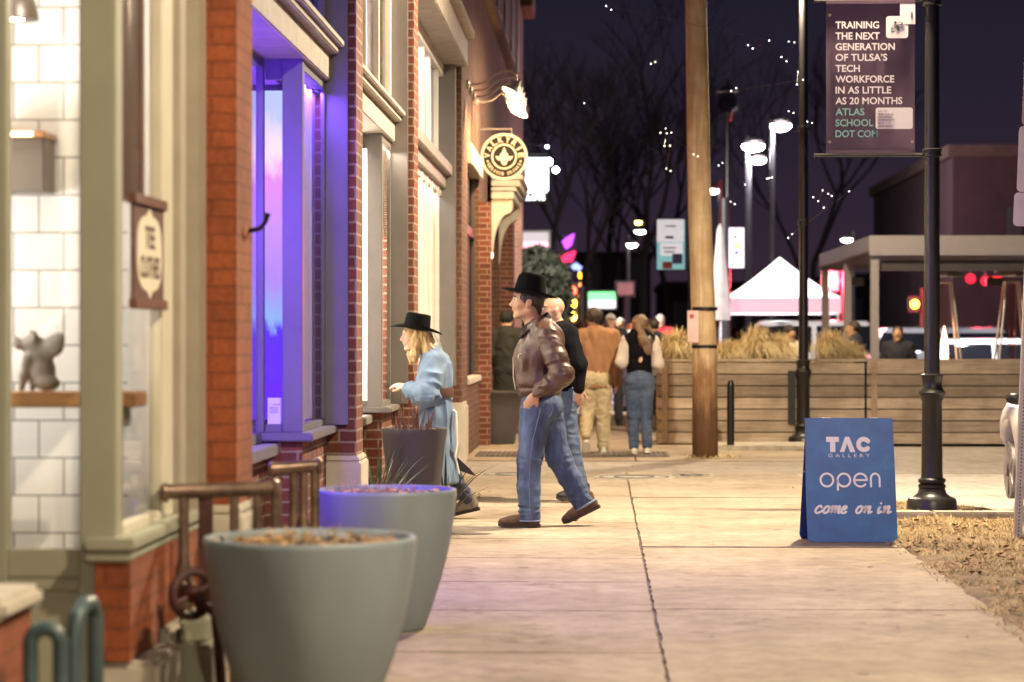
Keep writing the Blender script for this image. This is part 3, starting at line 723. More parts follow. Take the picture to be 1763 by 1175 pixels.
# added glowing panel: a reflection's colours painted in behind the violet return window
def reflection_mat():
    m, t, b, oc = base('painted_reflection'); t.nodes.remove(b)
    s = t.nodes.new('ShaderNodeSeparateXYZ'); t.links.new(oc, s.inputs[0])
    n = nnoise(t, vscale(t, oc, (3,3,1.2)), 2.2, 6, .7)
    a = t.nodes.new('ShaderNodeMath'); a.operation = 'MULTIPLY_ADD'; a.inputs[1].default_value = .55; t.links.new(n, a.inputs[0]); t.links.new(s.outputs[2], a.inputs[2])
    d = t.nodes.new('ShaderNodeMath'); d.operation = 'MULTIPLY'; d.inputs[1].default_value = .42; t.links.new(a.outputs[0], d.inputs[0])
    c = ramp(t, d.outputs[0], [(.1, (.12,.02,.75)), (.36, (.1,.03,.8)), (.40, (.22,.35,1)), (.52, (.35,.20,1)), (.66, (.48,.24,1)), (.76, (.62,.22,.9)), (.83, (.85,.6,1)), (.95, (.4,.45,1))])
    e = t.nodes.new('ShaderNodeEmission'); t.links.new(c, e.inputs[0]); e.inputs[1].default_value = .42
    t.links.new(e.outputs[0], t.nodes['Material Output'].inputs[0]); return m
t_ = thing('reflection_panel', 'tall added panel with a painted glow of pink and cyan swirls inside the violet window', 'screen', (-2.15, 15.3, .85))
MB().box(-2.4, -1.955, 15.36, 15.365, .9, 3.0).build('picture', reflection_mat(), t_)
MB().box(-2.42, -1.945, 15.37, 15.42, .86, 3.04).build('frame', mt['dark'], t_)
fl = MB(); Mx = frame_m(at(473, 733, 14.335), (1,0,0), (0,0,1)); flat(fl, [(-.042,0),(.042,0),(.042,.165),(-.042,.165)], Mx, .001)
t_ = thing('window_flyer', 'white paper flyer taped low inside the violet window', 'flyer', at(473, 733, 14.335))
fl.build('paper', M('flyer_paper', (.75,.73,.78), .7, var=.03), t_)
fl = MB(); addtext(fl, 'NOW OPEN', (-.01,.03,.12,.13), Mx, z0=.0015)
for k in range(4): flat(fl, [(-.03,.075+k*.01),(.02,.075+k*.01),(.02,.079+k*.01),(-.03,.079+k*.01)], Mx, .0008, .0015)
fl.build('print', M('flyer_ink', (.25,.2,.45), .7), t_)
t_ = thing('wall_hook', 'small dark iron hook on the edge of the orange brick pillar', 'hook', (P, 10.8, 1.9))
MB().tube([(P,10.8,1.905),(P+.05,10.8,1.915),(P+.075,10.8,1.945),(P+.085,10.8,1.985)], [.012,.011,.01,.014], 8).build('hook_bar', mt['blk'], t_)

# --- far building with the bar and its arched stone doorway
Cb = thing('brown_brick_bar_building', 'tall brown brick bar building with stone bracketed doorway beyond the shops', 'building', (-2.0, 38, 0))
f = MB(); f.box(P-.4, P, 28.21, 28.85, -.1, 10); f.box(P-.4, P, 28.86, 31.7, -.1, .85); f.box(P-.4, P, 28.86, 31.7, 3.75, 10); f.box(P-.4, P, 31.71, 34.0, -.1, 10); f.box(P-.4, P, 34.01, 38.4, 3.9, 10); f.box(P-.4, P, 38.41, 40.2, -.1, 10); f.box(P-.4, P, 40.21, 50, 4.2, 10); f.box(P-.4, P, 44, 45, -.1, 4.19); f.box(P-.4, P, 49, 50, -.1, 4.19)
f.build('wall', mt['brick_c'], Cb)
f = MB(); f.box(P-.02, P+.14, 31.72, 32.2, 0, 3.2); f.build('pilaster', mt['brick_r'], Cb); f = MB(); f.box(P-.02, P+.2, 38.5, 39.2, 0, 3.9); f.build('pilaster', mt['brick_r'], Cb)
f = MB(); f.box(P-.12, P+.03, 28.86, 31.7, .851, .93); f.build('window_sill', mt['stone'], Cb, .01); f = MB(); f.box(P-.25, P+.05, 28.84, 31.72, 3.5, 3.75); f.build('window_lintel', mt['stone'], Cb, .01)
f = MB(); f.box(P-.13, P-.06, 28.87, 28.97, .94, 3.49); f.box(P-.13, P-.06, 31.55, 31.68, .94, 3.49); f.box(P-.13, P-.06, 30.2, 30.3, .94, 3.49); f.box(P-.13, P-.05, 28.98, 31.54, 2.7, 2.82); f.build('window_frame', mt['dark'], Cb, .006)
f = MB(); f.box(P-.10, P-.095, 28.97, 31.6, .93, 3.5); f.build('pane', mt['glassd'], Cb)
f = MB()                                                               # moulded stone hood over the door
for k, (x, a, b) in enumerate(((.46,3.72,3.80),(.42,3.62,3.715),(.37,3.55,3.615),(.33,3.44,3.545))): f.box(P+.001, P+x, 35.2-.01*k, 38.2, a, b)
f.box(P+.001, P+.38, 35.25, 38.2, 3.801, 4.2); f.build('stone_hood', mt['stone'], Cb, .012)
def bracket(y):
    pts = [(P+.002, 3.43), (P+.31, 3.43), (P+.31, 3.30)]+[(P+.27-.25*math.sin(R(a))*1.0, 2.62+.62*math.cos(R(a))) for a in range(0, 91, 10)]+[(P+.002, 2.55)]
    MB().prism(pts, 'y', y, y+.28).build('stone_bracket', mt['stone'], Cb, .012)
bracket(35.25); bracket(37.85)
f = MB(); f.box(P-.35, P-.3, 35.6, 37.8, 0, 3.0); f.build('door', M('violet_door', (.12,.085,.17), .45), Cb)
MB().tube([(P-.27,35.8,.95),(P-.24,35.8,1.0),(P-.24,35.8,1.45),(P-.27,35.8,1.5)], .014, 8).build('door_handle', M('brushed_steel', (.5,.48,.46), .3, .9), Cb)
f = MB(); f.box(P-.5, P+.25, 48.0, 50.0, 8.0, 8.35); f.box(P-.4, P+.12, 28.3, 50, 6.0, 6.15); f.build('cornice', mt['brick_c'], Cb, .02)
for y in (31, 34, 37, 40, 43, 46):
    f = MB(); f.box(P-.01, P+.02, y+.05, y+1.15, 6.51, 8.6); w_ = f.build('upper_window', mt['dark'], Cb, .01); f = MB(); f.box(P-.2, P+.035, y, y+1.2, 6.4, 6.5); f.build('sill', mt['stone'], w_, .01, off=wloc(Cb))
f = MB(); f.box(-12, P-.41, 28.3, 50, -.1, 10); f.build('core', mt['brick_d'], Cb)
# ------------------------------------------------------------------ gooseneck lamps and projecting signs on the bar building
def gooseneck(y, z, label):
    t_ = thing('gooseneck_lamp', label, 'wall lamp', (P, y, z), 0, 'gooseneck lamps in a row above the round sign')
    MB().lathe([(.05,-.0),(.05,.03),(.02,.045)], 16, (0,0,0), M=frame_m((P+.0, y, z), (0,1,0), (0,0,1))).build('wall_plate', mt['gn'], t_)
    pts = [(P+.02,y,z),(P+.12,y,z),(P+.22,y-.01,z+.02),(P+.33,y-.02,z+.11),(P+.44,y-.03,z+.155),(P+.53,y-.03,z+.15),(P+.59,y-.03,z+.10),(P+.60,y-.03,z+.03)]
    MB().tube(pts, .012, 8).build('arm', mt['gn'], t_)
    Mx = Matrix.Translation((P+.60, y-.03, z-.02)) @ Matrix.Rotation(R(-16), 4, 'X') @ Matrix.Rotation(R(30), 4, 'Y')
    MB().lathe([(.02,.08),(.03,.04),(.055,.0),(.07,-.05),(.145,-.11),(.15,-.125),(.14,-.11),(.06,-.045),(.04,0)], 28, M=Mx).build('lamp_shade', mt['gn'], t_)
    MB().lathe([(1e-5,-.098),(.075,-.092),(.128,-.102),(.128,-.108),(.07,-.122),(1e-5,-.126)], 24, M=Mx).build('bulb', mt['gnb'], t_)
    p = Mx @ Vector((0,0,-.15)); lamp('lamp_light', 'SPOT', p, 70, (1,.66,.34), t_, .06, spot=140, tgt=(P+.15, y+(3.2 if y > 29.5 else .3), z-1.6), blend=.6)
mt['gn'] = M('galvanised_arm', (.38,.33,.29), .45, .5, var=.1); mt['gnb'] = E('gooseneck_bulb', (1,.80,.45), 3)
gl = ['gooseneck lamp closest to the near window, first of the row', 'second gooseneck lamp, just behind the foremost one', 'third gooseneck lamp, before the one above the round sign', 'gooseneck lamp directly above the round sign']
for k in range(4): gooseneck(28.6+.72*k, 4.42, gl[k])

sg = thing('round_hanging_sign', 'round dark sign with pale rim reading VALKYRIE hung over the pavement', 'sign', at(868, 270, 31.9))
o = at(868, 270, 31.9); Mx = frame_m(o, (1,0,0), (0,0,1)); rr = .305
mt['signpale'] = M('sign_pale', (.62,.55,.40), .6, var=.02, emit=(1,.82,.5), es=.03); mt['signdark'] = M('sign_dark', (.010,.007,.005), .6, spec=.2)
f = MB(); flat(f, arc(0,0,rr,rr,0,360,64)[:-1], Mx, .03, -.03); f.build('disc', mt['signdark'], sg)
f = MB(); ribbon(f, arc(0,0,rr-.012,rr-.012,0,360,72)[:-1], .034, Mx, .008, True); ribbon(f, arc(0,0,.158,.158,0,360,56)[:-1], .022, Mx, .006, True); f.build('ring', mt['signpale'], sg)
def arctext(f, s, rad, a0, a1, w, h, inward=False):
    for i, ch in enumerate(s):
        if ch == ' ': continue
        a = R(a0+(a1-a0)*i/(len(s)-1)); ww = w*(.4 if ch == 'I' else 1)
        c_ = Vector((math.cos(a)*rad, math.sin(a)*rad)); rot = a+math.pi/2 if inward else a-math.pi/2
        vs, fs = text_mesh(ch, (-ww/2, ww/2, -h/2, h/2), ext=.5, bold=.02)
        f.add([Mx @ Vector((c_.x+v.x*math.cos(rot)-v.y*math.sin(rot), c_.y+v.x*math.sin(rot)+v.y*math.cos(rot), .0005+(.004 if v.z > 0 else 0))) for v in vs], fs)
f = MB(); arctext(f, 'VALKYRIE', .226, 176, 4, .062, .078); arctext(f, 'SERIOUS DRINKS', .226, 207, 333, .026, .044, True)
for a in (196, 344): flat(f, arc(.226*math.cos(R(a)), .226*math.sin(R(a)), .013, .013, 0, 360, 14)[:-1], Mx, .004)
f.build('lettering', mt['signpale'], sg)
f = MB()                                                                # winged helmet emblem
flat(f, arc(0, -.01, .058, .075, 0, 360, 28)[:-1], Mx, .004); flat(f, arc(0, -.06, .04, .055, 180, 360, 12), Mx, .004, .0003)
flat(f, arc(0, .075, .022, .03, 0, 360, 16)[:-1], Mx, .004, .0002); flat(f, [(-.012,.10),(.012,.10),(0,.128)], Mx, .004, .0001)
for s_ in (-1, 1): flat(f, [(s_*.05,.0),(s_*.125,.005),(s_*.10,-.015),(s_*.108,-.03),(s_*.085,-.035),(s_*.08,-.052),(s_*.05,-.045)][::s_], Mx, .004, .0005)
f.build('emblem', mt['signpale'], sg)
f = MB()
for s_ in (-1, 1): flat(f, arc(s_*.02, -.015, .009, .006, 0, 360, 10)[:-1], Mx, .001, .0045)
flat(f, [(-.002,-.03),(.002,-.03),(.002,-.10),(-.002,-.10)], Mx, .001, .0047); f.build('emblem_marks', mt['signdark'], sg)
MB().tube([o+Vector((.1,.015,rr-.02)), o+Vector((.1,.015,rr+.06)), (P-.0, o.y+.015, o.z+rr+.06)], .013, 8).build('bracket', mt['gn'], sg)

c_ = at(842, 440, 34.7); t_ = thing('globe_wall_lamp', 'small round globe lamp on the wall just before the stone door bracket', 'wall lamp', c_)
MB().sphere(c_, .06, 16, 10).build('globe', E('globe_warm', (1,.80,.52), 2.5), t_); MB().lathe([(.035,.05),(.045,.075),(.02,.10)], 14, c_).build('cap', mt['blk'], t_); MB().tube([c_+Vector((0,0,.09)), (P+.01, c_.y+.02, c_.z+.12)], .012, 6).build('arm', mt['blk'], t_)
lamp('lamp_light', 'POINT', c_+Vector((.02,-.12,0)), 40, (1,.66,.32), t_, .06)
sg = thing('lit_box_sign', 'glowing white rectangular box sign with small lettering beneath it', 'sign', at(927, 305, 45))
a = at(905, 340, 45); b = at(944, 272, 45); f = MB(); f.box(a.x, b.x, 45, 45.14, a.z+.09, b.z); f.build('light_box', E('sign_white', (.93,.97,1), 1.6), sg, .03)
f = MB(); Mx = frame_m((a.x, 44.99, a.z-.06), (1,0,0), (0,0,1)); flat(f, [(-.02,-.06),(.42,-.06),(.42,.135),(-.02,.135)], Mx, .002, -.02); f.build('name_plate', mt['dark'], sg)
f = MB(); addtext(f, '.LOTS', (.0,.36,-.0,.11), Mx, z0=.003, bold=.03); f.build('lettering', E('sign_letter_white', (.95,.97,1), 1.4), sg)
MB().tube([(P,45.07,b.z+.08),(b.x,45.07,b.z+.08)], .02, 8).build('bracket', mt['blk'], sg)
def blob(name, px, py, Y, w, h, col, s, label, cat, group=None, pole=None):
    p = at(px, py, Y); t_ = thing(name, label, cat, p, 0, group)
    MB().lathe([(w*.5,.0),(w*.46,h*.5),(w*.2,h*.8),(.02,h*.95)], 20, p).build('housing', mt['dark'], t_)
    MB().sphere((p.x, p.y, p.z-.02*h), 1, 16, 10, (w*.47, w*.47, h*.5)).build('lens', E('lens_'+name, col, s), t_)
    if pole: MB().tube([(p.x+pole, p.y, 0), (p.x+pole, p.y, p.z+h*.7), (p.x, p.y, p.z+h*.7)], [.07,.05,.035], 8).build('pole', mt['lpole'], t_)
    return t_
mt['lpole'] = M('grey_pole', (.03,.027,.034), .5, .3)
def wallspot(px, py, Y, r, s, label):
    p = at(px, py, Y); t_ = thing('flood_lamp', label, 'wall lamp', p, 0, 'bright lamps on the wall behind the round sign')
    MB().sphere(p, r, 14, 10).build('bulb', E('flood_white', (.85,.92,1), s), t_)
    MB().lathe([(r*.9,-r*.2),(r*1.05,r*.3),(r*.5,r*1.2),(.01,r*1.3)], 16, p+Vector((0,.05,0))).build('lamp_shade', mt['dark'], t_)
    MB().tube([p+Vector((0,.08,r)), (P, p.y+.08, p.z+r+.1)], .02, 6).build('arm', mt['lpole'], t_); return p
p = wallspot(945, 279, 46, .07, 12, 'larger white flood lamp beside the glowing box sign'); wallspot(957, 293, 47.5, .06, 12, 'lower white flood lamp beside the glowing box sign')
wallspot(942, 253, 44, .03, 6, 'small warm lamp above the glowing box sign')
lamp('flood_light', 'SPOT', p+Vector((.15,-.5,0)), 900, (1,.90,.80), None, .1, spot=120, tgt=(1.2, 50, 0), blend=.5)

# ------------------------------------------------------------------ planters
def planter(x, y, r, h, m, label, prof=None, litter=None, seed=1):
    t_ = thing('round_planter', label, 'planter', (x, y, 0), 0, 'large round planters along the shop wall')
    prof = prof or [(.52,0),(.56,.03),(.66,.18),(.78,.36),(.89,.58),(.96,.78),(1.0,.97),(1.0,.99),(.985,1.0),(.94,1.0),(.925,.985),(.91,.93)]
    MB().lathe([(a*r, b*h) for a, b in prof], 64, (x, y, 0)).build('pot', m, t_, angle=50)
    rg = random.Random(seed); mb = MB(); n = 26; vs = [(x, y, h*.955)]; fs = []
    for i in range(1, 9):
        for k in range(n):
            a = 2*math.pi*k/n; q = r*.93*i/8; px_, py_ = x+q*math.cos(a), y+q*math.sin(a)
            vs.append((px_, py_, h*.95+.018*mnoise.noise(Vector((px_*9, py_*9, seed)))+.02*(1-i/8)))
    for k in range(n): fs.append((0, 1+k, 1+(k+1)%n))
    for i in range(7):
        for k in range(n): a = 1+i*n+k; b = 1+i*n+(k+1)%n; fs.append((a, a+n, b+n, b))
    mb.add(vs, fs).build('soil', mt['earth'], t_, angle=180)
    mb = MB()
    for i in range(170):
        a = rg.uniform(0, 6.28); q = r*.85*math.sqrt(rg.random()); p = Vector((x+q*math.cos(a), y+q*math.sin(a), h*.965+rg.uniform(0,.012)))
        b = rg.uniform(0, 6.28); L = rg.uniform(.03, .06); d = Vector((math.cos(b), math.sin(b), rg.uniform(-.2,.25)))*L; s_ = Vector((-math.sin(b), math.cos(b), rg.uniform(-.3,.3)))*L*.35
        mb.add([p, p+d*.5+s_, p+d, p+d*.5-s_], [(0,1,2,3)])
    if m is mt['pot']:
        for i in range(60):
            a = rg.uniform(0, 6.28); q = r*.8*math.sqrt(rg.random()); p = Vector((x+q*math.cos(a), y+q*math.sin(a), h*.955)); t2 = p+Vector((rg.uniform(-.03,.03), rg.uniform(-.03,.03), rg.uniform(.02,.07))); mb.tube([p, t2], [.003,.0015], 4, False)
    lf = mb.build('leaf_litter', mt['leafdead'], t_, angle=None); lf['kind'] = 'stuff'
    return t_
planter(wx(534, 8.8), 8.8, .39, .70, mt['pot'], 'closest pale grey planter, in front of the rusty railing', seed=2)
f_ = MB(); cx, cy = wx(534, 8.8), 8.8
for i, (dx, dy, r) in enumerate(((.03,.22,.034),(.09,.2,.03),(-.02,.26,.028))): f_.sphere((cx+dx, cy+dy, .675), r, 12, 8, (1.2,1,.8))
o_ = f_.build('pebble', M('pale_stone', (.25,.26,.30), .7), bpy.data.objects['round_planter'])
planter(wx(666, 11.8), 11.8, .343, .685, mt['pot'], 'tapered grey planter between the two foremost planters and the brick pillar', seed=3)
planter(wx(854, 32.2), 32.2, .36, .71, mt['potd'], 'charcoal planter standing farthest away by the brown brick wall', [(.66,0),(.7,.03),(.80,.3),(.9,.65),(.985,.96),(1.0,.965),(1.0,1.0),(.95,1.0),(.94,.93)], seed=5)
dp = planter(wx(713, 17), 17, .232, .785, mt['potd'], 'narrow waisted dark planter beside the woman in blue', [(.80,0),(.81,.03),(.80,.3),(.83,.55),(.92,.78),(.99,.95),(1.0,.97),(1.0,1.0),(.95,1.0),(.93,.94)], seed=7)
rg = random.Random(8); mb = MB(); x0 = wx(713, 17)
for i in range(34):
    a = rg.uniform(0, 6.28); q = rg.uniform(0,.15); p = Vector((x0+q*math.cos(a), 17+q*math.sin(a), .75)); h = rg.uniform(.06,.25)*(1.2 if q < .1 else .7)
    t2 = p+Vector((rg.uniform(-.06,.06), rg.uniform(-.06,.06), h)); mb.tube([p, (p+t2)/2+Vector((rg.uniform(-.01,.01),0,0)), t2], [.006,.005,.002], 5)
mb.build('dead_stalks', M('dead_stalk', (.12,.06,.045), .8, var=.4, vs=20), dp)
# strappy plants by the wall
def strappy(x, y, n, L, label, col, seed, flat_=.5):
    rg = random.Random(seed); t_ = thing('strappy_plant', label, 'plant', (x, y, 0)); mb = MB()
    for i in range(n):
        a = rg.uniform(0, 6.28); le = rg.uniform(.6, 1)*L; lean = rg.uniform(.15, .9); w = rg.uniform(.008, .016)
        d = Vector((math.cos(a), math.sin(a), 0)); s_ = Vector((-d.y, d.x, 0)); prev = None; vs = []; K = 6
        for k in range(K+1):
            u = k/K; p = Vector((x, y, .02))+d*(le*lean*u*(.4+.6*u))+Vector((0,0,le*(u-.45*lean*u*u))); ww = w*(1-u)**.6
            vs += [p-s_*ww+Vector((0,0,.004)), p+s_*ww+Vector((0,0,.004))]
        mb.add(vs, [(2*k, 2*k+1, 2*k+3, 2*k+2) for k in range(K)])
    mb.build('leaves', M('strap_leaf_'+str(seed), col, .45, var=.4, vs=6), t_, angle=180)
    MB().lathe([(.05,-.02),(.045,.06),(.01,.1)], 10, (x,y,0)).build('crown', mt['earth'], t_)
strappy(wx(645, 16.3), 16.4, 80, .82, 'spiky dark green plant at the foot of the brick pillar', (.035,.06,.022), 1)
strappy(wx(765, 17.4), 17.5, 20, .80, 'thin dark arching grass beside the narrow dark planter', (.012,.013,.010), 2)

# ------------------------------------------------------------------ rusty railing, valve wheel, bent pipe
def railing(x0, x1, y, z, label, bal):
    t_ = thing('iron_railing', label, 'railing', ((x0+x1)/2, y, 0), 0, 'rusty pipe railings')
    MB().tube([(x0-.02,y,z-.004),(x0,y,z-.004),(x0+.01,y,z),(x1-.01,y+.05,z+.012),(x1,y+.05,z+.012),(x1+.015,y+.05,z+.012)], [.034,.042,.031,.031,.042,.026], 14).build('top_rail', mt['rust'], t_)
    for u, k in bal:
        x = x0+(x1-x0)*u; yy = y+.05*u; mb = MB()
        if k == 0: mb.lathe([(.022,-.02),(.022,.05),(.03,.06),(.03,.12),(.018,.14),(.014,.3),(.03,.32),(.042,.38),(.048,.44),(.03,.47),(.032,.5),(.022,.54),(.022,z)], 14, (x,yy,0))
        elif k == 1: mb.lathe([(.02,-.02),(.02,.4),(.032,.44),(.04,.5),(.03,.56),(.019,.6),(.019,z)], 14, (x,yy,0))
        else: mb.box(x-.028, x+.028, yy-.01, yy+.01, 0, z)
        mb.build('baluster', mt['rustd'] if k == 2 else mt['rust'], t_)
    return t_
railing(wx(286, 9.6), wx(472, 9.6), 9.6, .81, 'nearer rusty brass pipe railing, beside the pale grey planter', [(.16,0),(.36,2),(.62,1),(.83,1),(1.0,0)])
railing(wx(470, 11.0), wx(548, 11.0), 11.0, .825, 'short rusty pipe railing against the violet window wall', [(.1,1),(.45,0),(.66,1),(.9,0)])
vx, vy, vz_ = wx(331, 9.2), 9.2, .445
t_ = thing('valve_wheel', 'dark iron valve wheel low on the wall under the railing', 'valve', (vx, vy, vz_))
Mx = Matrix.Translation((vx, vy, vz_)) @ Matrix.Rotation(R(40), 4, 'Z') @ Matrix.Rotation(R(90), 4, 'X'); 
pts = [Mx @ Vector((.085*math.cos(a), .085*math.sin(a), 0)) for a in [2*math.pi*k/28 for k in range(29)]]
MB().tube(pts, .018, 10, False).build('rim', mt['rustd'], t_)
mb = MB()
for k in range(4): mb.tube([Mx @ Vector((0,0,.015)), Mx @ Vector((.085*math.cos(k*1.57+.4), .085*math.sin(k*1.57+.4), 0))], .011, 8)
mb.build('spoke', mt['rustd'], t_); MB().lathe([(.034,-.10),(.034,.02),(.022,.04),(.02,.06)], 14, M=Mx).build('hub', mt['rustd'], t_)
mb = MB().tube([Mx @ Vector((0,0,.0)), (vx+.09, vy, vz_-.08), (vx+.12, vy, 0)], .02, 10); mb.build('stem', mt['rustd'], t_)
mt['pipe'] = M('blue_green_paint', (.06,.095,.105), .4, var=.25, vs=15, bump=.15)
def ubend(px0, px1, Y, ztop, label):
    x0, x1 = wx(px0, Y), wx(px1, Y); r = (x1-x0)/2; t_ = thing('bent_pipe', label, 'pipe', ((x0+x1)/2, Y, 0), 0, 'blue green bent pipes by the brick pier')
    pts = [(x0, Y, -.02), (x0, Y, .2), (x0, Y, ztop-r)]+[((x0+x1)/2-r*math.cos(R(a)), Y+.0, ztop-r+r*math.sin(R(a))) for a in range(15, 166, 15)]+[(x1, Y, ztop-r), (x1, Y, .2), (x1, Y, -.02)]
    MB().tube(pts, .024, 14).build('tube', mt['pipe'], t_)
    for x in (x0, x1): MB().lathe([(.05,-.01),(.05,.012),(.03,.02)], 16, (x, Y, .0)).build('base_plate', mt['pipe'], t_)
ubend(52, 104, 7.35, .535, 'lower blue green bent pipe, close to the brick pier')
t_ = thing('bent_pipe', 'taller blue green pipe with a rounded hooked top', 'pipe', (wx(128, 7.6), 7.6, 0), 0, 'blue green bent pipes by the brick pier')
x = wx(128, 7.6); MB().tube([(x,7.6,-.02),(x,7.6,.48),(x+.004,7.62,.54),(x+.012,7.68,.575),(x+.02,7.75,.57),(x+.024,7.8,.53),(x+.025,7.81,-.02)], .027, 14).build('tube', mt['pipe'], t_)
MB().lathe([(.05,-.01),(.05,.012),(.03,.02)], 16, (x, 7.6, .0)).build('base_plate', mt['pipe'], t_)

# ------------------------------------------------------------------ street lamps, utility pole, posts
def street_lamp(x, y, label, arms=True, light=True, W_=None, h=6.35):
    t_ = thing('street_lamp', label, 'street lamp', (x, y, 0), 0, 'black street lamps along the kerb')
    pf = [(.215,-.1),(.215,.02),(.205,.025),(.2,.09),(.19,.11),(.15,.125),(.12,.15),(.105,.19),(.112,.2),(.112,.22),(.098,.23),(.112,.245),(.112,.265),(.09,.28),(.086,.32),(.082,.9),(.096,.93),(.108,.96),(.108,.975),(.09,1.0),(.078,1.04),(.085,1.09),(.09,1.105),(.09,1.12),(.066,1.13)]
    MB().lathe(pf, 40, (x, y, 0)).build('base', mt['blk'], t_, angle=30)
    mb = MB(); n = 32; vs = []; fs = []
    for z, r in ((1.131,.064),(2.5,.062),(4.5,.058),(h-.35,.052)):
        for k in range(n):
            q = r*(1-.06*(k % 2)); vs.append((x+q*math.cos(2*math.pi*k/n), y+q*math.sin(2*math.pi*k/n), z))
    for i in range(3):
        for k in range(n): a = i*n+k; b = i*n+(k+1)%n; fs.append((a,b,b+n,a+n))
    mb.add(vs, fs).build('shaft', mt['blk'], t_, angle=180)
    for z in (2.93, 4.165): MB().lathe([(.064,-.035),(.078,-.03),(.078,-.01),(.072,-.006),(.072,.01),(.08,.014),(.08,.03),(.064,.036)], 28, (x, y, z)).build('collar', mt['blk'], t_)
    if arms:
        for z in (2.915, 4.18): MB().tube([(x-.05,y,z),(x-.95,y,z),(x-.96,y,z)], [.016,.014,.02], 8).build('banner_arm', mt['blk'], t_)
    MB().lathe([(.054,h-.36),(.09,h-.33),(.09,h-.3),(.06,h-.28),(.11,h-.2)], 24, (x,y,0)).build('neck', mt['blk'], t_)
    MB().lathe([(.11,0),(.19,.12),(.2,.3),(.14,.45)], 28, (x, y, h-.2)).build('globe', E('street_globe', (1,.83,.58), 12) if light else glass('unlit_globe', (.5,.5,.5)), t_)
    MB().lathe([(.23,.255),(.22,.28),(.12,.36),(.03,.42),(.02,.5),(1e-4,.52)], 28, (x, y, h)).build('cap', mt['blk'], t_)
    if light: lamp('lamp_light', 'SPOT', (x-.33, y-.1, h-.3), W_ or LAMP_W, WARM, t_, .1, spot=162, tgt=(x-.8, y, 0), blend=.4)
    return t_
XL = 2.72
street_lamp(XL, 19.85, 'black street lamp with the text banner, planted in the dry verge', True, True, LAMP_W*1.15)
street_lamp(XL-.03, 31.9, 'black street lamp standing against the joint of the wooden planters', False, True, LAMP_W*.45)
street_lamp(2.72, 51.2, 'slim dark unlit street lamp behind the utility pole', False, False)
street_lamp(2.72, 6.6, 'street lamp on the near verge closest to the planters', False, True, LAMP_W*.5)
street_lamp(2.72, -5.4, 'street lamp on the verge behind the photographer', False, True, LAMP_W*.5)

# banner with text
Yb = 19.85; o = at(1422, 265, Yb); k = (wx(1575, Yb)-wx(1422, Yb))/153.0
def bz(py): return (265-py)*k
Mx = frame_m((o.x, Yb-.012, o.z), (1,0,0), (0,0,1)); bw, bh = 153*k, 265*k
t_ = thing('street_banner', 'dark plum banner with white text hanging from the near street lamp', 'banner', o)
mb = MB(); n = 14; vs = []; fs = []
for j in range(n+1):
    for i in range(n+1):
        u, v = i/n, j/n; vs.append(Mx @ Vector((bw*u, bh*v, -.012+.006*math.sin(3*u+5*v))))
for j in range(n):
    for i in range(n): a = j*(n+1)+i; fs.append((a, a+1, a+n+2, a+n+1))
mb.add(vs, fs)
for zz in (.0, bh-.03): 
    mb.add([Mx @ Vector(p) for p in ((0,zz,.006),(bw,zz,.006),(bw,zz+.03,.006),(0,zz+.03,.006))], [(0,1,2,3)])
cl = mb.build('cloth', M('plum_vinyl', (.105,.062,.092), .42, var=.12, vs=3), t_, angle=180)
lines = [('TRAINING',1438,1513,43),('THE NEXT',1438,1514,62),('GENERATION',1438,1540,80.5),('OF TULSA\u2019S',1438,1527,99),('TECH',1438,1480,118),('WORKFORCE',1438,1539,136.5),('IN AS LITTLE',1438,1534,155.5),('AS 20 MONTHS',1438,1553,174)]
mt['prwhite'] = M('print_white', (.80,.74,.74), .5, var=.03); mt['prteal'] = M('print_teal', (.24,.45,.42), .5, var=.03)
def bl(f, s, x0, x1, yc):
    dsc = 0
    addtext(f, s, ((x0-1422)*k, (x1-1422)*k, bz(yc+6.2), bz(yc-6.2)), Mx, z0=.004, bold=.018)
f = MB()
for s_, x0, x1, yc in lines: bl(f, s_, x0, x1, yc)
f.build('lettering', mt['prwhite'], t_)
f = MB()
for s_, x0, x1, yc in (('ATLAS',1438,1488,193),('SCHOOL',1438,1503,212),('DOT COM',1438,1511,231)): bl(f, s_, x0, x1, yc)
f.build('lettering', mt['prteal'], t_)
f = MB(); q = lambda x, y: ((x-1422)*k, bz(y))
def rr_px(x0, x1, y0, y1, r): return rrect((x0-1422)*k, (x1-1422)*k, bz(y1), bz(y0), r*k)
flat(f, rr_px(1525, 1563, 28, 66, 5), Mx, .0012, .004); flat(f, [q(1549,30),q(1575,30),q(1575,1),q(1549,1)], Mx, .0012, .0043); flat(f, [q(1550,42),q(1575,42),q(1575,29),q(1550,29)], Mx, .0012, .0046)
f.build('logo_patch', mt['prwhite'], t_)
f = MB()
def wing(cx, cy, L, wd, ang, fill=False):
    a = R(ang); pts = [(cx+L*u*math.cos(a)-wd*math.sin(math.pi*u)*s_*math.sin(a), cy+L*u*math.sin(a)+wd*math.sin(math.pi*u)*s_*math.cos(a)) for s_, us in ((1, [i/10 for i in range(11)]), (-1, [i/10 for i in range(9, 0, -1)])) for u in us]
    pts = [q(x, 2*cy-y) for x, y in pts]
    if fill: flat(f, pts, Mx, .001, .006)
    else: ribbon(f, pts, .0035, Mx, .001, True, .006)
wing(1542, 42, 13, 2.6, 230); wing(1543, 42, 11, 2.2, 12); wing(1544, 44, 13, 2.4, -12); wing(1543, 43, 13, 2.6, 290, True)
flat(f, [(q(1541,39)[0]+.011*math.cos(i), q(1541,39)[1]+.011*math.sin(i)) for i in [.63*j for j in range(10)]], Mx, .001, .006); f.build('bee_emblem', M('print_black', (.05,.045,.05), .6), t_)
st_ = MB(); flat(st_, rr_px(1507, 1571, 186, 223, 4), Mx, .0015, .0065); stk = st_.build('sticker', mt['prwhite'], t_)
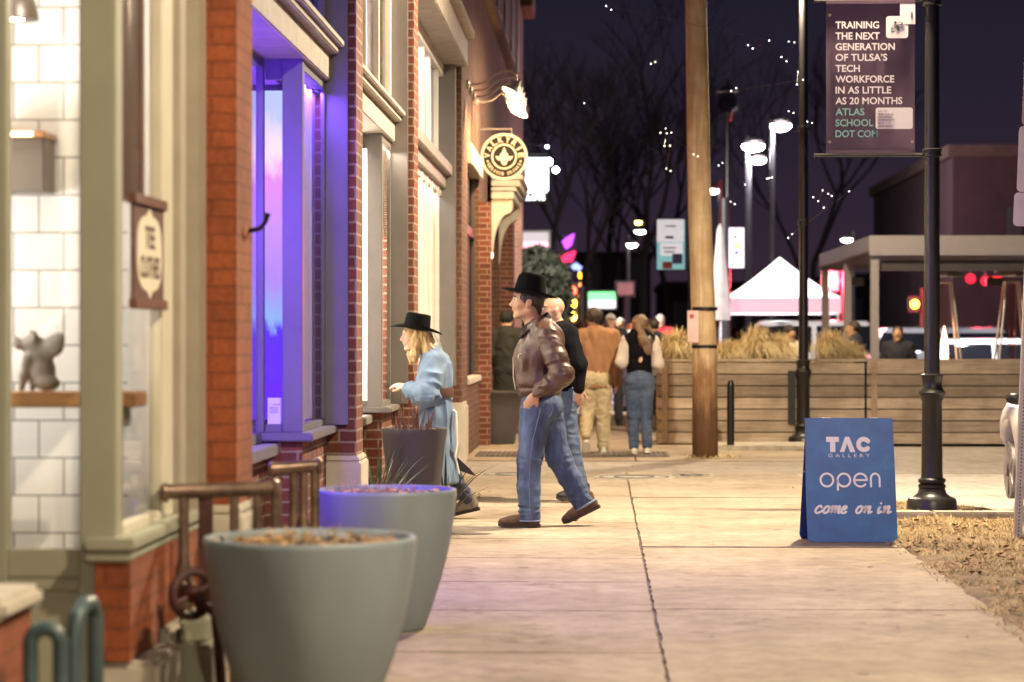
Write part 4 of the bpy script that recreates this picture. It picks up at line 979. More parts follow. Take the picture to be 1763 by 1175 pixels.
f = MB(); tx = ['Join the', 'Atlas School', 'community', 'on January 10', 'for a', 'celebration!']
for i, s_ in enumerate(tx):
    w = [16, 26, 23, 29, 9, 25][i]; addtext(f, s_, ((1511-1422)*k, (1511+w-1422)*k, bz(194+5.1*i), bz(190+5.1*i)), Mx, z0=.0085)
f.build('sticker_print', M('print_grey', (.18,.14,.14), .6), stk, off=wloc(t_))
f = MB()
for px_, py_ in ((1428,26),(1428,245),(1569,22),(1570,245)):
    c_ = q(px_, py_); ribbon(f, arc(c_[0], c_[1], .008, .008, 0, 360, 12)[:-1], .005, Mx, .003, True, .006)
f.build('eyelet', M('brass_eyelet', (.6,.5,.4), .3, .8), t_)

# wooden utility pole
pb = at(1214, 788, 28.7); t_ = thing('utility_pole', 'tall tapering wooden utility pole with a small sign strapped on', 'utility pole', pb)
px_ = [pb+Vector((0,0,-.2)), pb+Vector((.0,0,.4)), at(1213, 600, 28.7), at(1204, 350, 28.75), at(1198, 0, 28.8), at(1190, -250, 28.9), at(1184, -480, 28.95)]
MB().tube([px_[0], px_[1], px_[2], px_[3], px_[4], px_[5], px_[6]], [.155,.152,.146,.138,.128,.12,.112], 40).build('shaft', mt['pole'], t_, angle=180)
MB().box(-1.0, 1.0, -.06, .06, -.06, .06, Matrix.Translation(px_[6]-Vector((0,.16,.4)))).build('crossarm', mt['woodboxy'], t_, .005)
a = at(1185, 593, 28.5); b = at(1198, 535, 28.5)
sb = MB(); sb.box(a.x-.01, b.x+.035, 28.50, 28.53, a.z+.02, b.z); so = sb.build('notice', M('pink_notice', (.55,.38,.36), .6, var=.1), t_, .004)
f = MB(); c_ = at(1191, 545, 28.499); f.lathe([(.028,0),(.028,.003)], 16, M=frame_m((c_.x, 28.499, c_.z), (1,0,0), (0,0,1))); f.build('notice_mark', M('notice_red', (.35,.06,.06), .6), so, off=wloc(t_))
for py_ in (532, 597):
    c_ = at(1213, py_, 28.7); MB().lathe([(.152,-.02),(.154,-.018),(.154,.018),(.152,.02)], 32, c_).build('strap', mt['blk'], t_)
mb = MB(); rg = random.Random(4)
for i in range(260):
    a = rg.uniform(0, 6.28); q_ = .14+abs(rg.gauss(0,.12)); p = pb+Vector((q_*math.cos(a)+.08, q_*math.sin(a)*1.2, .0)); p.z = .003; L = rg.uniform(.03,.09); d = Vector((rg.uniform(-1,1), rg.uniform(-1,1), rg.uniform(.1,.7))).normalized()*L
    s_ = Vector((d.y,-d.x,0))*.12; mb.add([p-s_, p+s_, p+d], [(0,1,2)])
prop(mb.build('straw_litter', mt['straw'], None, angle=None), kind='stuff')

c_ = at(1258, 772, 30.6); t_ = thing('bollard', 'slim black round topped bollard in front of the wooden planter', 'bollard', (c_.x, c_.y, 0))
MB().lathe([(.047,-.05),(.047,.80),(.044,.84),(.03,.875),(.001,.885)], 20, (c_.x, c_.y, 0)).build('post', mt['blk'], t_)
MB().lathe([(.075,0),(.075,.012),(.05,.018)], 20, (c_.x, c_.y, .0)).build('base_plate', mt['blk'], t_)

# perforated sign post with three plates
t_ = thing('sign_post', 'leaning perforated steel sign post carrying three plates at the verge', 'sign post', (wx(1751, 17), 17, 0))
a = Vector((wx(1752, 17), 17, -.1)); d = Vector((.04, 0, 1)).normalized(); sx = Vector((1,0,0)); mt['steel'] = M('galvanised_steel', (.48,.45,.45), .45, .6, var=.15, vs=20)
Mx = frame_m(a, (1,0,-.04), d); f = MB(); hw = .027
f.prism([(-hw,-.0),(hw,-.0),(hw,3.6),(-hw,3.6)], 'z', -.054, 0, Mx); f.build('post', mt['steel'], t_, .003)
f = MB()
for i in range(138): f.lathe([(.0055,0),(.0055,.0006)], 8, M=Mx @ Matrix.Translation((0, .12+.0254*i, .0004)))
f.build('perforation', M('hole_dark', (.02,.018,.018), .9), t_)
for z0, z1, w, cl in ((2.20,2.435,.30,(.62,.52,.60)),(2.44,2.90,.27,(.60,.52,.55)),(2.905,3.42,.235,(.42,.32,.27))):
    f = MB(); f.prism(rrect(-w/2+.005, w/2+.02, z0, z1, .03), 'z', .002, .006, Mx @ Matrix.Translation((.02,.1,0))); f.build('sign_plate', M('plate_%d' % int(z0*100), cl, .35, .35, var=.1), t_)

# A-frame sign
mt['blue'] = None
def blue_paint():
    m, t, b, oc = base('blue_board_paint')
    n = ramp(t, nnoise(t, oc, 5, 6, .65), [(.3, (.003,.072,.25)), (.55, (.005,.115,.34)), (.75, (.018,.19,.43))])
    ed = ramp(t, nnoise(t, vscale(t, oc, (14,14,3)), 6, 6, .8), [(.76, (1,1,1)), (.80, (1.8,1.5,1.2))])
    t.links.new(mixc(t, 1, n, ed, 'MULTIPLY'), b.inputs['Base Color']); b.inputs['Roughness'].default_value = .42; bumpn(t, b, nnoise(t, oc, 80, 4), .08, .003); return m
mt['blue'] = blue_paint()
Ys = 16.85; bl0 = at(1391, 934, Ys); x0, x1 = wx(1391, Ys), wx(1546, Ys); tilt = R(8.5); k = (x1-x0)/155.0
t_ = thing('a_frame_sign', 'blue folding pavement sign reading open come on in', 'sign', ((x0+x1)/2, Ys, 0))
up = Vector((-.012, math.sin(tilt), math.cos(tilt))); Mx = frame_m((x0, Ys, .003), (1,0,.0), up); HB = .868
f = MB(); w = x1-x0; pl = [(.0,.02),(.02,.0),(w-.035,.0),(w-.03,.006),(w,.028),(w-.004,HB*.5),(w-.012,HB-.004),(w-.02,HB),(.0,HB),(-.004,HB*.4)]
f.prism(pl, 'z', -.016, 0, Mx); f.build('front_board', mt['blue'], t_, .002)
Mb = frame_m((x0+.0, Ys+.30, .003), (1,0,0), Vector((.0,-math.sin(tilt*.99),math.cos(tilt))))
f = MB(); f.prism([(-.035,.03),(-.02,.0),(w-.03,.0),(w-.03,HB-.012),(-.0,HB-.012)], 'z', -.0, .016, Mb); f.build('back_board', M('blue_board_back', (.008,.05,.17), .5, var=.2), t_, .002)
f = MB(); 
for u in (.12, w-.17): c_ = Mx @ Vector((u, HB-.005, -.02)); f.box(c_.x, c_.x+.06, c_.y-.014, c_.y+.03, c_.z, c_.z+.008)
f.build('hinge', mt['steel'], t_); MB().tube([Mx @ Vector((-.006,.5,-.02)), (x0-.014, Ys+.24, .47)], .005, 6).build('stay_cord', mt['blk'], t_)
mt['sgw'] = M('sign_white', (.80,.78,.74), .5, var=.03)
S = lambda px, py: ((px-1391)*k, (934-py)*k/math.cos(tilt)*.995)
# TAC: heavy letters, the A without its bar
f = MB(); e_ = .002
def pl_(pts): flat(f, [S(*p) for p in pts], Mx, e_)
pl_([(1427,761),(1427,752),(1449,752),(1449,761)]); pl_([(1433.5,778.5),(1433.5,761),(1442.5,761),(1442.5,778.5)])
pl_([(1450,778.5),(1460,752),(1467,752),(1460,772.5),(1458,778.5)]); pl_([(1463,763),(1467,752),(1477,778.5),(1468,778.5)])
ribbon(f, [S(1492+9.3*math.cos(a)*1.0, 765.2-9.3*math.sin(a)) for a in [R(v) for v in range(38, 323, 12)]], 8*k, Mx, e_)
f.build('lettering', mt['sgw'], t_)
f = MB(); addtext(f, 'GALLERY', (*sorted((S(1430,0)[0], S(1502,0)[0])), S(0,787.5)[1], S(0,781.5)[1]), Mx, ext=.0015, spacing=1.7); f.build('lettering', mt['sgw'], t_)
# open: thin round strokes
f = MB(); sw = 3.4*k; xh = 11.2
def st(pts, w=None, closed=False): ribbon(f, [S(*p) for p in pts], w or sw, Mx, .002, closed)
def ell_(cx, cy, a0, a1, rx=xh*.98, ry=xh, n=22): return [(cx+rx*math.cos(R(a0+(a1-a0)*i/n)), cy-ry*math.sin(R(a0+(a1-a0)*i/n))) for i in range(n+1)]
st(ell_(1426.5, 827, 0, 360)[:-1], None, True); st(ell_(1456, 827, 0, 360)[:-1], None, True); st([(1445.2,825),(1445.2,844)])
st([(1473.5,827),(1495,827)]); st(ell_(1484.5, 827, 0, 318)); st([(1502.5,838),(1502.5,825)]+ell_(1510, 825, 180, 0, 7.6, 9.3, 14)+[(1517.6,838)])
f.build('lettering', mt['sgw'], t_)
# come on in: joined script strokes, slanted
f = MB(); sw2 = 3.9*k; base_y = 884.0
def scr(pts, x, sc_=1.0):
    P_ = [(x+(p[0]+p[1]*.32)*sc_, base_y-p[1]*sc_) for p in pts]; 
    Q_ = [P_[0]]
    for i in range(len(P_)-1):                                        # Catmull-Rom
        p0 = P_[max(i-1,0)]; p1 = P_[i]; p2 = P_[i+1]; p3 = P_[min(i+2,len(P_)-1)]
        for u in (.2,.4,.6,.8,1):
            Q_.append(tuple(.5*(2*p1[j]+(p2[j]-p0[j])*u+(2*p0[j]-5*p1[j]+4*p2[j]-p3[j])*u*u+(3*p1[j]-p0[j]-3*p2[j]+p3[j])*u**3) for j in (0,1)))
    ribbon(f, [S(*p) for p in Q_], sw2, Mx, .002)
c_l = [(9,9.5),(7,12),(3.5,11),(.5,6.5),(.8,2),(4,0),(8,1.2),(11,3.5)]
o_l = [(7,11.6),(3.2,10.5),(.6,6),(1.2,1.6),(4.6,0),(8.4,2.6),(9.2,7.5),(7,11.6),(9.5,9.2),(13,9.5)]
m_l = [(0,9),(2,11.5),(2.4,8),(1.2,0),(2.6,6),(6,11.2),(8,10),(7,0),(8.4,6),(11.6,11.2),(13.8,10),(13,3),(14,.2),(18,2.4)]
e_l = [(.5,5.6),(5,6.4),(7.4,9),(6,11.6),(2.6,10.4),(.4,5.5),(1.4,1),(5,0),(9,2)]
n_l = [(0,9),(2,11.5),(2.4,8),(1.2,0),(2.6,6),(6.4,11.2),(8.8,10),(8,3),(9,.2),(13,2.4)]
i_l = [(0,6),(2.4,11.5),(1,3),(2.2,.2),(6,2.6)]
for L_, x in ((c_l,1404),(o_l,1417.5),(m_l,1430.5),(e_l,1448.5),(o_l,1474),(n_l,1488),(i_l,1511.5),(n_l,1521)): scr(L_, x, 1.02)
cdot = S(1519, 867.2); flat(f, arc(cdot[0], cdot[1], 2*k, 2*k, 0, 360, 12)[:-1], Mx, .002); f.build('lettering', mt['sgw'], t_)
# ------------------------------------------------------------------ timber planter boxes and ornamental grass
def wood_box(x0, x1, y0, y1, h, label, nb=7):
    t_ = thing('timber_planter', label, 'planter box', ((x0+x1)/2, y0, 0), 0, 'timber planters round the patio')
    bh = (h-.06)/nb; f = MB(); rg = random.Random(int(x0*10)); th = .04
    for i in range(nb):
        z = .02+bh*i; j = lambda: rg.uniform(-.006, .006)
        f.box(x0, x1, y0+j(), y0+th, z, z+bh-.014)
    f.build('front_planks', mt['woodbox'], t_, .004)
    for xa, xb in ((x0-.002, x0+th), (x1-th, x1+.002)):
        f = MB()
        for i in range(nb): z = .02+bh*i; f.box(xa, xb, y0+th+.003, y1, z, z+bh-.014)
        f.build('side_planks', mt['woodboxy'], t_, .004)
    f = MB(); f.box(x0-.012, x1+.012, y0-.015, y0+.10, h-.035, h); f.box(x0-.012, x0+.1, y0+.101, y1, h-.035, h); f.box(x1-.1, x1+.012, y0+.101, y1, h-.035, h); f.box(x0-.012, x1+.012, y1-.1, y1+.01, h-.07, h-.036); f.build('cap_rail', mt['woodbox'], t_, .004)
    f = MB(); f.box(x0+th, x1-th, y0+th, y1, .02, h-.08); f.build('soil', mt['earth'], t_)
    f = MB(); f.box(x0+.05, x0+.13, y0-.02, y0-.001, .02, h-.04); f.build('corner_post', mt['woodboxy'], t_, .003)
    return t_
HB_ = 1.135
xs = [wx(1133, 32), wx(1372, 32), wx(1375, 32), wx(1489, 32), wx(1493, 32), 8.4]
wood_box(xs[0], xs[1], 32, 33.1, HB_, 'timber planter farthest along the pavement, right behind the utility pole')
wood_box(xs[2], xs[3], 32.02, 33.1, HB_, 'short middle timber planter behind the blue pavement sign')
wood_box(xs[4], xs[5], 32.0, 33.1, HB_-.0, 'long timber planter under the patio canopy')
f = MB(); x = wx(1364, 31.93); f.box(x-.055, x+.045, 31.93, 31.965, .28, .98); t_ = prop(f.build('steel_channel', mt['blk'], None, .004), 'dark upright steel channel fixed on the first timber planter face', 'channel')
def grass_clump(x, y, z, r, h, label, seed, n=1500):
    rg = random.Random(seed); t_ = thing('ornamental_grass', label, 'ornamental grass', (x, y, z), 0, 'straw coloured grass clumps in the timber planters'); mb = MB()
    for i in range(n):
        a = rg.uniform(0, 6.28); lean = rg.uniform(.1, 1.0)**.8; L = rg.uniform(.75, 1.05); d = Vector((math.cos(a)+.25, math.sin(a), 0)); s_ = Vector((-math.sin(a), math.cos(a), 0))*rg.uniform(.003,.006); vs = []; K = 6; b0 = Vector((rg.gauss(0,.07), rg.gauss(0,.07), 0))
        for k in range(K+1):
            u = k/K; p = Vector((x, y, z))+d*(r*lean*L*(.35*u+.65*u*u))+Vector((0,0,h*L*(1.55*u-(.60+.85*lean)*u*u)))+b0; ww = 1-.8*u
            vs += [p-s_*ww, p+s_*ww]
        mb.add(vs, [(2*k, 2*k+1, 2*k+3, 2*k+2) for k in range(K)])
    mb.build('blades', mt['straw'], t_, angle=180)
    MB().lathe([(.10,-.08),(.09,.05),(.02,.09)], 12, (x,y,z)).build('crown', mt['leafdead'], t_)
for i, (px, L_) in enumerate(((1165,'straw grass clump half hidden behind the utility pole'),(1252,'low straw grass clump just past the utility pole'),(1300,'bushy straw grass clump in the middle of the first timber planter'),(1338,'straw grass clump close to the second street lamp'),(1428,'broad straw grass clump in the short middle planter'),(1462,'small straw grass clump at the canopy post'))):
    grass_clump(wx(px, 32.5), 32.5, HB_-.08, [.46,.34,.42,.36,.44,.26][i], [.66,.46,.70,.56,.64,.40][i], L_, 20+i)

# ------------------------------------------------------------------ patio canopy and heaters
t_ = thing('patio_canopy', 'flat roofed pale metal canopy on slim posts over the patio', 'canopy', (6.2, 40, 0))
cx0, cx1, cy0, cy1, cz = wx(1497, 36), 10.5, 36.0, 44.2, 2.93
cmat = M('canopy_white_metal', (.30,.27,.28), .4, .2, var=.05)
f = MB(); f.box(cx0, cx1, cy0, cy0+.07, cz-.30, cz); f.box(cx0, cx0+.07, cy0+.071, cy1, cz-.22, cz); f.box(cx0, cx1, cy1-.07, cy1, cz-.3, cz-.001); f.build('fascia', cmat, t_, .01)
f = MB(); f.box(cx0+.07, cx1, cy0+.07, cy1-.07, cz-.06, cz-.01)
for i in range(9): y = cy0+.9*i+.4; f.box(cx0+.071, cx1, y, y+.08, cz-.2, cz-.061)
f.build('roof_deck', cmat, t_)
f = MB(); f.box(cx0+.2, cx1, cy0+.15, cy0+.25, cz-.52, cz-.36); f.build('rolled_blind', mt['dark'], t_)
for x, y in ((cx0+.03, cy0+.08), (cx0+.03, 40.0), (cx0+.03, 43.9), (8.5, cy0+.08), (8.5, 43.9)): MB().box(x, x+.12, y, y+.12, 0, cz-.301).build('post', cmat, t_, .006)
lamp('canopy_light', 'AREA', (6.0, 40.5, cz-.25), 30, (1,.70,.42), t_, 2.0)
MB().box(7.0, 7.3, 43.95, 44.1, 2.35, 2.5).build('added_rear_flood', mt['dark'], t_, .01); lamp('added_rear_flood', 'SPOT', (7.1, 44.3, 2.4), 170, (.92,.93,1), t_, .1, spot=140, tgt=(6.5, 52, .8), blend=.4); MB().box(4.5, 4.8, 43.95, 44.1, 2.35, 2.5).build('added_rear_flood', mt['dark'], t_, .01); lamp('added_rear_flood', 'SPOT', (4.65, 44.3, 2.4), 170, (.95,.93,1), t_, .1, spot=120, tgt=(4.4, 55, .9), blend=.4)  # two unseen floods added to brighten the parked cars behind
def heater(x, y, label, lit=True):
    t_ = thing('patio_heater', label, 'patio heater', (x, y, 0), 0, 'pyramid patio heaters behind the long timber planter')
    f = MB(); b_, tt, z0, z1 = .26, .10, .75, 2.25
    for sx in (-1, 1):
        for sy in (-1, 1): f.tube([(x+sx*b_, y+sy*b_, z0), (x+sx*tt, y+sy*tt, z1)], .018, 6)
    for z, u in ((z0, 0), (z1, 1)):
        r = b_+(tt-b_)*u
        for p, q in (((-r,-r),(r,-r)),((r,-r),(r,r)),((r,r),(-r,r)),((-r,r),(-r,-r))): f.tube([(x+p[0],y+p[1],z),(x+q[0],y+q[1],z)], .018, 6)
    f.build('frame', mt['steel'], t_)
    MB().box(x-.27, x+.27, y-.27, y+.27, 0, .73).build('gas_housing', mt['dark'], t_, .02)
    MB().lathe([(.0001,2.55),(.12,2.47),(.3,2.36),(.3,2.34),(.0001,2.36)], 4, (x, y, 0), M=None).build('cap', mt['steel'], t_)
    MB().lathe([(.06,.8),(.06,2.28)], 16, (x, y, 0)).build('glass_tube', glass('heater_tube', (1,.8,.75)), t_)
    if not lit: return
    MB().lathe([(.02,.78),(.06,.85),(.06,1.2),(.05,1.36),(.03,1.48),(.012,1.56),(.001,1.6)], 12, (x, y, 0)).build('flame', E('heater_flame', (1,.62,.36), 3), t_)
    lamp('flame_light', 'POINT', (x, y-.1, 1.5), 2.5, (1,.5,.2), t_, .08)
heater(wx(1629, 36.6), 36.8, 'patio heater with a tall flame just behind the near street lamp'); heater(wx(1746, 36.6), 36.8, 'patio heater at the edge of the view by the sign post', False)

# ------------------------------------------------------------------ market tent
Yt = 62.0; tx0, tx1 = wx(1252, Yt), wx(1448, Yt); ze, zp, zv = wz(512, Yt, 5), wz(440, Yt, 5), wz(540, Yt, 5)
t_ = thing('market_tent', 'peaked white canvas tent lit from inside beyond the patio', 'tent', ((tx0+tx1)/2, Yt, 0))
mcx, mcy, hw = (tx0+tx1)/2, Yt+1.5, (tx1-tx0)/2; mt['tent'] = M('lit_tent_canvas', (.85,.85,.86), .7, var=.03, emit=(1,.93,.9), es=1.15)  # light from inside the tent is put into the canvas as emission
vs = []; fs = []; N_ = 16; K = 8
for i in range(N_+1):
    u = i/N_; r = hw*u; z = zp+(ze-zp)*(1-(1-u)**1.22)
    for e_ in range(4):
        c0 = [(-1,-1),(1,-1),(1,1),(-1,1)][e_]; c1 = [(1,-1),(1,1),(-1,1),(-1,-1)][e_]
        for k in range(K): w = k/K; vs.append((mcx+r*(c0[0]+(c1[0]-c0[0])*w), mcy+r*(c0[1]+(c1[1]-c0[1])*w), z-.06*hw*u*math.sin(math.pi*w)*(1-u)))
n = 4*K
for i in range(N_):
    for k in range(n): a = i*n+k; b = i*n+(k+1)%n; fs.append((a, b, b+n, a+n))
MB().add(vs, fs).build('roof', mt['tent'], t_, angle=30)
f = MB()
for a in (((-1,-1),(1,-1)),((1,-1),(1,1)),((-1,1),(-1,-1)),((1,1),(-1,1))):
    p, q = a; x0, y0, x1, y1 = mcx+hw*p[0], mcy+hw*p[1], mcx+hw*q[0], mcy+hw*q[1]
    f.box(min(x0,x1)-.01, max(x0,x1)+.01, min(y0,y1)-.01, max(y0,y1)+.01, zv, ze)
f.build('valance', M('lit_valance_canvas', (.55,.50,.56), .8, var=.05, emit=(.75,.62,.72), es=.22), t_)  # valance glow is emission too, standing for the light inside
for sx in (-1, 1):
    for sy in (-1, 1): MB().box(mcx+sx*(hw-.06)-.03, mcx+sx*(hw-.06)+.03, mcy+sy*(hw-.06)-.03, mcy+sy*(hw-.06)+.03, 0, ze-.02).build('leg', mt['steel'], t_)
lamp('tent_light', 'POINT', (mcx, mcy, ze-.3), 90, (1,.92,.85), t_, .3)
# closed parasol beside the dark lamp post
p = at(1240, 580, 47); t_ = thing('closed_parasol', 'tall furled pale parasol standing beside the slim dark lamp post', 'parasol', (p.x, p.y, 0))
MB().lathe([(.19,1.75),(.2,1.9),(.13,2.7),(.06,3.5),(.01,3.62)], 18, (p.x, p.y, 0)).build('furled_canopy', M('parasol_canvas', (.42,.36,.34), .8, var=.15), t_)
MB().tube([(p.x,p.y,0),(p.x,p.y,1.8)], .03, 8).build('pole', mt['steel'], t_)

# ------------------------------------------------------------------ banners, signs, signals far down the street
def far_banner(px0, px1, py0, py1, Y, label, pole_dx, cols, dots=True):
    a, b = at(px0, py1, Y), at(px1, py0, Y); t_ = thing('street_banner', label, 'banner', (a.x, Y, a.z), 0, 'pale banners on distant poles'); Mx = frame_m((a.x, Y, a.z), (1,0,0), (0,0,1)); w, h = b.x-a.x, b.z-a.z
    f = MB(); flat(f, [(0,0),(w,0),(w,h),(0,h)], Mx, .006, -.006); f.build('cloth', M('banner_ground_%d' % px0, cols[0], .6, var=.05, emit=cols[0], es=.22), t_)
    f = MB()
    for i, (x, y, ww, hh) in enumerate(cols[1]): flat(f, rrect(w*x, w*(x+ww), h*y, h*(y+hh), .02), Mx, .003, .001+.0004*i)
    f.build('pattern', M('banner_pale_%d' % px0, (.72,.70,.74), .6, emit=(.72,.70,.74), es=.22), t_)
    for j, (c_, rects) in enumerate(cols[2]):
        f = MB()
        for i, (x, y, ww, hh) in enumerate(rects): flat(f, rrect(w*x, w*(x+ww), h*y, h*(y+hh), .015), Mx, .003, .006+.002*j+.0004*i)
        f.build('pattern', M('banner_mark_%d_%d' % (px0, j), c_, .6), t_)
    x = a.x+pole_dx*w; f = MB(); f.tube([(x,Y+.06,0),(x,Y+.06,b.z+.6)], .07, 10)
    for z in (a.z, b.z): f.tube([(a.x,Y+.01,z),(b.x,Y+.01,z),(x,Y+.05,z)] if pole_dx > .5 else [(b.x,Y+.01,z),(a.x,Y+.01,z),(x,Y+.05,z)], .014, 6)
    f.build('pole', mt['lpole'], t_)
far_banner(1131, 1179, 378, 465, 44, 'teal and white patterned banner to the side of the utility pole', 1.25, ((.22,.48,.50), [(0,.55,.96,.45),(.12,.28,.8,.25)], [((.06,.06,.10), [(.3,.62,.3,.05)]), ((.45,.08,.08), [(.2,.02,.35,.14)]), ((.08,.09,.28), [(.55,.12,.36,.2)]), ((.5,.5,.55), [(.3,.85,.4,.03),(.2,.42,.5,.03),(.25,.34,.4,.03)])]))
far_banner(1255, 1281, 392, 462, 49, 'narrow white banner with coloured dots beyond the closed parasol', -.3, ((.62,.56,.66), [(.1,.1,.8,.8)], [((.12,.12,.35), [(.3,.72,.25,.09),(.35,.33,.3,.1)]), ((.75,.35,.15), [(.35,.48,.4,.13)])]))
def lensobj(parent, p, r, col, s, nm='lens'):
    return MB().sphere(p, r, 14, 9, (1,.5,1)).build(nm, E('signal_light', col, s), parent)
def signal(px, py, Y, n, lit, label, h=None, r=.13, grp='traffic signals down the street', glowW=0):
    p = at(px, py, Y); t_ = thing('traffic_signal', label, 'traffic signal', p, 0, grp)
    MB().box(p.x-r*1.4, p.x+r*1.4, Y+.02, Y+.3, p.z-r*3*n/2-.05, p.z+r*3*n/2+.05).build('housing', mt['dark'], t_, .03)
    for i in range(n):
        q = (p.x, Y-.02, p.z+r*3*((n-1)/2-i)); c = lit.get(i)
        if c: lensobj(t_, q, r, c[0], c[1])
        else: MB().sphere(q, r*.9, 12, 8, (1,.4,1)).build('lens', mt['dark'], t_)
    MB().tube([(p.x+r*2.2, Y+.15, 0), (p.x+r*2.2, Y+.15, p.z+r*4)], .07, 8).build('pole', mt['lpole'], t_)
    MB().box(p.x+r*1.3, p.x+r*2.2, Y+.1, Y+.2, p.z-.05, p.z+.05).build('bracket', mt['lpole'], t_)
    if glowW: lamp('signal_glow', 'POINT', (p.x, Y-.4, p.z), glowW, (1,.05,.08), t_, .1)
amb = (1,.42,.02); red = (1,.02,.03)
signal(985, 523, 70, 3, {0:((1,.06,.03),5), 1:((1,.5,.03),9), 2:((1,.62,.05),9)}, 'traffic signal with stacked red and yellow lights above the crowd', r=.125)
signal(1002, 492, 85, 3, {0:(amb,4), 1:((.8,.35,.1),1), 2:((.8,.3,.1),.8)}, 'dim amber traffic signal high over the crowd', r=.12)
signal(1430, 483, 58, 1, {0:((1,.10,.10),22)}, 'single glaring red traffic light beside the white tent', r=.15, glowW=650)
signal(1575, 524, 60, 1, {0:((1,.55,.02),9)}, 'round amber light glowing beyond the patio post', r=.10)
for i, (px, L_) in enumerate(((1671,'nearest red lamp of three glowing under the far canopy edge'),(1697,'middle red lamp of three glowing under the far canopy edge'),(1717,'last red lamp of three glowing under the far canopy edge'))):
    p = at(px, 480+(i == 1)*4, 55); t_ = thing('red_lantern', L_, 'lantern', p, 0, 'three red lanterns'); lensobj(t_, p, .11, (.9,.012,.03), 1.1, 'glass'); MB().tube([p+Vector((0,0,.09)), p+Vector((0,0,.6))], .01, 6).build('cord', mt['blk'], t_)
    MB().lathe([(.05,.0),(.03,.06),(.01,.08)], 10, p+Vector((0,0,.09))).build('cap', mt['dark'], t_)
    MB().tube([p+Vector((-.4,.2,.6)), p+Vector((.4,.2,.6))], .02, 6).build('wire', mt['blk'], t_)
lamp('red_glow', 'POINT', at(1690, 470, 56), 160, (1,.04,.08), None, .3)
def panel_sign(px0, px1, py0, py1, Y, label, bands, pole=.5, name='shop_sign', cat='sign', es=1):
    a, b = at(px0, py1, Y), at(px1, py0, Y); t_ = thing(name, label, cat, (a.x, Y, a.z)); h = b.z-a.z
    z = b.z
    for i, (fr, c, s) in enumerate(bands):
        MB().box(a.x, b.x, Y, Y+.15, z-h*fr, z-.004).build('panel', E('panel_%d_%d' % (px0, i), c, s) if s else M('panel_%d_%d' % (px0, i), c, .6), t_, .02); z -= h*fr
    MB().box(a.x-.05, b.x+.05, Y+.16, Y+.24, a.z-.05, b.z+.05).build('frame', mt['dark'], t_)
    x = a.x+(b.x-a.x)*pole; MB().tube([(x, Y+.3, 0), (x, Y+.3, b.z)], .06, 8).build('pole', mt['lpole'], t_)
    return t_
panel_sign(1013, 1060, 503, 531, 75, 'lit sign, green over white, above the distant crowd', [(.5,(.16,.75,.22),.95), (.5,(.72,.66,.74),.75)])
panel_sign(1062, 1090, 487, 508, 66, 'small unlit grey sign on a pole over the crowd', [(1,(.42,.36,.38),0)], name='street_sign')
panel_sign(892, 944, 400, 452, 54, 'pink lit awning sign on the wall past the bar', [(.3,(.55,.47,.48),.45), (.3,(.85,.42,.50),.75), (.4,(.85,.55,.72),.75)], 0.02, 'awning_sign')
panel_sign(884, 930, 455, 520, 56, 'pale lilac glowing shop panel beneath the pink awning sign', [(1,(.70,.60,.85),.7)], 0.02, 'glowing_sign')
panel_sign(862, 893, 500, 560, 58, 'bluish white lit shop window panel behind the hatted man', [(1,(.65,.62,.95),.8)], 0.02, 'lit_shop_window')  # glowing panel stands in for a lit shop window
t_ = thing('neon_sign', 'small slanted neon sign, violet above red, over the street', 'neon sign', at(975, 436, 80)); f = MB(); o = at(975, 436, 80)
for nm, c, pts in (('violet_tube', (.55,.08,1), [(-.1,.3),(.05,.45),(.2,.62),(.1,.3),(-.05,.18)]), ('red_tube', (1,.03,.12), [(-.22,-.35),(-.02,-.12),(.12,-.05),(.24,.05),(.15,-.22),(-.1,-.2)])):
    MB().tube([(o.x+a, o.y, o.z+b) for a, b in pts], .085, 8).build(nm, E(nm, c, .8), t_)
MB().box(o.x-.3, o.x+.3, o.y+.1, o.y+.16, o.z-.5, o.z+.6).build('backing', mt['dark'], t_); MB().tube([(o.x,o.y+.2,0),(o.x,o.y+.2,o.z)], .06, 8).build('pole', mt['lpole'], t_)
t_ = thing('neon_sign', 'small pale blue neon shape below the violet and red neon', 'neon sign', at(993, 460, 80)); o = at(991, 460, 80)
MB().tube([(o.x-.1,o.y,o.z-.05),(o.x+.02,o.y,o.z+.06),(o.x+.13,o.y,o.z-.02),(o.x+.05,o.y,o.z-.1)], .09, 8).build('tube', E('neon_blue', (.35,.45,1), .7), t_); MB().tube([(o.x,o.y+.1,0),(o.x,o.y+.1,o.z)], .05, 8).build('pole', mt['lpole'], t_)

# distant lit street lamps (cobra heads)
def far_lamp(px, py, Y, w, h, col, s, label, pole_px=None, light=0):
    p = at(px, py, Y); t_ = thing('area_light', label, 'street light', (p.x, p.y, 0), 0, 'distant lit street lights')
    pxp = wx(pole_px, Y) if pole_px else p.x+w*.7
    MB().tube([(pxp, Y+.1, 0), (pxp, Y+.1, p.z+.25)], [.09,.06], 10).build('pole', mt['lpole'], t_)
    MB().tube([(pxp, Y+.1, p.z+.2), (p.x, Y, p.z+h*.45)], .04, 8).build('arm', mt['lpole'], t_)
    MB().lathe([(w*.52,0),(w*.5,h*.3),(w*.2,h*.5),(.02,h*.55)], 18, p, 1, .7).build('housing', mt['dark'], t_)
    MB().sphere(p-Vector((0,0,h*.08)), 1, 18, 10, (w*.5, w*.35, h*.42)).build('lens', E('far_lens', col, s), t_)
    if light: lamp('lamp_light', 'POINT', p-Vector((0,.3,h*.8)), light, col, t_, .2)
cool = (1,.96,.98)
far_lamp(1297, 250, 68, .62, .37, cool, 22, 'brightest distant street light, upper disc of the close pair', 1287, 260)
far_lamp(1305, 274, 72, .47, .30, cool, 16, 'lower disc of the close pair of distant street lights', 1290, 200)
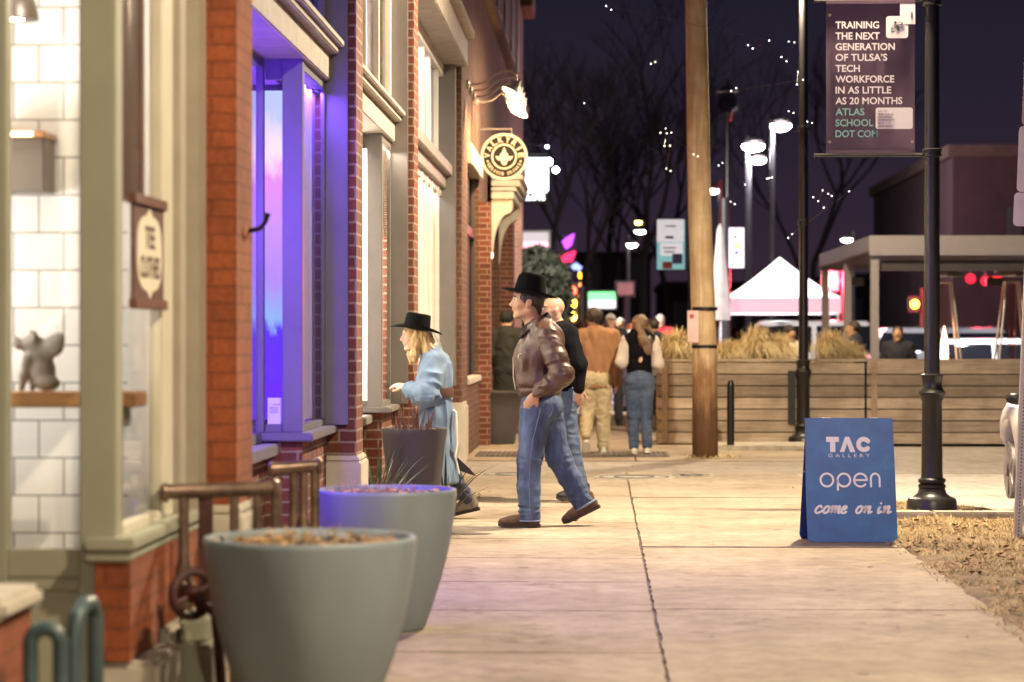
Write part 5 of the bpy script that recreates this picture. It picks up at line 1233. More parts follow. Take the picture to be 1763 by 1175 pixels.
far_lamp(1344, 215, 66, .56, .36, cool, 18, 'highest distant street light, set apart from the close pair', 1330, 260)
far_lamp(1228, 327, 60, .26, .22, (1,.92,.8), 12, 'distant street light peeping out from behind the utility pole', 1240)
far_lamp(1099, 382, 90, .24, .22, (1,.75,.12), 9, 'small yellow distant street light over the trees', 1108)
far_lamp(1103, 398, 88, .42, .2, (1,.93,.75), 9, 'wide white distant street light under the yellow one', 1112)
far_lamp(1088, 421, 70, .3, .2, (1,.88,.65), 10, 'lowest distant street light hanging among bare branches', 1081)
far_lamp(1458, 412, 75, .34, .2, (1,.9,.85), 9, 'distant light over the canopy corner', 1470)

# ------------------------------------------------------------------ dark buildings
def block(x0, x1, y0, y1, h, m, label, wins, wm, roof=None):
    t_ = thing('dark_building', label, 'building', ((x0+x1)/2, y0, 0), 0, 'dark buildings across the street')
    MB().box(x0, x1, y0, y1, -.1, h).build('wall', m, t_)
    MB().box(x0-.15, x1+.15, y0-.15, y1+.15, h, h+.35).build('parapet', mt['brick_d'], t_)
    for (a, b, c, d) in wins: MB().box(a, b, y0-.04, y0-.005, c, d).build('window', wm, t_, .02)
    if roof: MB().prism(roof, 'y', y0, y1).build('roof', mt['dark'], t_)
rb = M('maroon_render', (.05,.018,.024), .85, var=.2, vs=2)
x0 = wx(1640, 70)
block(x0, x0+22, 70, 90, 6.6, rb, 'dark maroon building with tall narrow windows behind the sign plates', [(x0+1.5+1.1*i, x0+2.0+1.1*i, 3.2, 5.2) for i in range(12)], mt['dark'])
block(-1.3, 3, 140, 160, 6, mt['brick_d'], 'low dark building closing the end of the street', [(-.6+1.2*i, .1+1.2*i, 4, 6) for i in range(3)], mt['dark'])
block(4, 14, 150, 170, 4.5, rb, 'wide low dark building at the end of the street', [(4.6+1.5*i, 5.5+1.5*i, 2, 3.6) for i in range(6)], mt['dark'])
block(14.5, 50, 150, 165, 5, rb, 'long low dark building behind the white tent', [(15+2.5*i, 16.3+2.5*i, 2.0, 3.8) for i in range(12)], mt['dark'])

# ------------------------------------------------------------------ bare trees with strings of tiny lights
bark = M('dark_bark', (.018,.012,.011), .9, var=.3, vs=4)
def bare_tree(x, y, h, label, seed, spread=.8, levels=5, trunk=.16):
    rg = random.Random(seed); t_ = thing('bare_tree', label, 'tree', (x, y, 0), 0, 'leafless street trees'); tr = MB(); cr = MB(); tips = []
    def grow(p, d, L, r, lv):
        q = [p]; dd = d
        for k in range(3): dd = (dd+Vector((rg.uniform(-.16,.16), rg.uniform(-.16,.16), rg.uniform(-.03,.1)))).normalized(); q.append(q[-1]+dd*L/3)
        (tr if lv >= levels-1 else cr).tube(q, [r, r*.9, r*.78, r*.66], 8 if lv > 2 else 4, False)
        if lv <= 0: tips.append(q[-1]); return
        for k in range(3 if lv > 1 else 4):
            a = rg.uniform(0, 6.28); s_ = rg.uniform(.45, .95)*spread; ax = Vector((math.cos(a), math.sin(a), rg.uniform(-.1,.5)))
            grow(q[rg.choice((2,3,3))], (dd+ax*s_).normalized(), L*rg.uniform(.62,.8), r*rg.uniform(.5,.62), lv-1)
    grow(Vector((x, y, -.1)), Vector((rg.uniform(-.04,.04), 0, 1)), h*.33, trunk, levels)
    tr.build('trunk', bark, t_); cr.build('crown', bark, t_); return tips
def string_lights(x, y, label, pts, col, s, r=.022):
    t_ = thing('string_lights', label, 'string lights', (x, y, 0), 0, 'tiny lights strung in the trees'); m = E('fairy_bulb', col, s)
    MB().tube(pts, .0015, 4).build('wire', mt['blk'], t_)
    for p in pts: MB().sphere(p, r, 8, 6).build('bulb', m, t_)
T = [(1105,84,13,'nearest leafless tree behind the utility pole',11),(1010,80,11,'leafless tree over the crowd beside the traffic signal',12),(1150,98,13,'broad leafless tree far behind the teal banner',13),(1400,92,13,'leafless tree behind the second street lamp',14),(940,78,11,'dense leafless tree beside the pink awning sign',15),(1060,105,11,'distant leafless tree at the end of the street',16)]
rg = random.Random(77)
for px, Y, h, L_, sd in T: bare_tree(wx(px, Y), Y, h, L_, sd, levels=6)
sp_ = [('string of warm lights around the tree left of the pole', 27, [(1128,107),(1137,229),(1144,252),(1147,291),(1194,266),(1148,230)], (1,.86,.6)),
       ('string of cool lights high in the branches', 25, [(1052,17),(1324,70),(1296,84),(1358,72),(1354,106),(1374,124),(1372,146),(1259,157)], (1,.95,.95)),
       ('string of lights beside the banner edge', 24, [(1398,212),(1400,340),(1416,328),(1432,338),(1418,358),(1366,195),(1329,306),(1324,307)], (1,.88,.75)),
       ('faint string of lights low over the street', 29, [(1006,178),(1265,352),(1283,318),(1244,281),(1357,410),(1462,330)], (1,.9,.85))]
for L_, Y, pp, c in sp_:
    pts = []
    for a, b in pp:
        p = at(a, b, Y+rg.uniform(-1.5,1.5)); pts.append(p)
        if rg.random() < .8: pts.append(p+Vector((rg.choice((-.05,.05,.06)), 0, rg.uniform(-.04,.05))))
    string_lights(pts[0].x, Y, L_, pts, c, 5, .0045)

# dark evergreen mass beside the awning
def evergreen(x, y, z0, r, h, label, seed):
    rg = random.Random(seed); t_ = thing('evergreen_tree', label, 'tree', (x, y, 0)); MB().tube([(x,y,-.1),(x+.05,y,z0+h*.4)], [.12,.06], 8).build('trunk', bark, t_); mb = MB()
    for i in range(2600):
        v = Vector((rg.gauss(0,1), rg.gauss(0,1), rg.gauss(0,1))).normalized()*rg.random()**.35; p = Vector((x+v.x*r, y+v.y*r, z0+h/2+v.z*h/2)); d = Vector((rg.uniform(-1,1), rg.uniform(-1,1), rg.uniform(-1,1))).normalized()*.14; s_ = d.cross(Vector((rg.random(), rg.random(), rg.random()))).normalized()*.06
        mb.add([p-d, p+s_, p+d, p-s_], [(0,1,2,3)])
    mb.build('crown', M('dark_evergreen', (.03,.035,.022), .7, var=.4, vs=2), t_, angle=None)
evergreen(wx(925, 50), 50, 1.0, .75, 2.3, 'dark rounded evergreen behind the black hatted man', 5)

# ------------------------------------------------------------------ cars
def car(name, label, loc, rz, paint, L=4.5, Wd=1.82, H=1.45, suv=False, group=None, h=.035):
    t_ = thing(name, label, 'car', loc, rz, group); w = Wd/2; hz = .62 if not suv else .72; zc = .30
    s = SD()                                                        # x forward
    s.rbox((0,0,zc+hz*.5-.06), (L/2-.06, w, hz*.5), .16, .02)
    s.rbox((.15,0,zc+hz*.72), (L/2-.25, w-.03, hz*.28), .12, .08)
    cl = L*(.29 if not suv else .34); cx_ = -.15 if not suv else -.35
    s.rbox((cx_,0,zc+hz+(H-zc-hz)/2-.08), (cl, w-.07, (H-zc-hz)/2+.08), .10, .06, taper=(.62 if not suv else .76, .80))
    R_ = .35
    for sy in (-1, 1): s.cut((L/2-.33, sy*w, 0), (.806, sy*.591, 0))
    ax_ = [L/2-.68, -L/2+.84]
    for x in ax_:
        for sy in (-1, 1): s.cone((x, sy*(w-.30), R_), (x, sy*(w+.2), R_), R_+.055, op='s', k=.01)
    s.mesh('body', paint, t_, h)
    g2 = SD(); zz = zc+hz+(H-zc-hz)/2-.08; hh = (H-zc-hz)/2+.08+.003
    g2.rbox((cx_,0,zz), (cl+.008, w-.062, hh), .10, .0, taper=(.62 if not suv else .76, .80)); g2.cut((0,0,H-.10), (0,0,1)); g2.cut((0,0,zc+hz+.05), (0,0,-1))
    for x in (cx_+cl*.02,): g2.rbox((x,0,H), (.03, 3, .9), .01, .0, op='s')
    g2.mesh('glazing', M('car_glass', (.012,.012,.016), .06, spec=.8), t_, h*.7)
    for x in ax_:
        for sy in (-1, 1):
            wh = MB(); Mx = Matrix.Translation((x, sy*(w-.11), R_)) @ Matrix.Rotation(R(90), 4, 'X')
            wh.lathe([(.22,-.1),(R_-.02,-.1),(R_,-.07),(R_,.07),(R_-.02,.1),(.22,.1)], 30, M=Mx); o = wh.build('wheel', M('tyre_rubber', (.018,.017,.017), .85), t_)
            o2 = MB(); zf = .085 if sy < 0 else -.085
            for k in range(5):
                a = 2*math.pi*k/5; o2.prism([(.05*math.cos(a+1.3),.05*math.sin(a+1.3)),(.225*math.cos(a+.16),.225*math.sin(a+.16)),(.225*math.cos(a-.16),.225*math.sin(a-.16)),(.05*math.cos(a-1.3),.05*math.sin(a-1.3))], 'z', zf-.015, zf+.012, Mx)
            o2.lathe([(.21,-.09),(.235,-.095),(.235,.095),(.21,.09)], 28, M=Mx); o2.build('rim', mt['steel'], o, off=Vector((0,0,0)))
    for sy in (-1, 1):
        q = SD(); q.ell((L/2-.22, sy*(w-.17), zc+hz*.62), (.22,.15,.085), .01); q.mesh('headlight', M('headlamp_glass', (.35,.35,.37), .1, spec=.8), t_, .025)
        q = SD(); q.ell((-L/2+.16, sy*(w-.16), zc+hz*.68), (.14,.16,.07), .01); q.mesh('taillight', M('tail_red', (.4,.01,.01), .2), t_, .025)
        q = SD(); q.ell((cx_+cl*.72, sy*(w+.05), zc+hz+.04), (.05,.09,.055), .01); q.mesh('mirror', mt['blk'], t_, .02)
    MB().box(-L/2+.4, L/2-.4, -w+.25, w-.25, .14, .35).build('underbody', mt['blk'], t_)
    return t_
wp = M('car_white', (.72,.70,.70), .25, var=.02, coat=.6); sp2 = M('car_silver', (.42,.42,.46), .25, .3, var=.02, coat=.6); gp2 = M('car_grey', (.20,.20,.23), .25, .4, var=.03, coat=.6)
car('parked_car', 'white car cut off by the picture edge behind the perforated sign post', (4.27, 18.53, -.02), R(90), wp, 4.4, h=.025)
car('parked_car', 'silver car parked close behind the patio heater', (wx(1590, 50), 50, 0), R(180), sp2, 4.6, 1.85, 1.62, True)
car('parked_car', 'white car parked behind the second street lamp by the tent', (wx(1372, 54), 54, 0), R(180), wp, 4.6, 1.85, 1.78, True)
car('parked_car', 'pale low car behind the seated diner and long timber planter', (wx(1690, 46.5), 46.5, 0), R(180), wp, 4.3, 1.8, 1.40)
# ------------------------------------------------------------------ people
def skin_mat(name, c):
    m = M(name, c, .5, var=.07, vs=20, bump=.08, bs=120, bd=.001); b = m.node_tree.nodes['Principled BSDF']
    b.inputs['Subsurface Weight'].default_value = .05; b.inputs['Subsurface Radius'].default_value = (.01,.004,.002); b.inputs['Subsurface Scale'].default_value = .3; return m
skinA = skin_mat('skin_light', (.43,.245,.14)); skinB = skin_mat('skin_pale', (.58,.36,.27)); skinC = skin_mat('skin_brown', (.22,.105,.06))
hairD = M('hair_dark', (.035,.022,.016), .55, var=.5, vs=40, stretch=(1,1,.15), bump=.5, bs=30)
hairBl = M('hair_blond', (.50,.34,.16), .5, var=.4, vs=40, stretch=(1,1,.12), bump=.6, bs=30, bd=.006)
hairBr = M('hair_brown', (.10,.055,.03), .5, var=.5, vs=40, stretch=(1,1,.12), bump=.6, bs=30, bd=.006)
hairOm = M('hair_ombre', (.15,.085,.045), .5, var=.6, vs=12, stretch=(1,1,.25), bump=.6, bs=30, bd=.006)
hairG = M('hair_grey', (.30,.27,.25), .55, var=.3, vs=40)
eyew = M('eye_white', (.7,.68,.65), .2, var=.02); eyed = M('eye_dark', (.03,.02,.015), .15)
leather = M('brown_leather', (.075,.037,.026), .38, var=.35, vs=12, bump=.2, bs=80, bd=.002, spec=.5)
collarm = M('dark_corduroy', (.016,.009,.008), .85, var=.2, vs=40, spec=.2)
felt = M('black_felt', (.003,.0027,.003), .95, var=.25, vs=20, bump=.15, bs=120, spec=.15)
def denim(name, c, hi, stretch=(2,2,.7)):
    m, t, b, oc = base(name)
    n = nnoise(t, vscale(t, oc, stretch), 3.2, 5, .6)
    c1 = ramp(t, n, [(.35, c), (.55, tuple((x+y)/2 for x, y in zip(c, hi))), (.72, hi)])
    w = ramp(t, nnoise(t, vscale(t, oc, (90,90,900)), 1, 2), [(.3, (.85,)*3), (.7, (1.12,)*3)])
    t.links.new(mixc(t, 1, c1, w, 'MULTIPLY'), b.inputs['Base Color']); b.inputs['Roughness'].default_value = .85
    bumpn(t, b, nnoise(t, oc, 260, 3), .3, .0015); return m
den = denim('blue_denim', (.014,.026,.070), (.11,.16,.28)); denD = denim('dark_denim', (.020,.026,.055), (.045,.055,.10)); denM = denim('mid_denim', (.035,.055,.11), (.10,.14,.22))
seamm = M('denim_seam', (.17,.20,.28), .9)
suede = M('brown_suede', (.105,.058,.030), .85, var=.35, vs=18, bump=.3, bs=150, bd=.002); rubber = M('shoe_sole', (.05,.032,.02), .8, var=.2)
def rotm(yaw, pitch, roll=0): return np.array((Matrix.Rotation(R(yaw), 3, 'Z') @ Matrix.Rotation(R(pitch), 3, 'Y') @ Matrix.Rotation(R(roll), 3, 'X')))
class Head:
    def __init__(s, c, yaw=0, pitch=0, sc_=1.0): s.c = np.array(c, float); s.Rm = rotm(yaw, pitch); s.k = sc_
    def p(s, x, y, z): return s.c+s.Rm@(np.array((x, y, z))*s.k)
    def v(s, x, y, z): return Vector(s.p(x, y, z))
def add_head(s, H, fem=False, detail=True):
    k = H.k
    def el(c, r, kk=.02, op='u', R2=None): s.ell(H.p(*c), tuple(a*k for a in r), kk*k, H.Rm if R2 is None else H.Rm@R2, op)
    def co(a, b, ra, rb, kk=.02): s.cone(H.p(*a), H.p(*b), ra*k, rb*k, kk*k)
    el((-.012,0,.035), (.097,.076,.085), .02); el((.028,0,-.02), (.064,.060,.085), .035)
    jw = .9 if fem else 1
    for y in (-1, 1):
        co((-.02,y*.052*jw,-.055), (.055,y*.022,-.097), .024, .020, .03); el((.052,y*.038,-.022), (.028,.026,.028), .025)
    el((.072,0,-.099), (.021,.024*jw,.018), .02)
    if not detail:
        el((.095,0,-.005), (.022,.014,.026), .02); [el((-.01,y*.078,-.005), (.02,.01,.03), .008) for y in (-1,1)]; return
    el((.078,0,.040), (.018,.046,.014), .018)
    for y in (-1, 1): el((.098,y*.031,.014), (.016,.017,.012), .014, 's')
    co((.088,0,.022), (.108,0,-.020), .0095, .013, .014); el((.110,0,-.026), (.0135,.0125,.011), .012)
    for y in (-1, 1): el((.097,y*.012,-.030), (.012,.008,.008), .010)
    el((.087,0,-.051), (.016,.026,.010), .014); el((.091,0,-.058), (.011,.020,.0055), .008); el((.089,0,-.071), (.010,.017,.006), .008)
    el((.102,0,-.0645), (.014,.022,.0022), .004, 's')
    for y in (-1, 1):
        el((-.012,y*.080,-.006), (.021,.0085,.032), .008, 'u', rotm(0,-12)); co((-.006,y*.078,-.033), (-.004,y*.079,-.036), .008, .007, .006)
def eyes(H, parent):
    for y in (-1, 1):
        p = H.p(.0745, y*.031, .0125); o = MB().sphere(p, .0125*H.k, 12, 8).build('eye', eyew, parent, off=Vector((0,0,0)))
        q = H.p(.0825, y*.0325, .012); MB().sphere(q, .0064*H.k, 10, 6).build('iris', eyed, o, off=Vector((0,0,0)))
def add_hand(s, wrist, d, nrm, curl=(.3,.3,.35,.4), thumb=.5, k=1.0, side=1, kk=.006):
    """d: direction of the hand, nrm: back of the hand; side: +1 thumb towards d x nrm"""
    w = Vector(wrist); d = Vector(d).normalized(); n = Vector(nrm); n = (n-d*n.dot(d)).normalized(); t = d.cross(n)*side
    c = w+d*.052*k
    Rm = np.array(((d.x,t.x,n.x),(d.y,t.y,n.y),(d.z,t.z,n.z)))
    s.ell(c, (.056*k,.042*k,.017*k), .012, Rm); s.cone(w-d*.03*k, w+d*.025*k, .026*k, .025*k, .015, (tuple(n), .75))
    for i, (off, L, b) in enumerate(((.029,.072,.095),(.010,.080,.100),(-.010,.075,.097),(-.028,.058,.088))):
        p0 = w+d*b*k*.86+t*off*k; cu = curl[i]; a1 = cu; a2 = cu*2.1; a3 = cu*2.9; pts = [p0]
        for a, f in ((a1,.45),(a2,.32),(a3,.23)): pts.append(pts[-1]+(d*math.cos(a)-n*math.sin(a))*L*f*k*1.02)
        s.chain([tuple(p) for p in pts], [.0098*k,.0092*k,.0085*k,.0072*k], kk)
    b0 = w+d*.022*k+t*.030*k; dd = (d*.75+t*(.75-thumb*.5)-n*thumb*.6).normalized()
    s.chain([tuple(b0), tuple(b0+dd*.036*k), tuple(b0+(dd*.036+(dd+d*.5).normalized()*.03)*k), tuple(b0+(dd*.036+(dd+d*.7).normalized()*.052)*k)], [.015*k,.0125*k,.011*k,.0085*k], kk)
def make_shoe(parent, heel, yaw, pitch, m, ms, L=.30, h=.006, bw=.052, high=True, laces=True):
    """heel: ground point under the heel; forward = +x turned by yaw; pitch>0 lifts the heel"""
    X = Matrix.Translation(Vector(heel)) @ Matrix.Rotation(R(yaw), 4, 'Z') @ Matrix.Rotation(R(pitch), 4, 'Y')
    s = SD(); s.ell((.07,0,.055), (.075,.041,.055), .03); s.ell((L*.70,0,.042), (L*.31,bw*.95,.040), .04); s.cone((.055,0,.05), (.045,0,.125 if high else .085), .046, .046, .02); s.cone((.08,0,.085), (L*.68,0,.055), .034, .030, .03)
    s.cut((0,0,.022), (0,0,-1)); o = s.mesh('shoe', m, parent, h, 2, None, X)
    pts = [(-.008,0),(.0,.028),(.04,.040),(.1,.036),(.17,.044),(L*.72,.054),(L*.88,.046),(L*.97,.026),(L*1.005,0)]
    poly = pts+[(a, -b) for a, b in pts[-2:0:-1]]; mb = MB(); n = len(poly)
    def rise(x): return .014*max(0, (x-L*.78)/(L*.22))**2
    vs = [X @ Vector((x, y, rise(x))) for x, y in poly]+[X @ Vector((x*1.0, y*1.03, .027+rise(x)*.6)) for x, y in poly]
    mb.add(vs, [tuple(range(n-1,-1,-1)), tuple(range(n,2*n))]+[(i,(i+1)%n,n+(i+1)%n,n+i) for i in range(n)]); mb.build('sole', ms, o, off=Vector((0,0,0)))
    if laces:
        mb = MB()
        for k in range(4):
            x = .105+.024*k; z = .118-.014*k; mb.tube([X @ Vector((x,-.026,z-.008)), X @ Vector((x+.006,0,z+.005)), X @ Vector((x,.026,z-.008))], .0035, 6)
        mb.build('laces', rubber, o, off=Vector((0,0,0)))
    return o
Z3 = Vector((0,0,0))
def pm(mb, name, m, parent, **k): return mb.build(name, m, parent, off=Z3, **k)
def fin(body, loc, rz, label, cat='person', group=None):
    body.location = loc; body.rotation_euler = (0,0,rz); prop(body, label, cat, group); return body
def hat(parent, c, yaw, pitch, roll, rx, ry, hc, bx, by, upf, ups, band, crease=.03, taper=.82, name='hat'):
    """crown rx,ry,hc; brim bx,by; upf/ups: lift of the brim front/sides"""
    X = Matrix.Translation(Vector(c)) @ Matrix.Rotation(R(yaw), 4, 'Z') @ Matrix.Rotation(R(pitch), 4, 'Y') @ Matrix.Rotation(R(roll), 4, 'X'); n = 56
    prof = [(1,0)]+[(1-(1-taper)*u**1.2, hc*u) for u in (.15,.3,.5,.7,.85,.93)]+[(taper*.93, hc*.985),(taper*.8, hc*1.0),(taper*.55, hc*.97),(taper*.25, hc*.93),(.001, hc*.92)]
    vs = []; fs = []
    rings = [(b, None) for b in (1.0,.85,.65,.45,.25,.08)]
    for b, _ in rings:                                                # brim top outside -> crown
        for k in range(n):
            a = 2*math.pi*k/n; c_, s_ = math.cos(a), math.sin(a); x = (rx+(bx-rx)*b)*c_; y = (ry+(by-ry)*b)*s_; z = b*b*(ups*s_*s_+upf*c_*c_)+.004
            vs.append(X @ Vector((x, y, z)))
    for r, z in prof:
        for k in range(n):
            a = 2*math.pi*k/n; c_, s_ = math.cos(a), math.sin(a); zz = z
            if z > hc*.9: zz -= crease*max(0, 1-abs(r*s_)/.45)*(.6+.4*c_)
            pin = 1-.10*max(0, c_)*(z/hc)**2*abs(s_)
            vs.append(X @ Vector((rx*r*c_, ry*r*s_*pin, zz+.004)))
    for b in (.02,.45,.9,1.0):
        for k in range(n):
            a = 2*math.pi*k/n; c_, s_ = math.cos(a), math.sin(a); x = (rx+(bx-rx)*b)*c_; y = (ry+(by-ry)*b)*s_; vs.append(X @ Vector((x, y, b*b*(ups*s_*s_+upf*c_*c_)-.003)))
    nr = len(rings)+len(prof)
    def strip(i, j):
        for k in range(n): a, b = i*n+k, i*n+(k+1)%n; c2, d = j*n+(k+1)%n, j*n+k; fs.append((a, b, c2, d))
    for i in range(nr-1): strip(i, i+1)
    for i in range(nr, nr+3): strip(i+1, i)
    for k in range(n): a, b = (nr+3)*n+k, (nr+3)*n+(k+1)%n; fs.append((a, b, (k+1)%n, k))
    o = MB().add(vs, fs).build(name, felt, parent, off=Z3, angle=50)
    bn = MB(); v2 = []
    for z, g in ((.006,1.012),(.006+band[1],1.010)):
        for k in range(n): a = 2*math.pi*k/n; v2.append(X @ Vector((rx*g*math.cos(a), ry*g*math.sin(a), z)))
    bn.add(v2, [(k,(k+1)%n,n+(k+1)%n,n+k) for k in range(n)]); bn.build('hat_band', band[0], o, off=Z3, angle=180); return o

# --- man in the black hat
def hat_man():
    s = SD(); H = Head((.095,0,1.690), 0, -4, 1.09); add_head(s, H)
    s.cone((.04,0,1.50), (.075,0,1.63), .062, .056, .03); s.cone((.10,0,1.60), (.07,0,1.53), .035, .045, .03)
    s.chain([(0,0,.95),(.015,0,1.15),(.02,0,1.33),(.0,0,1.46)], [.11,.11,.13,.10], .05)
    for y in (-1, 1): s.cone((0,y*.06,1.44), (-.04,y*.17,1.43), .06, .055, .04)
    s.chain([(-.05,.17,1.43),(-.155,.25,1.17),(-.01,.225,1.02),(.035,.20,.99)], [.05,.04,.032,.028], .02)
    s.chain([(-.04,-.17,1.43),(-.05,-.25,1.15),(.08,-.2,.99)], [.05,.04,.03], .02)
    add_hand(s, (.025,.212,.998), (.62,-.25,-.72), (.25,.95,.1), (.15,.15,.2,.25), .35, 1.0, -1)
    s.chain([(.01,.09,.92),(.08,.1,.51),(.075,.1,.1)], [.085,.055,.04], .03); s.chain([(-.04,-.09,.92),(-.12,-.1,.5),(-.33,-.1,.2)], [.085,.055,.04], .03)
    s.cone((.075,.1,.1), (.16,.1,.05), .035, .03); s.cone((-.33,-.1,.2), (-.26,-.1,.06), .035, .03)
    b = s.mesh('person', skinA, None, .0055, 1)
    eyes(H, b)
    hs = SD()                                                         # short dark hair under the hat
    hs.ell(H.p(-.014,0,.03), (.110,.092,.094), .01, H.Rm); hs.cone(H.p(-.07,0,-.02), H.p(-.075,0,-.065), .045, .03, .03)
    for y in (-1, 1): hs.cone(H.p(.022,y*.078,.03), H.p(.016,y*.080,-.012), .010, .004, .012)
    hs.ell(H.p(.085,0,-.052), (.080,.12,.066), .01, H.Rm, 's'); hs.ell(H.p(-.004,.095,-.018), (.026,.04,.040), .006, H.Rm, 's'); hs.ell(H.p(-.004,-.095,-.018), (.026,.04,.040), .006, H.Rm, 's'); hs.cut(H.p(.058,0,.02), H.Rm@np.array((1,0,.25)))
    hs.mesh('hair', hairD, b, .006, 1)
    br = MB()
    for y in (-1, 1): br.tube([H.v(.093,y*.014,.033), H.v(.0925,y*.03,.037), H.v(.083,y*.047,.032)], [.0055,.007,.004], 6)
    pm(br, 'eyebrow', hairD, b)
    hat(b, H.p(-.010,0,.054), 0, -10.0, 0, .124, .100, .160, .216, .175, .010, .026, (M('hat_cord', (.30,.26,.22), .6), .007), .035, .80)
    # jacket
    j = SD(); qx = ((1,0,0), .82)
    j.chain([(.0,0,1.015),(.015,0,1.10),(.03,0,1.28),(-.005,0,1.42)], [.190,.197,.205,.165], .04, qx)
    for y in (-1, 1): j.cone((-.02,y*.07,1.475), (-.055,y*.155,1.435), .085, .09, .06)
    j.ell((-.10,0,1.40), (.085,.15,.10), .06)
    j.chain([(-.065,.175,1.42),(-.125,.245,1.27),(-.172,.275,1.15)], [.093,.086,.083], .035)
    j.chain([(-.172,.275,1.15),(-.09,.262,1.075),(.0,.232,1.02)], [.083,.074,.058], .03)
    j.chain([(-.05,-.175,1.42),(-.08,-.25,1.25),(-.06,-.26,1.14),(.09,-.2,.99)], [.09,.082,.078,.055], .035)
    j.ell((.035,0,1.56), (.062,.058,.16), .015, rotm(0,12), 's'); j.cut((0,0,.985), (0,0,-1))
    j.cone((.26,-.0,1.0), (.16,0,1.50), .028, .050, .012, None, 's')
    f1 = folds(.008, (9,9,4), 3); f2 = folds(.012, (6,6,17), 4); f3 = folds(.004, (20,14,9), 6)
    def dj(v):
        sl = max(0, min(1, (v.y-.20)/.05)); low = max(0, 1-abs(v.z-1.12)/.15)
        hem = math.exp(-((v.z-1.045)/.014)**2)*.008
        return f1(v)*(1-sl)+f2(v)*sl*(.45+.55*low)+f3(v)*.35-hem*(1-sl)
    jk = j.mesh('jacket', leather, b, .006, 1, dj)
    cb = MB(); vs = []; fs = []; n = 44; sec = [(.062,-.012),(.066,.026),(.078,.036),(.096,.022),(.128,-.030),(.133,-.040),(.126,-.043),(.094,.004),(.078,.012),(.074,-.012)]
    for i in range(n+1):
        a = R(24+(336-24)*i/n); c_, s_ = math.cos(a), math.sin(a); bk = (1-c_)/2; tip = max(0, (c_-.45)/.55)**1.3
        for r, z in sec:
            fall = max(0, (r-.09)/.04); rr_ = r*(1+.10*fall*tip)
            vs.append((.036+rr_*1.0*c_-.012*bk, rr_*.98*s_*(1+.12*fall*(1-bk)), 1.515+.055*bk-.028*(1-bk)+z*(1+.3*bk)-fall*tip*.055))
    m_ = len(sec)
    for i in range(n):
        for k in range(m_): a, b2 = i*m_+k, i*m_+(k+1)%m_; fs.append((a, a+m_, b2+m_, b2))
    fs += [tuple(range(m_)), tuple(n*m_+k for k in range(m_-1,-1,-1))]
    cb.add(vs, fs); pm(cb, 'collar', collarm, jk, angle=60)
    zp = MB(); zp.tube([(.183,.052,1.03),(.199,.050,1.12),(.201,.050,1.27),(.172,.052,1.36),(.135,.062,1.425)], [.005]*5, 8); pm(zp, 'zip_edge', M('zip_metal', (.5,.42,.34), .4, .6), jk)
    pk = MB(); pk.tube([(.155,.146,1.295),(.105,.186,1.315)], .0042, 8); pk.tube([(.158,.146,1.298),(.160,.149,1.272)], .004, 6); pm(pk, 'chest_zip', M('zip_steel', (.55,.48,.40), .35, .8), jk)
    sm = MB()
    for pts in ([(-.035,.215,1.47),(-.0,.235,1.40),(.01,.232,1.30),(-.01,.222,1.2)],): sm.tube(pts, .003, 6)
    pm(sm, 'armhole_seam', leather, jk)
    pm(MB().tube([(-.055,.29,1.03),(-.03,.286,1.0)], .012, 8), 'cuff_tab', leather, jk)
    # shirt
    h = SD(); h.chain([(.10,0,1.05),(.10,0,1.30),(.06,0,1.47)], [.075,.085,.07], .03); h.ell((.085,0,1.47), (.05,.052,.05), .02); h.ell((.055,0,1.60), (.068,.062,.11), .01, None, 's')
    sh, t, bs_, oc = base('plaid_shirt')
    w1 = t.nodes.new('ShaderNodeTexChecker'); w1.inputs['Scale'].default_value = 34; t.links.new(oc, w1.inputs[0]); w1.inputs[1].default_value = (.10,.018,.02,1); w1.inputs[2].default_value = (.035,.022,.03,1); t.links.new(w1.outputs[0], bs_.inputs['Base Color'])
    so = h.mesh('shirt', sh, b, .008, 1)
    mb = MB()
    for p in ((.150,.02,1.43),(.172,.025,1.345),(.182,.028,1.25)): mb.sphere(p, .008, 8, 6)
    pm(mb, 'button', M('pearl_button', (.7,.68,.62), .25), so)
    # jeans
    q = SD(); q.ell((-.01,0,.94), (.145,.172,.125), .03); q.cone((-.005,0,.93), (.0,0,1.04), .150, .145, .03, ((1,0,0), .88))
    q.chain([(.02,.088,.90),(.05,.096,.70),(.078,.102,.51)], [.124,.107,.093], .035); q.chain([(.078,.102,.51),(.083,.102,.30),(.078,.102,.075)], [.093,.086,.081], .03)
    q.chain([(-.045,-.085,.90),(-.09,-.095,.70),(-.135,-.098,.52)], [.122,.104,.091], .035); q.chain([(-.135,-.098,.52),(-.225,-.1,.36),(-.318,-.1,.185)], [.091,.087,.082], .03)
    q.ell((-.09,.075,.90), (.075,.085,.09), .04); q.ell((-.09,-.075,.90), (.07,.085,.09), .04)
    q.cone((.078,.102,-.05), (.078,.102,.066), .063, .070, op='s', k=.004); q.cut((0,0,.045), (0,0,-1))
    dlow = np.array((-.50,0,-.866)); q.cut((-.335,-.1,.155), dlow)
    g1 = folds(.010, (8,8,13), 11); g2 = folds(.014, (7,7,22), 12); g3 = folds(.004, (22,22,10), 13)
    def dq(v):
        nearank = max(0, 1-abs(v.z-.14)/.14) if v.x > -.1 else max(0, 1-abs(v.z-.25)/.12)
        kn = max(0, 1-abs(v.z-.50)/.14); top = max(0, 1-abs(v.z-.86)/.12)
        return g1(v)*(.35+.5*top+.4*kn)+g2(v)*(nearank*.8+kn*.35)+g3(v)
    jn = q.mesh('jeans', den, b, .006, 2, dq)
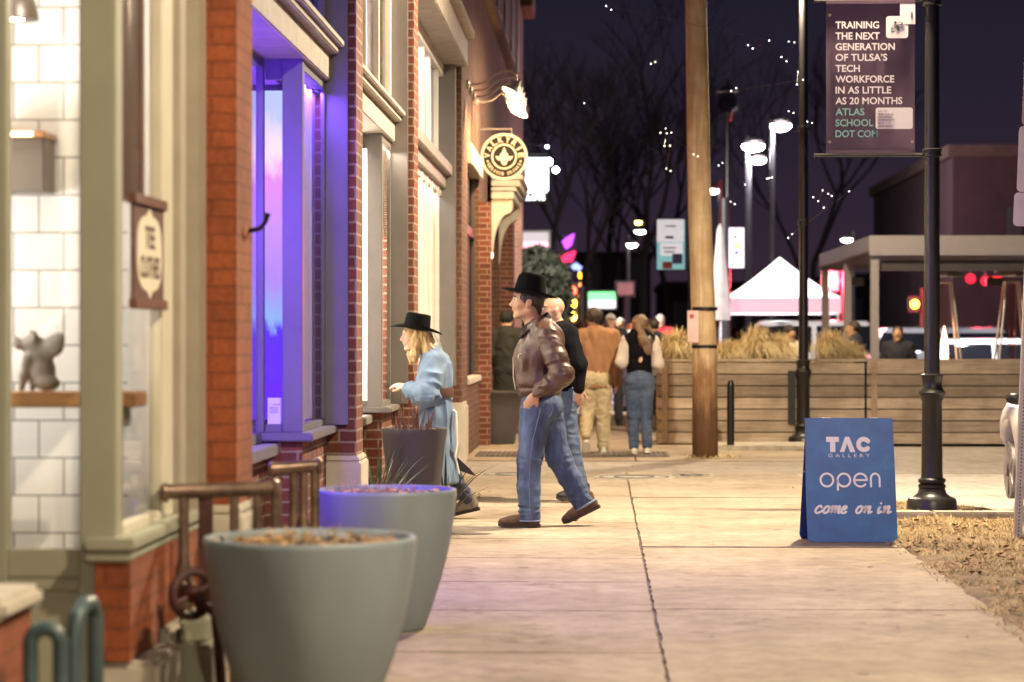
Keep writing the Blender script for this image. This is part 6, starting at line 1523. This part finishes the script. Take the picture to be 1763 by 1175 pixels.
    mb = MB(); mb.tube([(-.01,.222,.90),(.02,.224,.78),(.05,.219,.66),(.07,.206,.52),(.078,.199,.38),(.076,.192,.22),(.07,.188,.10)], .0032, 6); pm(mb, 'side_seam', seamm, jn)
    mb = MB(); mb.tube([(-.075,.175,.975),(-.10,.168,.89),(-.075,.195,.83)], .003, 6); mb.tube([(.11,.135,.965),(.06,.195,.90),(.0,.21,.885)], .003, 6); pm(mb, 'pocket_stitch', seamm, jn)
    pm(MB().tube([(-.345+.083*math.cos(a)*.86, -.1+.083*math.sin(a), .158+.083*math.cos(a)*-.5) for a in [2*math.pi*k/20 for k in range(21)]], .010, 8), 'turned_hem', seamm, jn)
    pm(MB().tube([(.078+.081*math.cos(a), .102+.081*math.sin(a), .052) for a in [2*math.pi*k/24 for k in range(25)]], .006, 8), 'turned_hem', seamm, jn)
    make_shoe(b, (.0,.102,.0), 2, 0, suede, rubber, .312)
    make_shoe(b, (-.452,-.10,.135), -2, 26.5, suede, rubber, .305)
    return b
hm = hat_man()
fin(hm, (wx(930, 18.2), 18.2, 0), R(180), 'man in black hat and brown leather jacket striding in blue jeans')

# --- woman in the blue coat
wool = M('pale_blue_wool', (.125,.185,.275), .85, var=.16, vs=5, bump=.25, bs=70, bd=.003)
def coat_woman():
    s = SD(); H = Head((.115,0,1.435), 12, 2, .97); add_head(s, H, True)
    s.cone((.02,0,1.26), (.09,0,1.37), .048, .045, .03)
    s.chain([(-.06,0,.9),(-.04,0,1.1),(-.02,0,1.24)], [.09,.09,.09], .05)
    for y in (-1, 1): s.chain([(-.03,y*.1,1.25),(.0,y*.2,1.0),(.18,y*.10,1.035)], [.05,.035,.026], .03)
    add_hand(s, (.185,.085,1.04), (.85,-.35,.12), (-.1,.55,.8), (.25,.3,.3,.35), .6, .88, -1); add_hand(s, (.19,-.08,1.04), (.8,.45,.12), (-.1,-.4,.9), (.5,.5,.55,.6), .6, .88, 1)
    s.chain([(-.04,-.08,.85),(-.08,-.08,.46),(-.29,-.08,.15)], [.075,.05,.036], .03); s.chain([(-.03,.08,.85),(.1,.08,.47),(.07,.08,.1)], [.075,.05,.036], .03)
    b = s.mesh('person', skinB, None, .0055, 1); eyes(H, b)
    hr = SD(); hr.ell(H.p(-.02,0,.03), (.103,.086,.092), .02, H.Rm)
    for y in (-1, 1):
        hr.chain([H.p(.02,y*.078,.02), H.p(.015,y*.088,-.06), H.p(.02,y*.09,-.15), H.p(.03,y*.085,-.215)], [.028,.034,.032,.012], .03); hr.chain([H.p(-.05,y*.07,.0), H.p(-.09,y*.08,-.12), (-.07,y*.09,1.21), (-.10,y*.08,1.12)], [.04,.048,.05,.015], .03)
    hr.chain([H.p(-.08,0,.0), H.p(-.125,0,-.11), (-.10,0,1.22), (-.145,.02,1.13)], [.05,.055,.055,.02], .03)
    hr.ell(H.p(.085,0,-.06), (.075,.060,.12), .01, H.Rm, 's')
    ff = folds(.012, (55,55,4), 21); hr.mesh('hair', hairBl, b, .006, 1, lambda v: ff(v))
    ht = hat(b, H.p(-.012,0,.056), 12, -9, -2, .108, .094, .122, .205, .180, -.012, .030, (M('silver_cord', (.45,.43,.40), .45, .3), .010), .010, .88)
    mb = MB(); p = H.v(-.10,.075,.04)
    for k in range(3): mb.tube([p, p+Vector((-.05,.03+.01*k,-.03)), p+Vector((-.075-.01*k,.03,-.10)), p+Vector((-.085-.012*k,.03,-.15))], [.004,.004,.003,.002], 5)
    pm(mb, 'tassel', M('tassel_grey', (.45,.42,.38), .7), ht)
    c = SD(); qx = ((1,0,0), .78)
    c.chain([(-.045,0,.99),(-.035,0,1.10),(-.03,0,1.22)], [.155,.175,.145], .04, qx); c.ell((-.075,0,1.17), (.085,.14,.11), .05)
    c.chain([(-.045,0,.99),(-.045,0,.80),(-.03,0,.55),(-.035,0,.30)], [.150,.175,.205,.235], .03, ((1,0,0), .80))
    for y in (-1, 1): c.chain([(-.03,y*.12,1.235),(-.02,y*.19,1.10),(.01,y*.215,.985)], [.072,.088,.098], .04); c.chain([(.01,y*.215,.985),(.08,y*.17,.985),(.155,y*.105,1.02)], [.098,.080,.056], .04)
    c.ell((.04,0,1.32), (.07,.06,.13), .02, rotm(0,14), 's'); c.cut((0,0,.285), (0,0,-1)); c.cone((-.27,.2,.2), (-.16,.06,.62), .075, .012, op='s', k=.03)
    c.chain([(.075,.055,1.02),(.06,.065,1.17),(.01,.09,1.27),(-.05,.06,1.305),(-.065,0,1.31)], [.02,.028,.03,.028,.028], .02); c.chain([(.075,-.055,1.02),(.06,-.065,1.17),(.01,-.09,1.27),(-.05,-.06,1.305),(-.065,0,1.31)], [.02,.028,.03,.028,.028], .02)
    k1 = folds(.016, (11,11,1.6), 31); k2 = folds(.013, (8,8,9), 32)
    co = c.mesh('coat', wool, b, .007, 2, lambda v: k1(v)*(1 if v.z < .97 else .35)+(k2(v) if v.z > .93 else 0))
    be = MB(); n = 40; v2 = []
    for z, g in ((.955,1.03),(.96,1.05),(1.03,1.05),(1.035,1.03)):
        for k in range(n): a = 2*math.pi*k/n; v2.append((-.043+.137*g*math.cos(a), .165*g*math.sin(a), z))
    be.add(v2, [(i*n+k, i*n+(k+1)%n, (i+1)*n+(k+1)%n, (i+1)*n+k) for i in range(3) for k in range(n)]); pm(be, 'belt', M('brown_belt', (.085,.04,.028), .5, var=.3), b, angle=180)
    mb = MB(); mb.tube([(-.185,.05,.86),(-.205,.06,.84),(-.215,.06,.60),(-.20,.06,.50),(-.235,.07,.36)], [.008,.013,.012,.011,.006], 8); pm(mb, 'coat_lining', M('white_lining', (.75,.72,.68), .7), co)
    mb = MB(); mb.prism([(-.20,.50),(-.235,.38),(-.37,.335),(-.31,.40)], 'y', .0, .012); pm(mb, 'sash_end', M('dark_sash', (.025,.022,.022), .7), co)
    j = SD(); j.chain([(-.05,-.08,.72),(-.10,-.08,.46),(-.295,-.08,.15)], [.1,.072,.056], .03); j.chain([(-.03,.08,.72),(.1,.08,.47),(.08,.08,.09)], [.1,.072,.056], .03)
    g2 = folds(.008, (10,10,26), 41); j.mesh('jeans', denD, b, .007, 2, g2)
    greysh = M('grey_trainer', (.16,.135,.115), .75, var=.3, vs=20); blk = M('black_sole', (.015,.013,.013), .7)
    make_shoe(b, (-.385,-.08,.065), 0, 13, greysh, blk, .26, bw=.046); make_shoe(b, (.03,.08,0), 0, 0, greysh, blk, .26, bw=.046)
    pm(MB().tube([(-.375,-.08,.165),(-.392,-.08,.185),(-.385,-.08,.20),(-.372,-.08,.185)], .004, 6), 'pull_loop', blk, b)
    return b
cw = coat_woman(); cloc = Vector((wx(740, 18.9), 18.9, 0)); fin(cw, cloc, R(180), 'woman in black hat and long pale blue belted coat looking at a phone')
ph = MB(); ph.box(-.075, .075, -.036, .036, -.004, .004); po = thing('phone', 'dark smartphone held in the hands of the woman in blue', 'phone', cloc+Vector((-.285, .0, 1.032)), R(180)); po.rotation_euler = (0, R(-14), R(180))
MB().box(-.072, .072, -.036, .036, -.004, .003).build('case', M('phone_case', (.04,.02,.018), .4), po, .006, off=Z3); MB().box(-.066, .066, -.031, .031, .0032, .0045).build('screen', M('phone_glass', (.02,.02,.025), .08), po, off=Z3)

# --- general figure for the others
def figure(nm, loc, rz, label, J=None, top='sweater', topm=None, topr=1.0, hem=.90, legs=None, legm=None, legr=1.0, skin=None, hair=None, hairm=None, shoem=None, sc_=1.0, h=.011, group=None, head_yaw=0, head_pitch=0, fem=False, sleeve=1.0, hands=True, fold=.009, detail=False, shoe_pitch=(0,0), foldsc=(9,9,7)):
    D = dict(hd=(.03,0,1.63), nk=(0,0,1.49), ch=(.01,0,1.30), pv=(0,0,.95), ls=(-.01,.185,1.43), le=(-.04,.25,1.15), lw=(.04,.24,.92), rs=(-.01,-.185,1.43), re=(-.04,-.25,1.15), rw=(.04,-.24,.92),
             lk=(.05,.10,.50), la=(.0,.10,.09), rk=(.05,-.10,.50), ra=(.0,-.10,.09)); D.update(J or {})
    s = SD(); H = Head(D['hd'], head_yaw, head_pitch, .97 if fem else 1.0); add_head(s, H, fem, detail)
    s.cone(D['nk'], tuple(np.array(D['hd'])+np.array((-.025,0,-.06))), .056 if not fem else .046, .05 if not fem else .043, .03)
    s.chain([D['pv'], D['ch'], tuple(np.array(D['nk'])-np.array((0,0,.06)))], [.11,.12,.09], .05)
    for a in 'lr':
        s.cone(D['nk'], D[a+'s'], .045, .05, .04); s.chain([D[a+'s'], D[a+'e'], D[a+'w']], [.048,.037,.027], .03)
        d = Vector(D[a+'w'])-Vector(D[a+'e']); y = 1 if a == 'l' else -1
        if hands: add_hand(s, D[a+'w'], d, (0,y,0) if abs(d.normalized().y) < .8 else (0,0,1), (.25,.3,.35,.4), .5, .95, -y if True else y, .008)
        s.chain([(D['pv'][0],.09*y,.92), D[a+'k'], D[a+'a']], [.085,.055,.04], .03); s.cone(D[a+'a'], (D[a+'a'][0]+.1, D[a+'a'][1], D[a+'a'][2]-.04), .036, .03)
    b = s.mesh('person', skin or skinA, None, h if not detail else .006, 1)
    if detail: eyes(H, b)
    c = SD(); q = ((1,0,0), .72 if topr < 1.2 else .88); r = topr
    c.chain([(D['pv'][0],0,hem+.03), (D['pv'][0]*.5+D['ch'][0]*.5,0,1.12), D['ch'], (D['nk'][0]-.02,0,1.43)], [.17*r,.175*r,.195*(.7+.3*r),.15], .04, q)
    for a in 'lr':
        y = 1 if a == 'l' else -1; S_ = Vector(D[a+'s']); E_ = Vector(D[a+'e']); W_ = Vector(D[a+'w'])
        c.cone((D['nk'][0]-.01,y*.06,D['nk'][2]-.05), tuple(S_), .07, .075, .05)
        if top != 'vest': c.chain([tuple(S_), tuple(E_)], [.080*sleeve,.068*sleeve], .04); c.chain([tuple(E_), tuple(E_+(W_-E_)*.97)], [.068*sleeve,.048*(.5+.5*sleeve)], .03)
    c.ell((D['nk'][0]+.015,0,D['nk'][2]+.055), (.058,.056,.07), .02, None, 's'); c.cut((0,0,hem), (0,0,-1))
    kf = folds(fold, foldsc, int(abs(loc[0]*10+loc[1]))+len(label)); tp = c.mesh(top, topm, b, h, 2, kf)
    if top == 'vest':
        sl = SD()
        for a in 'lr':
            S_ = Vector(D[a+'s']); E_ = Vector(D[a+'e']); W_ = Vector(D[a+'w']); sl.chain([tuple(S_), tuple(E_)], [.066*sleeve,.066*sleeve], .03); sl.chain([tuple(E_), tuple(W_)], [.066*sleeve,.042], .03)
        sl.mesh('sleeves', M('cream_knit', (.55,.47,.42), .9), b, h, 1, kf)
    j = SD(); j.ell((D['pv'][0]-.01,0,.93), (.135*legr,.165*legr,.13), .03); j.cone((D['pv'][0],0,.95), (D['pv'][0],0,max(1.02, hem+.05)), .14*legr, .135*legr, .03, ((1,0,0), .85))
    for a in 'lr':
        y = 1 if a == 'l' else -1; j.chain([(D['pv'][0],.085*y,.90), D[a+'k']], [.115*legr,.078*legr], .04); j.chain([D[a+'k'], tuple(np.array(D[a+'a'])*.98+np.array(D[a+'k'])*.02)], [.078*legr,.064*legr], .03); j.ell((D['pv'][0]-.075,.075*y,.90), (.07,.08,.085), .04)
    g2 = folds(fold*.8, (9,9,16), 7+len(label)); j.mesh('trousers', legm, b, h, 2, g2)
    for i, a in enumerate('lr'):
        A_ = D[a+'a']; pt = shoe_pitch[i]; make_shoe(b, (A_[0]-.06, A_[1], A_[2]-.09), 0, pt, shoem, rubber if shoem is not wsh else wsh, .27, max(h*.7, .007), laces=detail)
    if hair:
        g = SD(); g.ell(H.p(-.022,0,.035), (.103,.084,.090), .02, H.Rm)
        if hair == 'long':
            for y in (-1, 0, 1): g.chain([H.p(-.03,y*.065,.02), H.p(-.085,y*.075,-.10), H.p(-.150,y*.075,-.22), H.p(-.205,y*.065,-.37)], [.05,.055,.06,.02], .03)
            for y in (-1, 1): g.chain([H.p(.02,y*.075,.02), H.p(-.0,y*.085,-.07), H.p(-.05,y*.09,-.19)], [.028,.033,.02], .03)
        elif hair == 'curly': g.ell(H.p(-.03,0,.055), (.112,.100,.095), .02, H.Rm)
        elif hair == 'cap': g.cone(H.p(.06,0,.06), H.p(.14,0,.05), .05, .04, .02, ((0,0,1), .3))
        g.ell(H.p(.085,0,-.04), (.085,.115,.088), .012, H.Rm, 's')
        if hair in ('short','curly','cap'): g.cut(H.p(-.05,0,-.05), H.Rm@np.array((.3,0,-1)))
        hf = folds(.012, (28,28,5) if hair == 'long' else (34,34,34), 51); g.mesh('hair' if hair != 'cap' else 'cap', hairm, b, h*.8, 1, hf)
    b.scale = (sc_,)*3
    return fin(b, loc, rz, label, 'person', group)
wsh = M('white_trainer', (.72,.68,.58), .6); blsh = M('black_shoe', (.02,.018,.018), .5)
knit = M('black_wool', (.0035,.003,.005), .95, var=.3, vs=10, bump=.2, bs=120, spec=.15)
# bald man behind the hatted man, walking the same way
bm_ = figure('person', (wx(966, 20.9), 20.9, 0), R(180), 'bald man in a black sweater and jeans walking just behind the hatted man',
       dict(hd=(.075,0,1.655), nk=(.02,0,1.52), ch=(.0,0,1.32), pv=(-.02,0,.96), ls=(-.06,.19,1.45), le=(-.15,.25,1.19), lw=(-.155,.255,.985), rs=(-.03,-.19,1.45), re=(-.0,-.24,1.15), rw=(.12,-.2,1.0), lk=(-.08,.09,.52), la=(-.17,.09,.11), rk=(-.05,-.09,.5), ra=(-.19,-.1,.09)),
       'sweater', knit, 1.06, .93, None, denM, 1.0, skin_mat('skin_tan', (.40,.235,.165)), None, None, blsh, 1.0, .008, detail=True, head_yaw=22, sleeve=1.12)
gl_ = MB(); Hb = Head((.075,0,1.655), 22, 0, 1.0)
for y in (-1, 1): gl_.tube([Hb.v(.104+.003*math.cos(a), y*.033+.022*math.cos(a), .008+.016*math.sin(a)) for a in [2*math.pi*k/16 for k in range(17)]], .0022, 6)
gl_.tube([Hb.v(.104,-.010,.012), Hb.v(.106,0,.014), Hb.v(.104,.010,.012)], .0022, 6)
for y in (-1, 1): gl_.tube([Hb.v(.10,y*.055,.012), Hb.v(.05,y*.077,.012), Hb.v(-.01,y*.083,.010)], .0022, 6)
pm(gl_, 'glasses', M('thin_steel', (.3,.3,.32), .3, .8), bm_)
tan = M('camel_knit', (.30,.15,.07), .9, var=.14, vs=14, stretch=(1,1,.2), bump=.4, bs=60)
khaki = M('khaki_cotton', (.47,.38,.23), .85, var=.12, vs=6)
figure('person', (wx(1025, 29.7), 29.7, 0), R(92), 'person in a loose camel sweater and khaki trousers walking away',
       dict(hd=(.04,.03,1.64), ls=(-.01,.20,1.43), le=(-.02,.262,1.16), lw=(.05,.25,.93), rs=(-.01,-.20,1.43), re=(-.03,-.265,1.15), rw=(.0,-.26,.86), lk=(.06,.10,.50), la=(-.26,.12,.235), rk=(.03,-.10,.5), ra=(.03,-.10,.09)),
       'sweater', tan, 1.17, .80, None, khaki, 1.12, skinC, 'curly', hairD, wsh, 1.0, .010, head_yaw=35, sleeve=1.32, fold=.017, foldsc=(12,12,3), shoe_pitch=(55,0))
figure('person', (wx(1101, 29.3), 29.3, 0), R(96), 'woman with long hair in a black vest over cream sleeves and blue jeans',
       dict(hd=(.04,.0,1.60), nk=(0,0,1.46), ls=(-.01,.165,1.40), le=(-.03,.225,1.14), lw=(.14,.14,1.12), rs=(-.01,-.165,1.40), re=(-.04,-.22,1.12), rw=(.10,-.17,1.0), lk=(.03,.075,.50), la=(.06,.06,.09), rk=(-.01,-.075,.5), ra=(-.12,-.08,.12)),
       'vest', knit, .90, 1.0, None, denM, .96, skinB, 'long', hairOm, wsh, .985, .010, fem=True, head_yaw=40, sleeve=1.15, shoe_pitch=(0,15))
figure('person', (wx(872, 35.6), 35.6, 0), R(80), 'person in a long black hooded coat standing by the bar doorway',
       dict(lw=(.12,.2,1.0), rw=(.12,-.2,1.0)), 'coat', M('black_coat', (.012,.013,.011), .8, var=.2), 1.15, .62, None, M('black_trousers', (.012,.012,.014), .9), 1.0, skinB, 'curly', M('black_hood', (.012,.012,.012), .9), blsh, 1.02, .014, hands=False, sleeve=1.25, head_pitch=12)
# strollers farther off
def col(n_, c): return M(n_, c, .85, var=.12)
cr_ = [(999,44,.985,R(92),'sweater',(.35,.22,.22),(.06,.06,.08),'short',hairBr,skinA,'walker in a dusty pink top half hidden by the camel sweater'),
       (1051,39,1.03,R(-80),'coat',(.03,.03,.05),(.03,.03,.04),'cap',M('white_cap', (.7,.68,.66), .7),skinB,'walker in a white cap and dark open coat between the two near strollers'),
       (1068,46,1.02,R(-88),'sweater',(.72,.68,.64),(.38,.36,.60),'short',hairG,skinA,'walker in a bright white top and lilac trousers in the crowd'),
       (1098,52,1.05,R(-95),'sweater',(.30,.26,.25),(.05,.05,.06),'short',hairG,skinB,'grey haired walker in a taupe top behind the long haired woman'),
       (1119,44,1.0,R(-85),'coat',(.26,.19,.19),(.05,.05,.07),'short',hairG,skinA,'walker in a mauve grey coat close to the straw grass'),
       (1137,48,1.07,R(-92),'sweater',(.50,.02,.03),(.05,.05,.07),'short',hairG,skinB,'walker in a bright red jacket by the timber planter'),
       (1126,36,.97,R(100),'coat',(.02,.02,.035),(.02,.02,.03),'short',hairD,skinA,'dark clothed walker half hidden behind the woman in the vest'),
       (1040,56,1.0,R(88),'sweater',(.06,.05,.10),(.05,.05,.08),'long',hairBr,skinA,'long haired walker in a plum top deep in the crowd'),
       (1084,60,1.0,R(-90),'coat',(.45,.38,.34),(.1,.09,.09),'long',hairBl,skinA,'blond walker in a beige coat deep in the crowd'),
       (1015,62,1.0,R(-90),'coat',(.10,.05,.06),(.04,.04,.05),'short',hairD,skinA,'walker in a maroon coat deep in the crowd')]
for i, (px, Y, sc_, rz, tp, c1, c2, hr, hmm, sk, L_) in enumerate(cr_):
    st = .16 if i % 2 else -.14
    figure('person', (wx(px, Y), Y, 0), rz, L_, dict(lk=(.05+st*.6,.1,.5), la=(st,.1,.09), rk=(.05-st*.4,-.1,.5), ra=(-st,-.1,.11), lw=(.06-st*.8,.23,.93), rw=(.06+st*.8,-.23,.93)), tp, col('top_%d' % i, c1), 1.05, .88 if tp == 'sweater' else .66, None, col('legs_%d' % i, c2), 1.0, sk, hr, hmm, blsh, sc_, .018, 'strollers farther along the pavement', hands=False)
dn = [(1546,34.6,R(-100),'sweater',(.015,.013,.02),'short',hairD,'dark haired diner in black beside the near street lamp',.90),
      (1359,35.2,R(-60),'sweater',(.72,.68,.62),'curly',hairD,'dark haired diner in white next to the second street lamp',.90),
      (1471,35.4,R(170),'sweater',(.03,.03,.04),'short',hairD,'diner in profile between the canopy posts',.945)]
for i, (px, Y, rz, tp, c1, hr, hmm, L_, sc_) in enumerate(dn):
    figure('person', (wx(px, Y), Y, 0), rz, L_, dict(lw=(.2,.15,1.05), rw=(.2,-.15,1.05)), tp, col('diner_%d' % i, c1), 1.0, .9, None, col('dinerlegs_%d' % i, (.04,.04,.05)), 1.0, skinA, hr, hmm, blsh, sc_, .014, 'diners on the patio', hands=False)
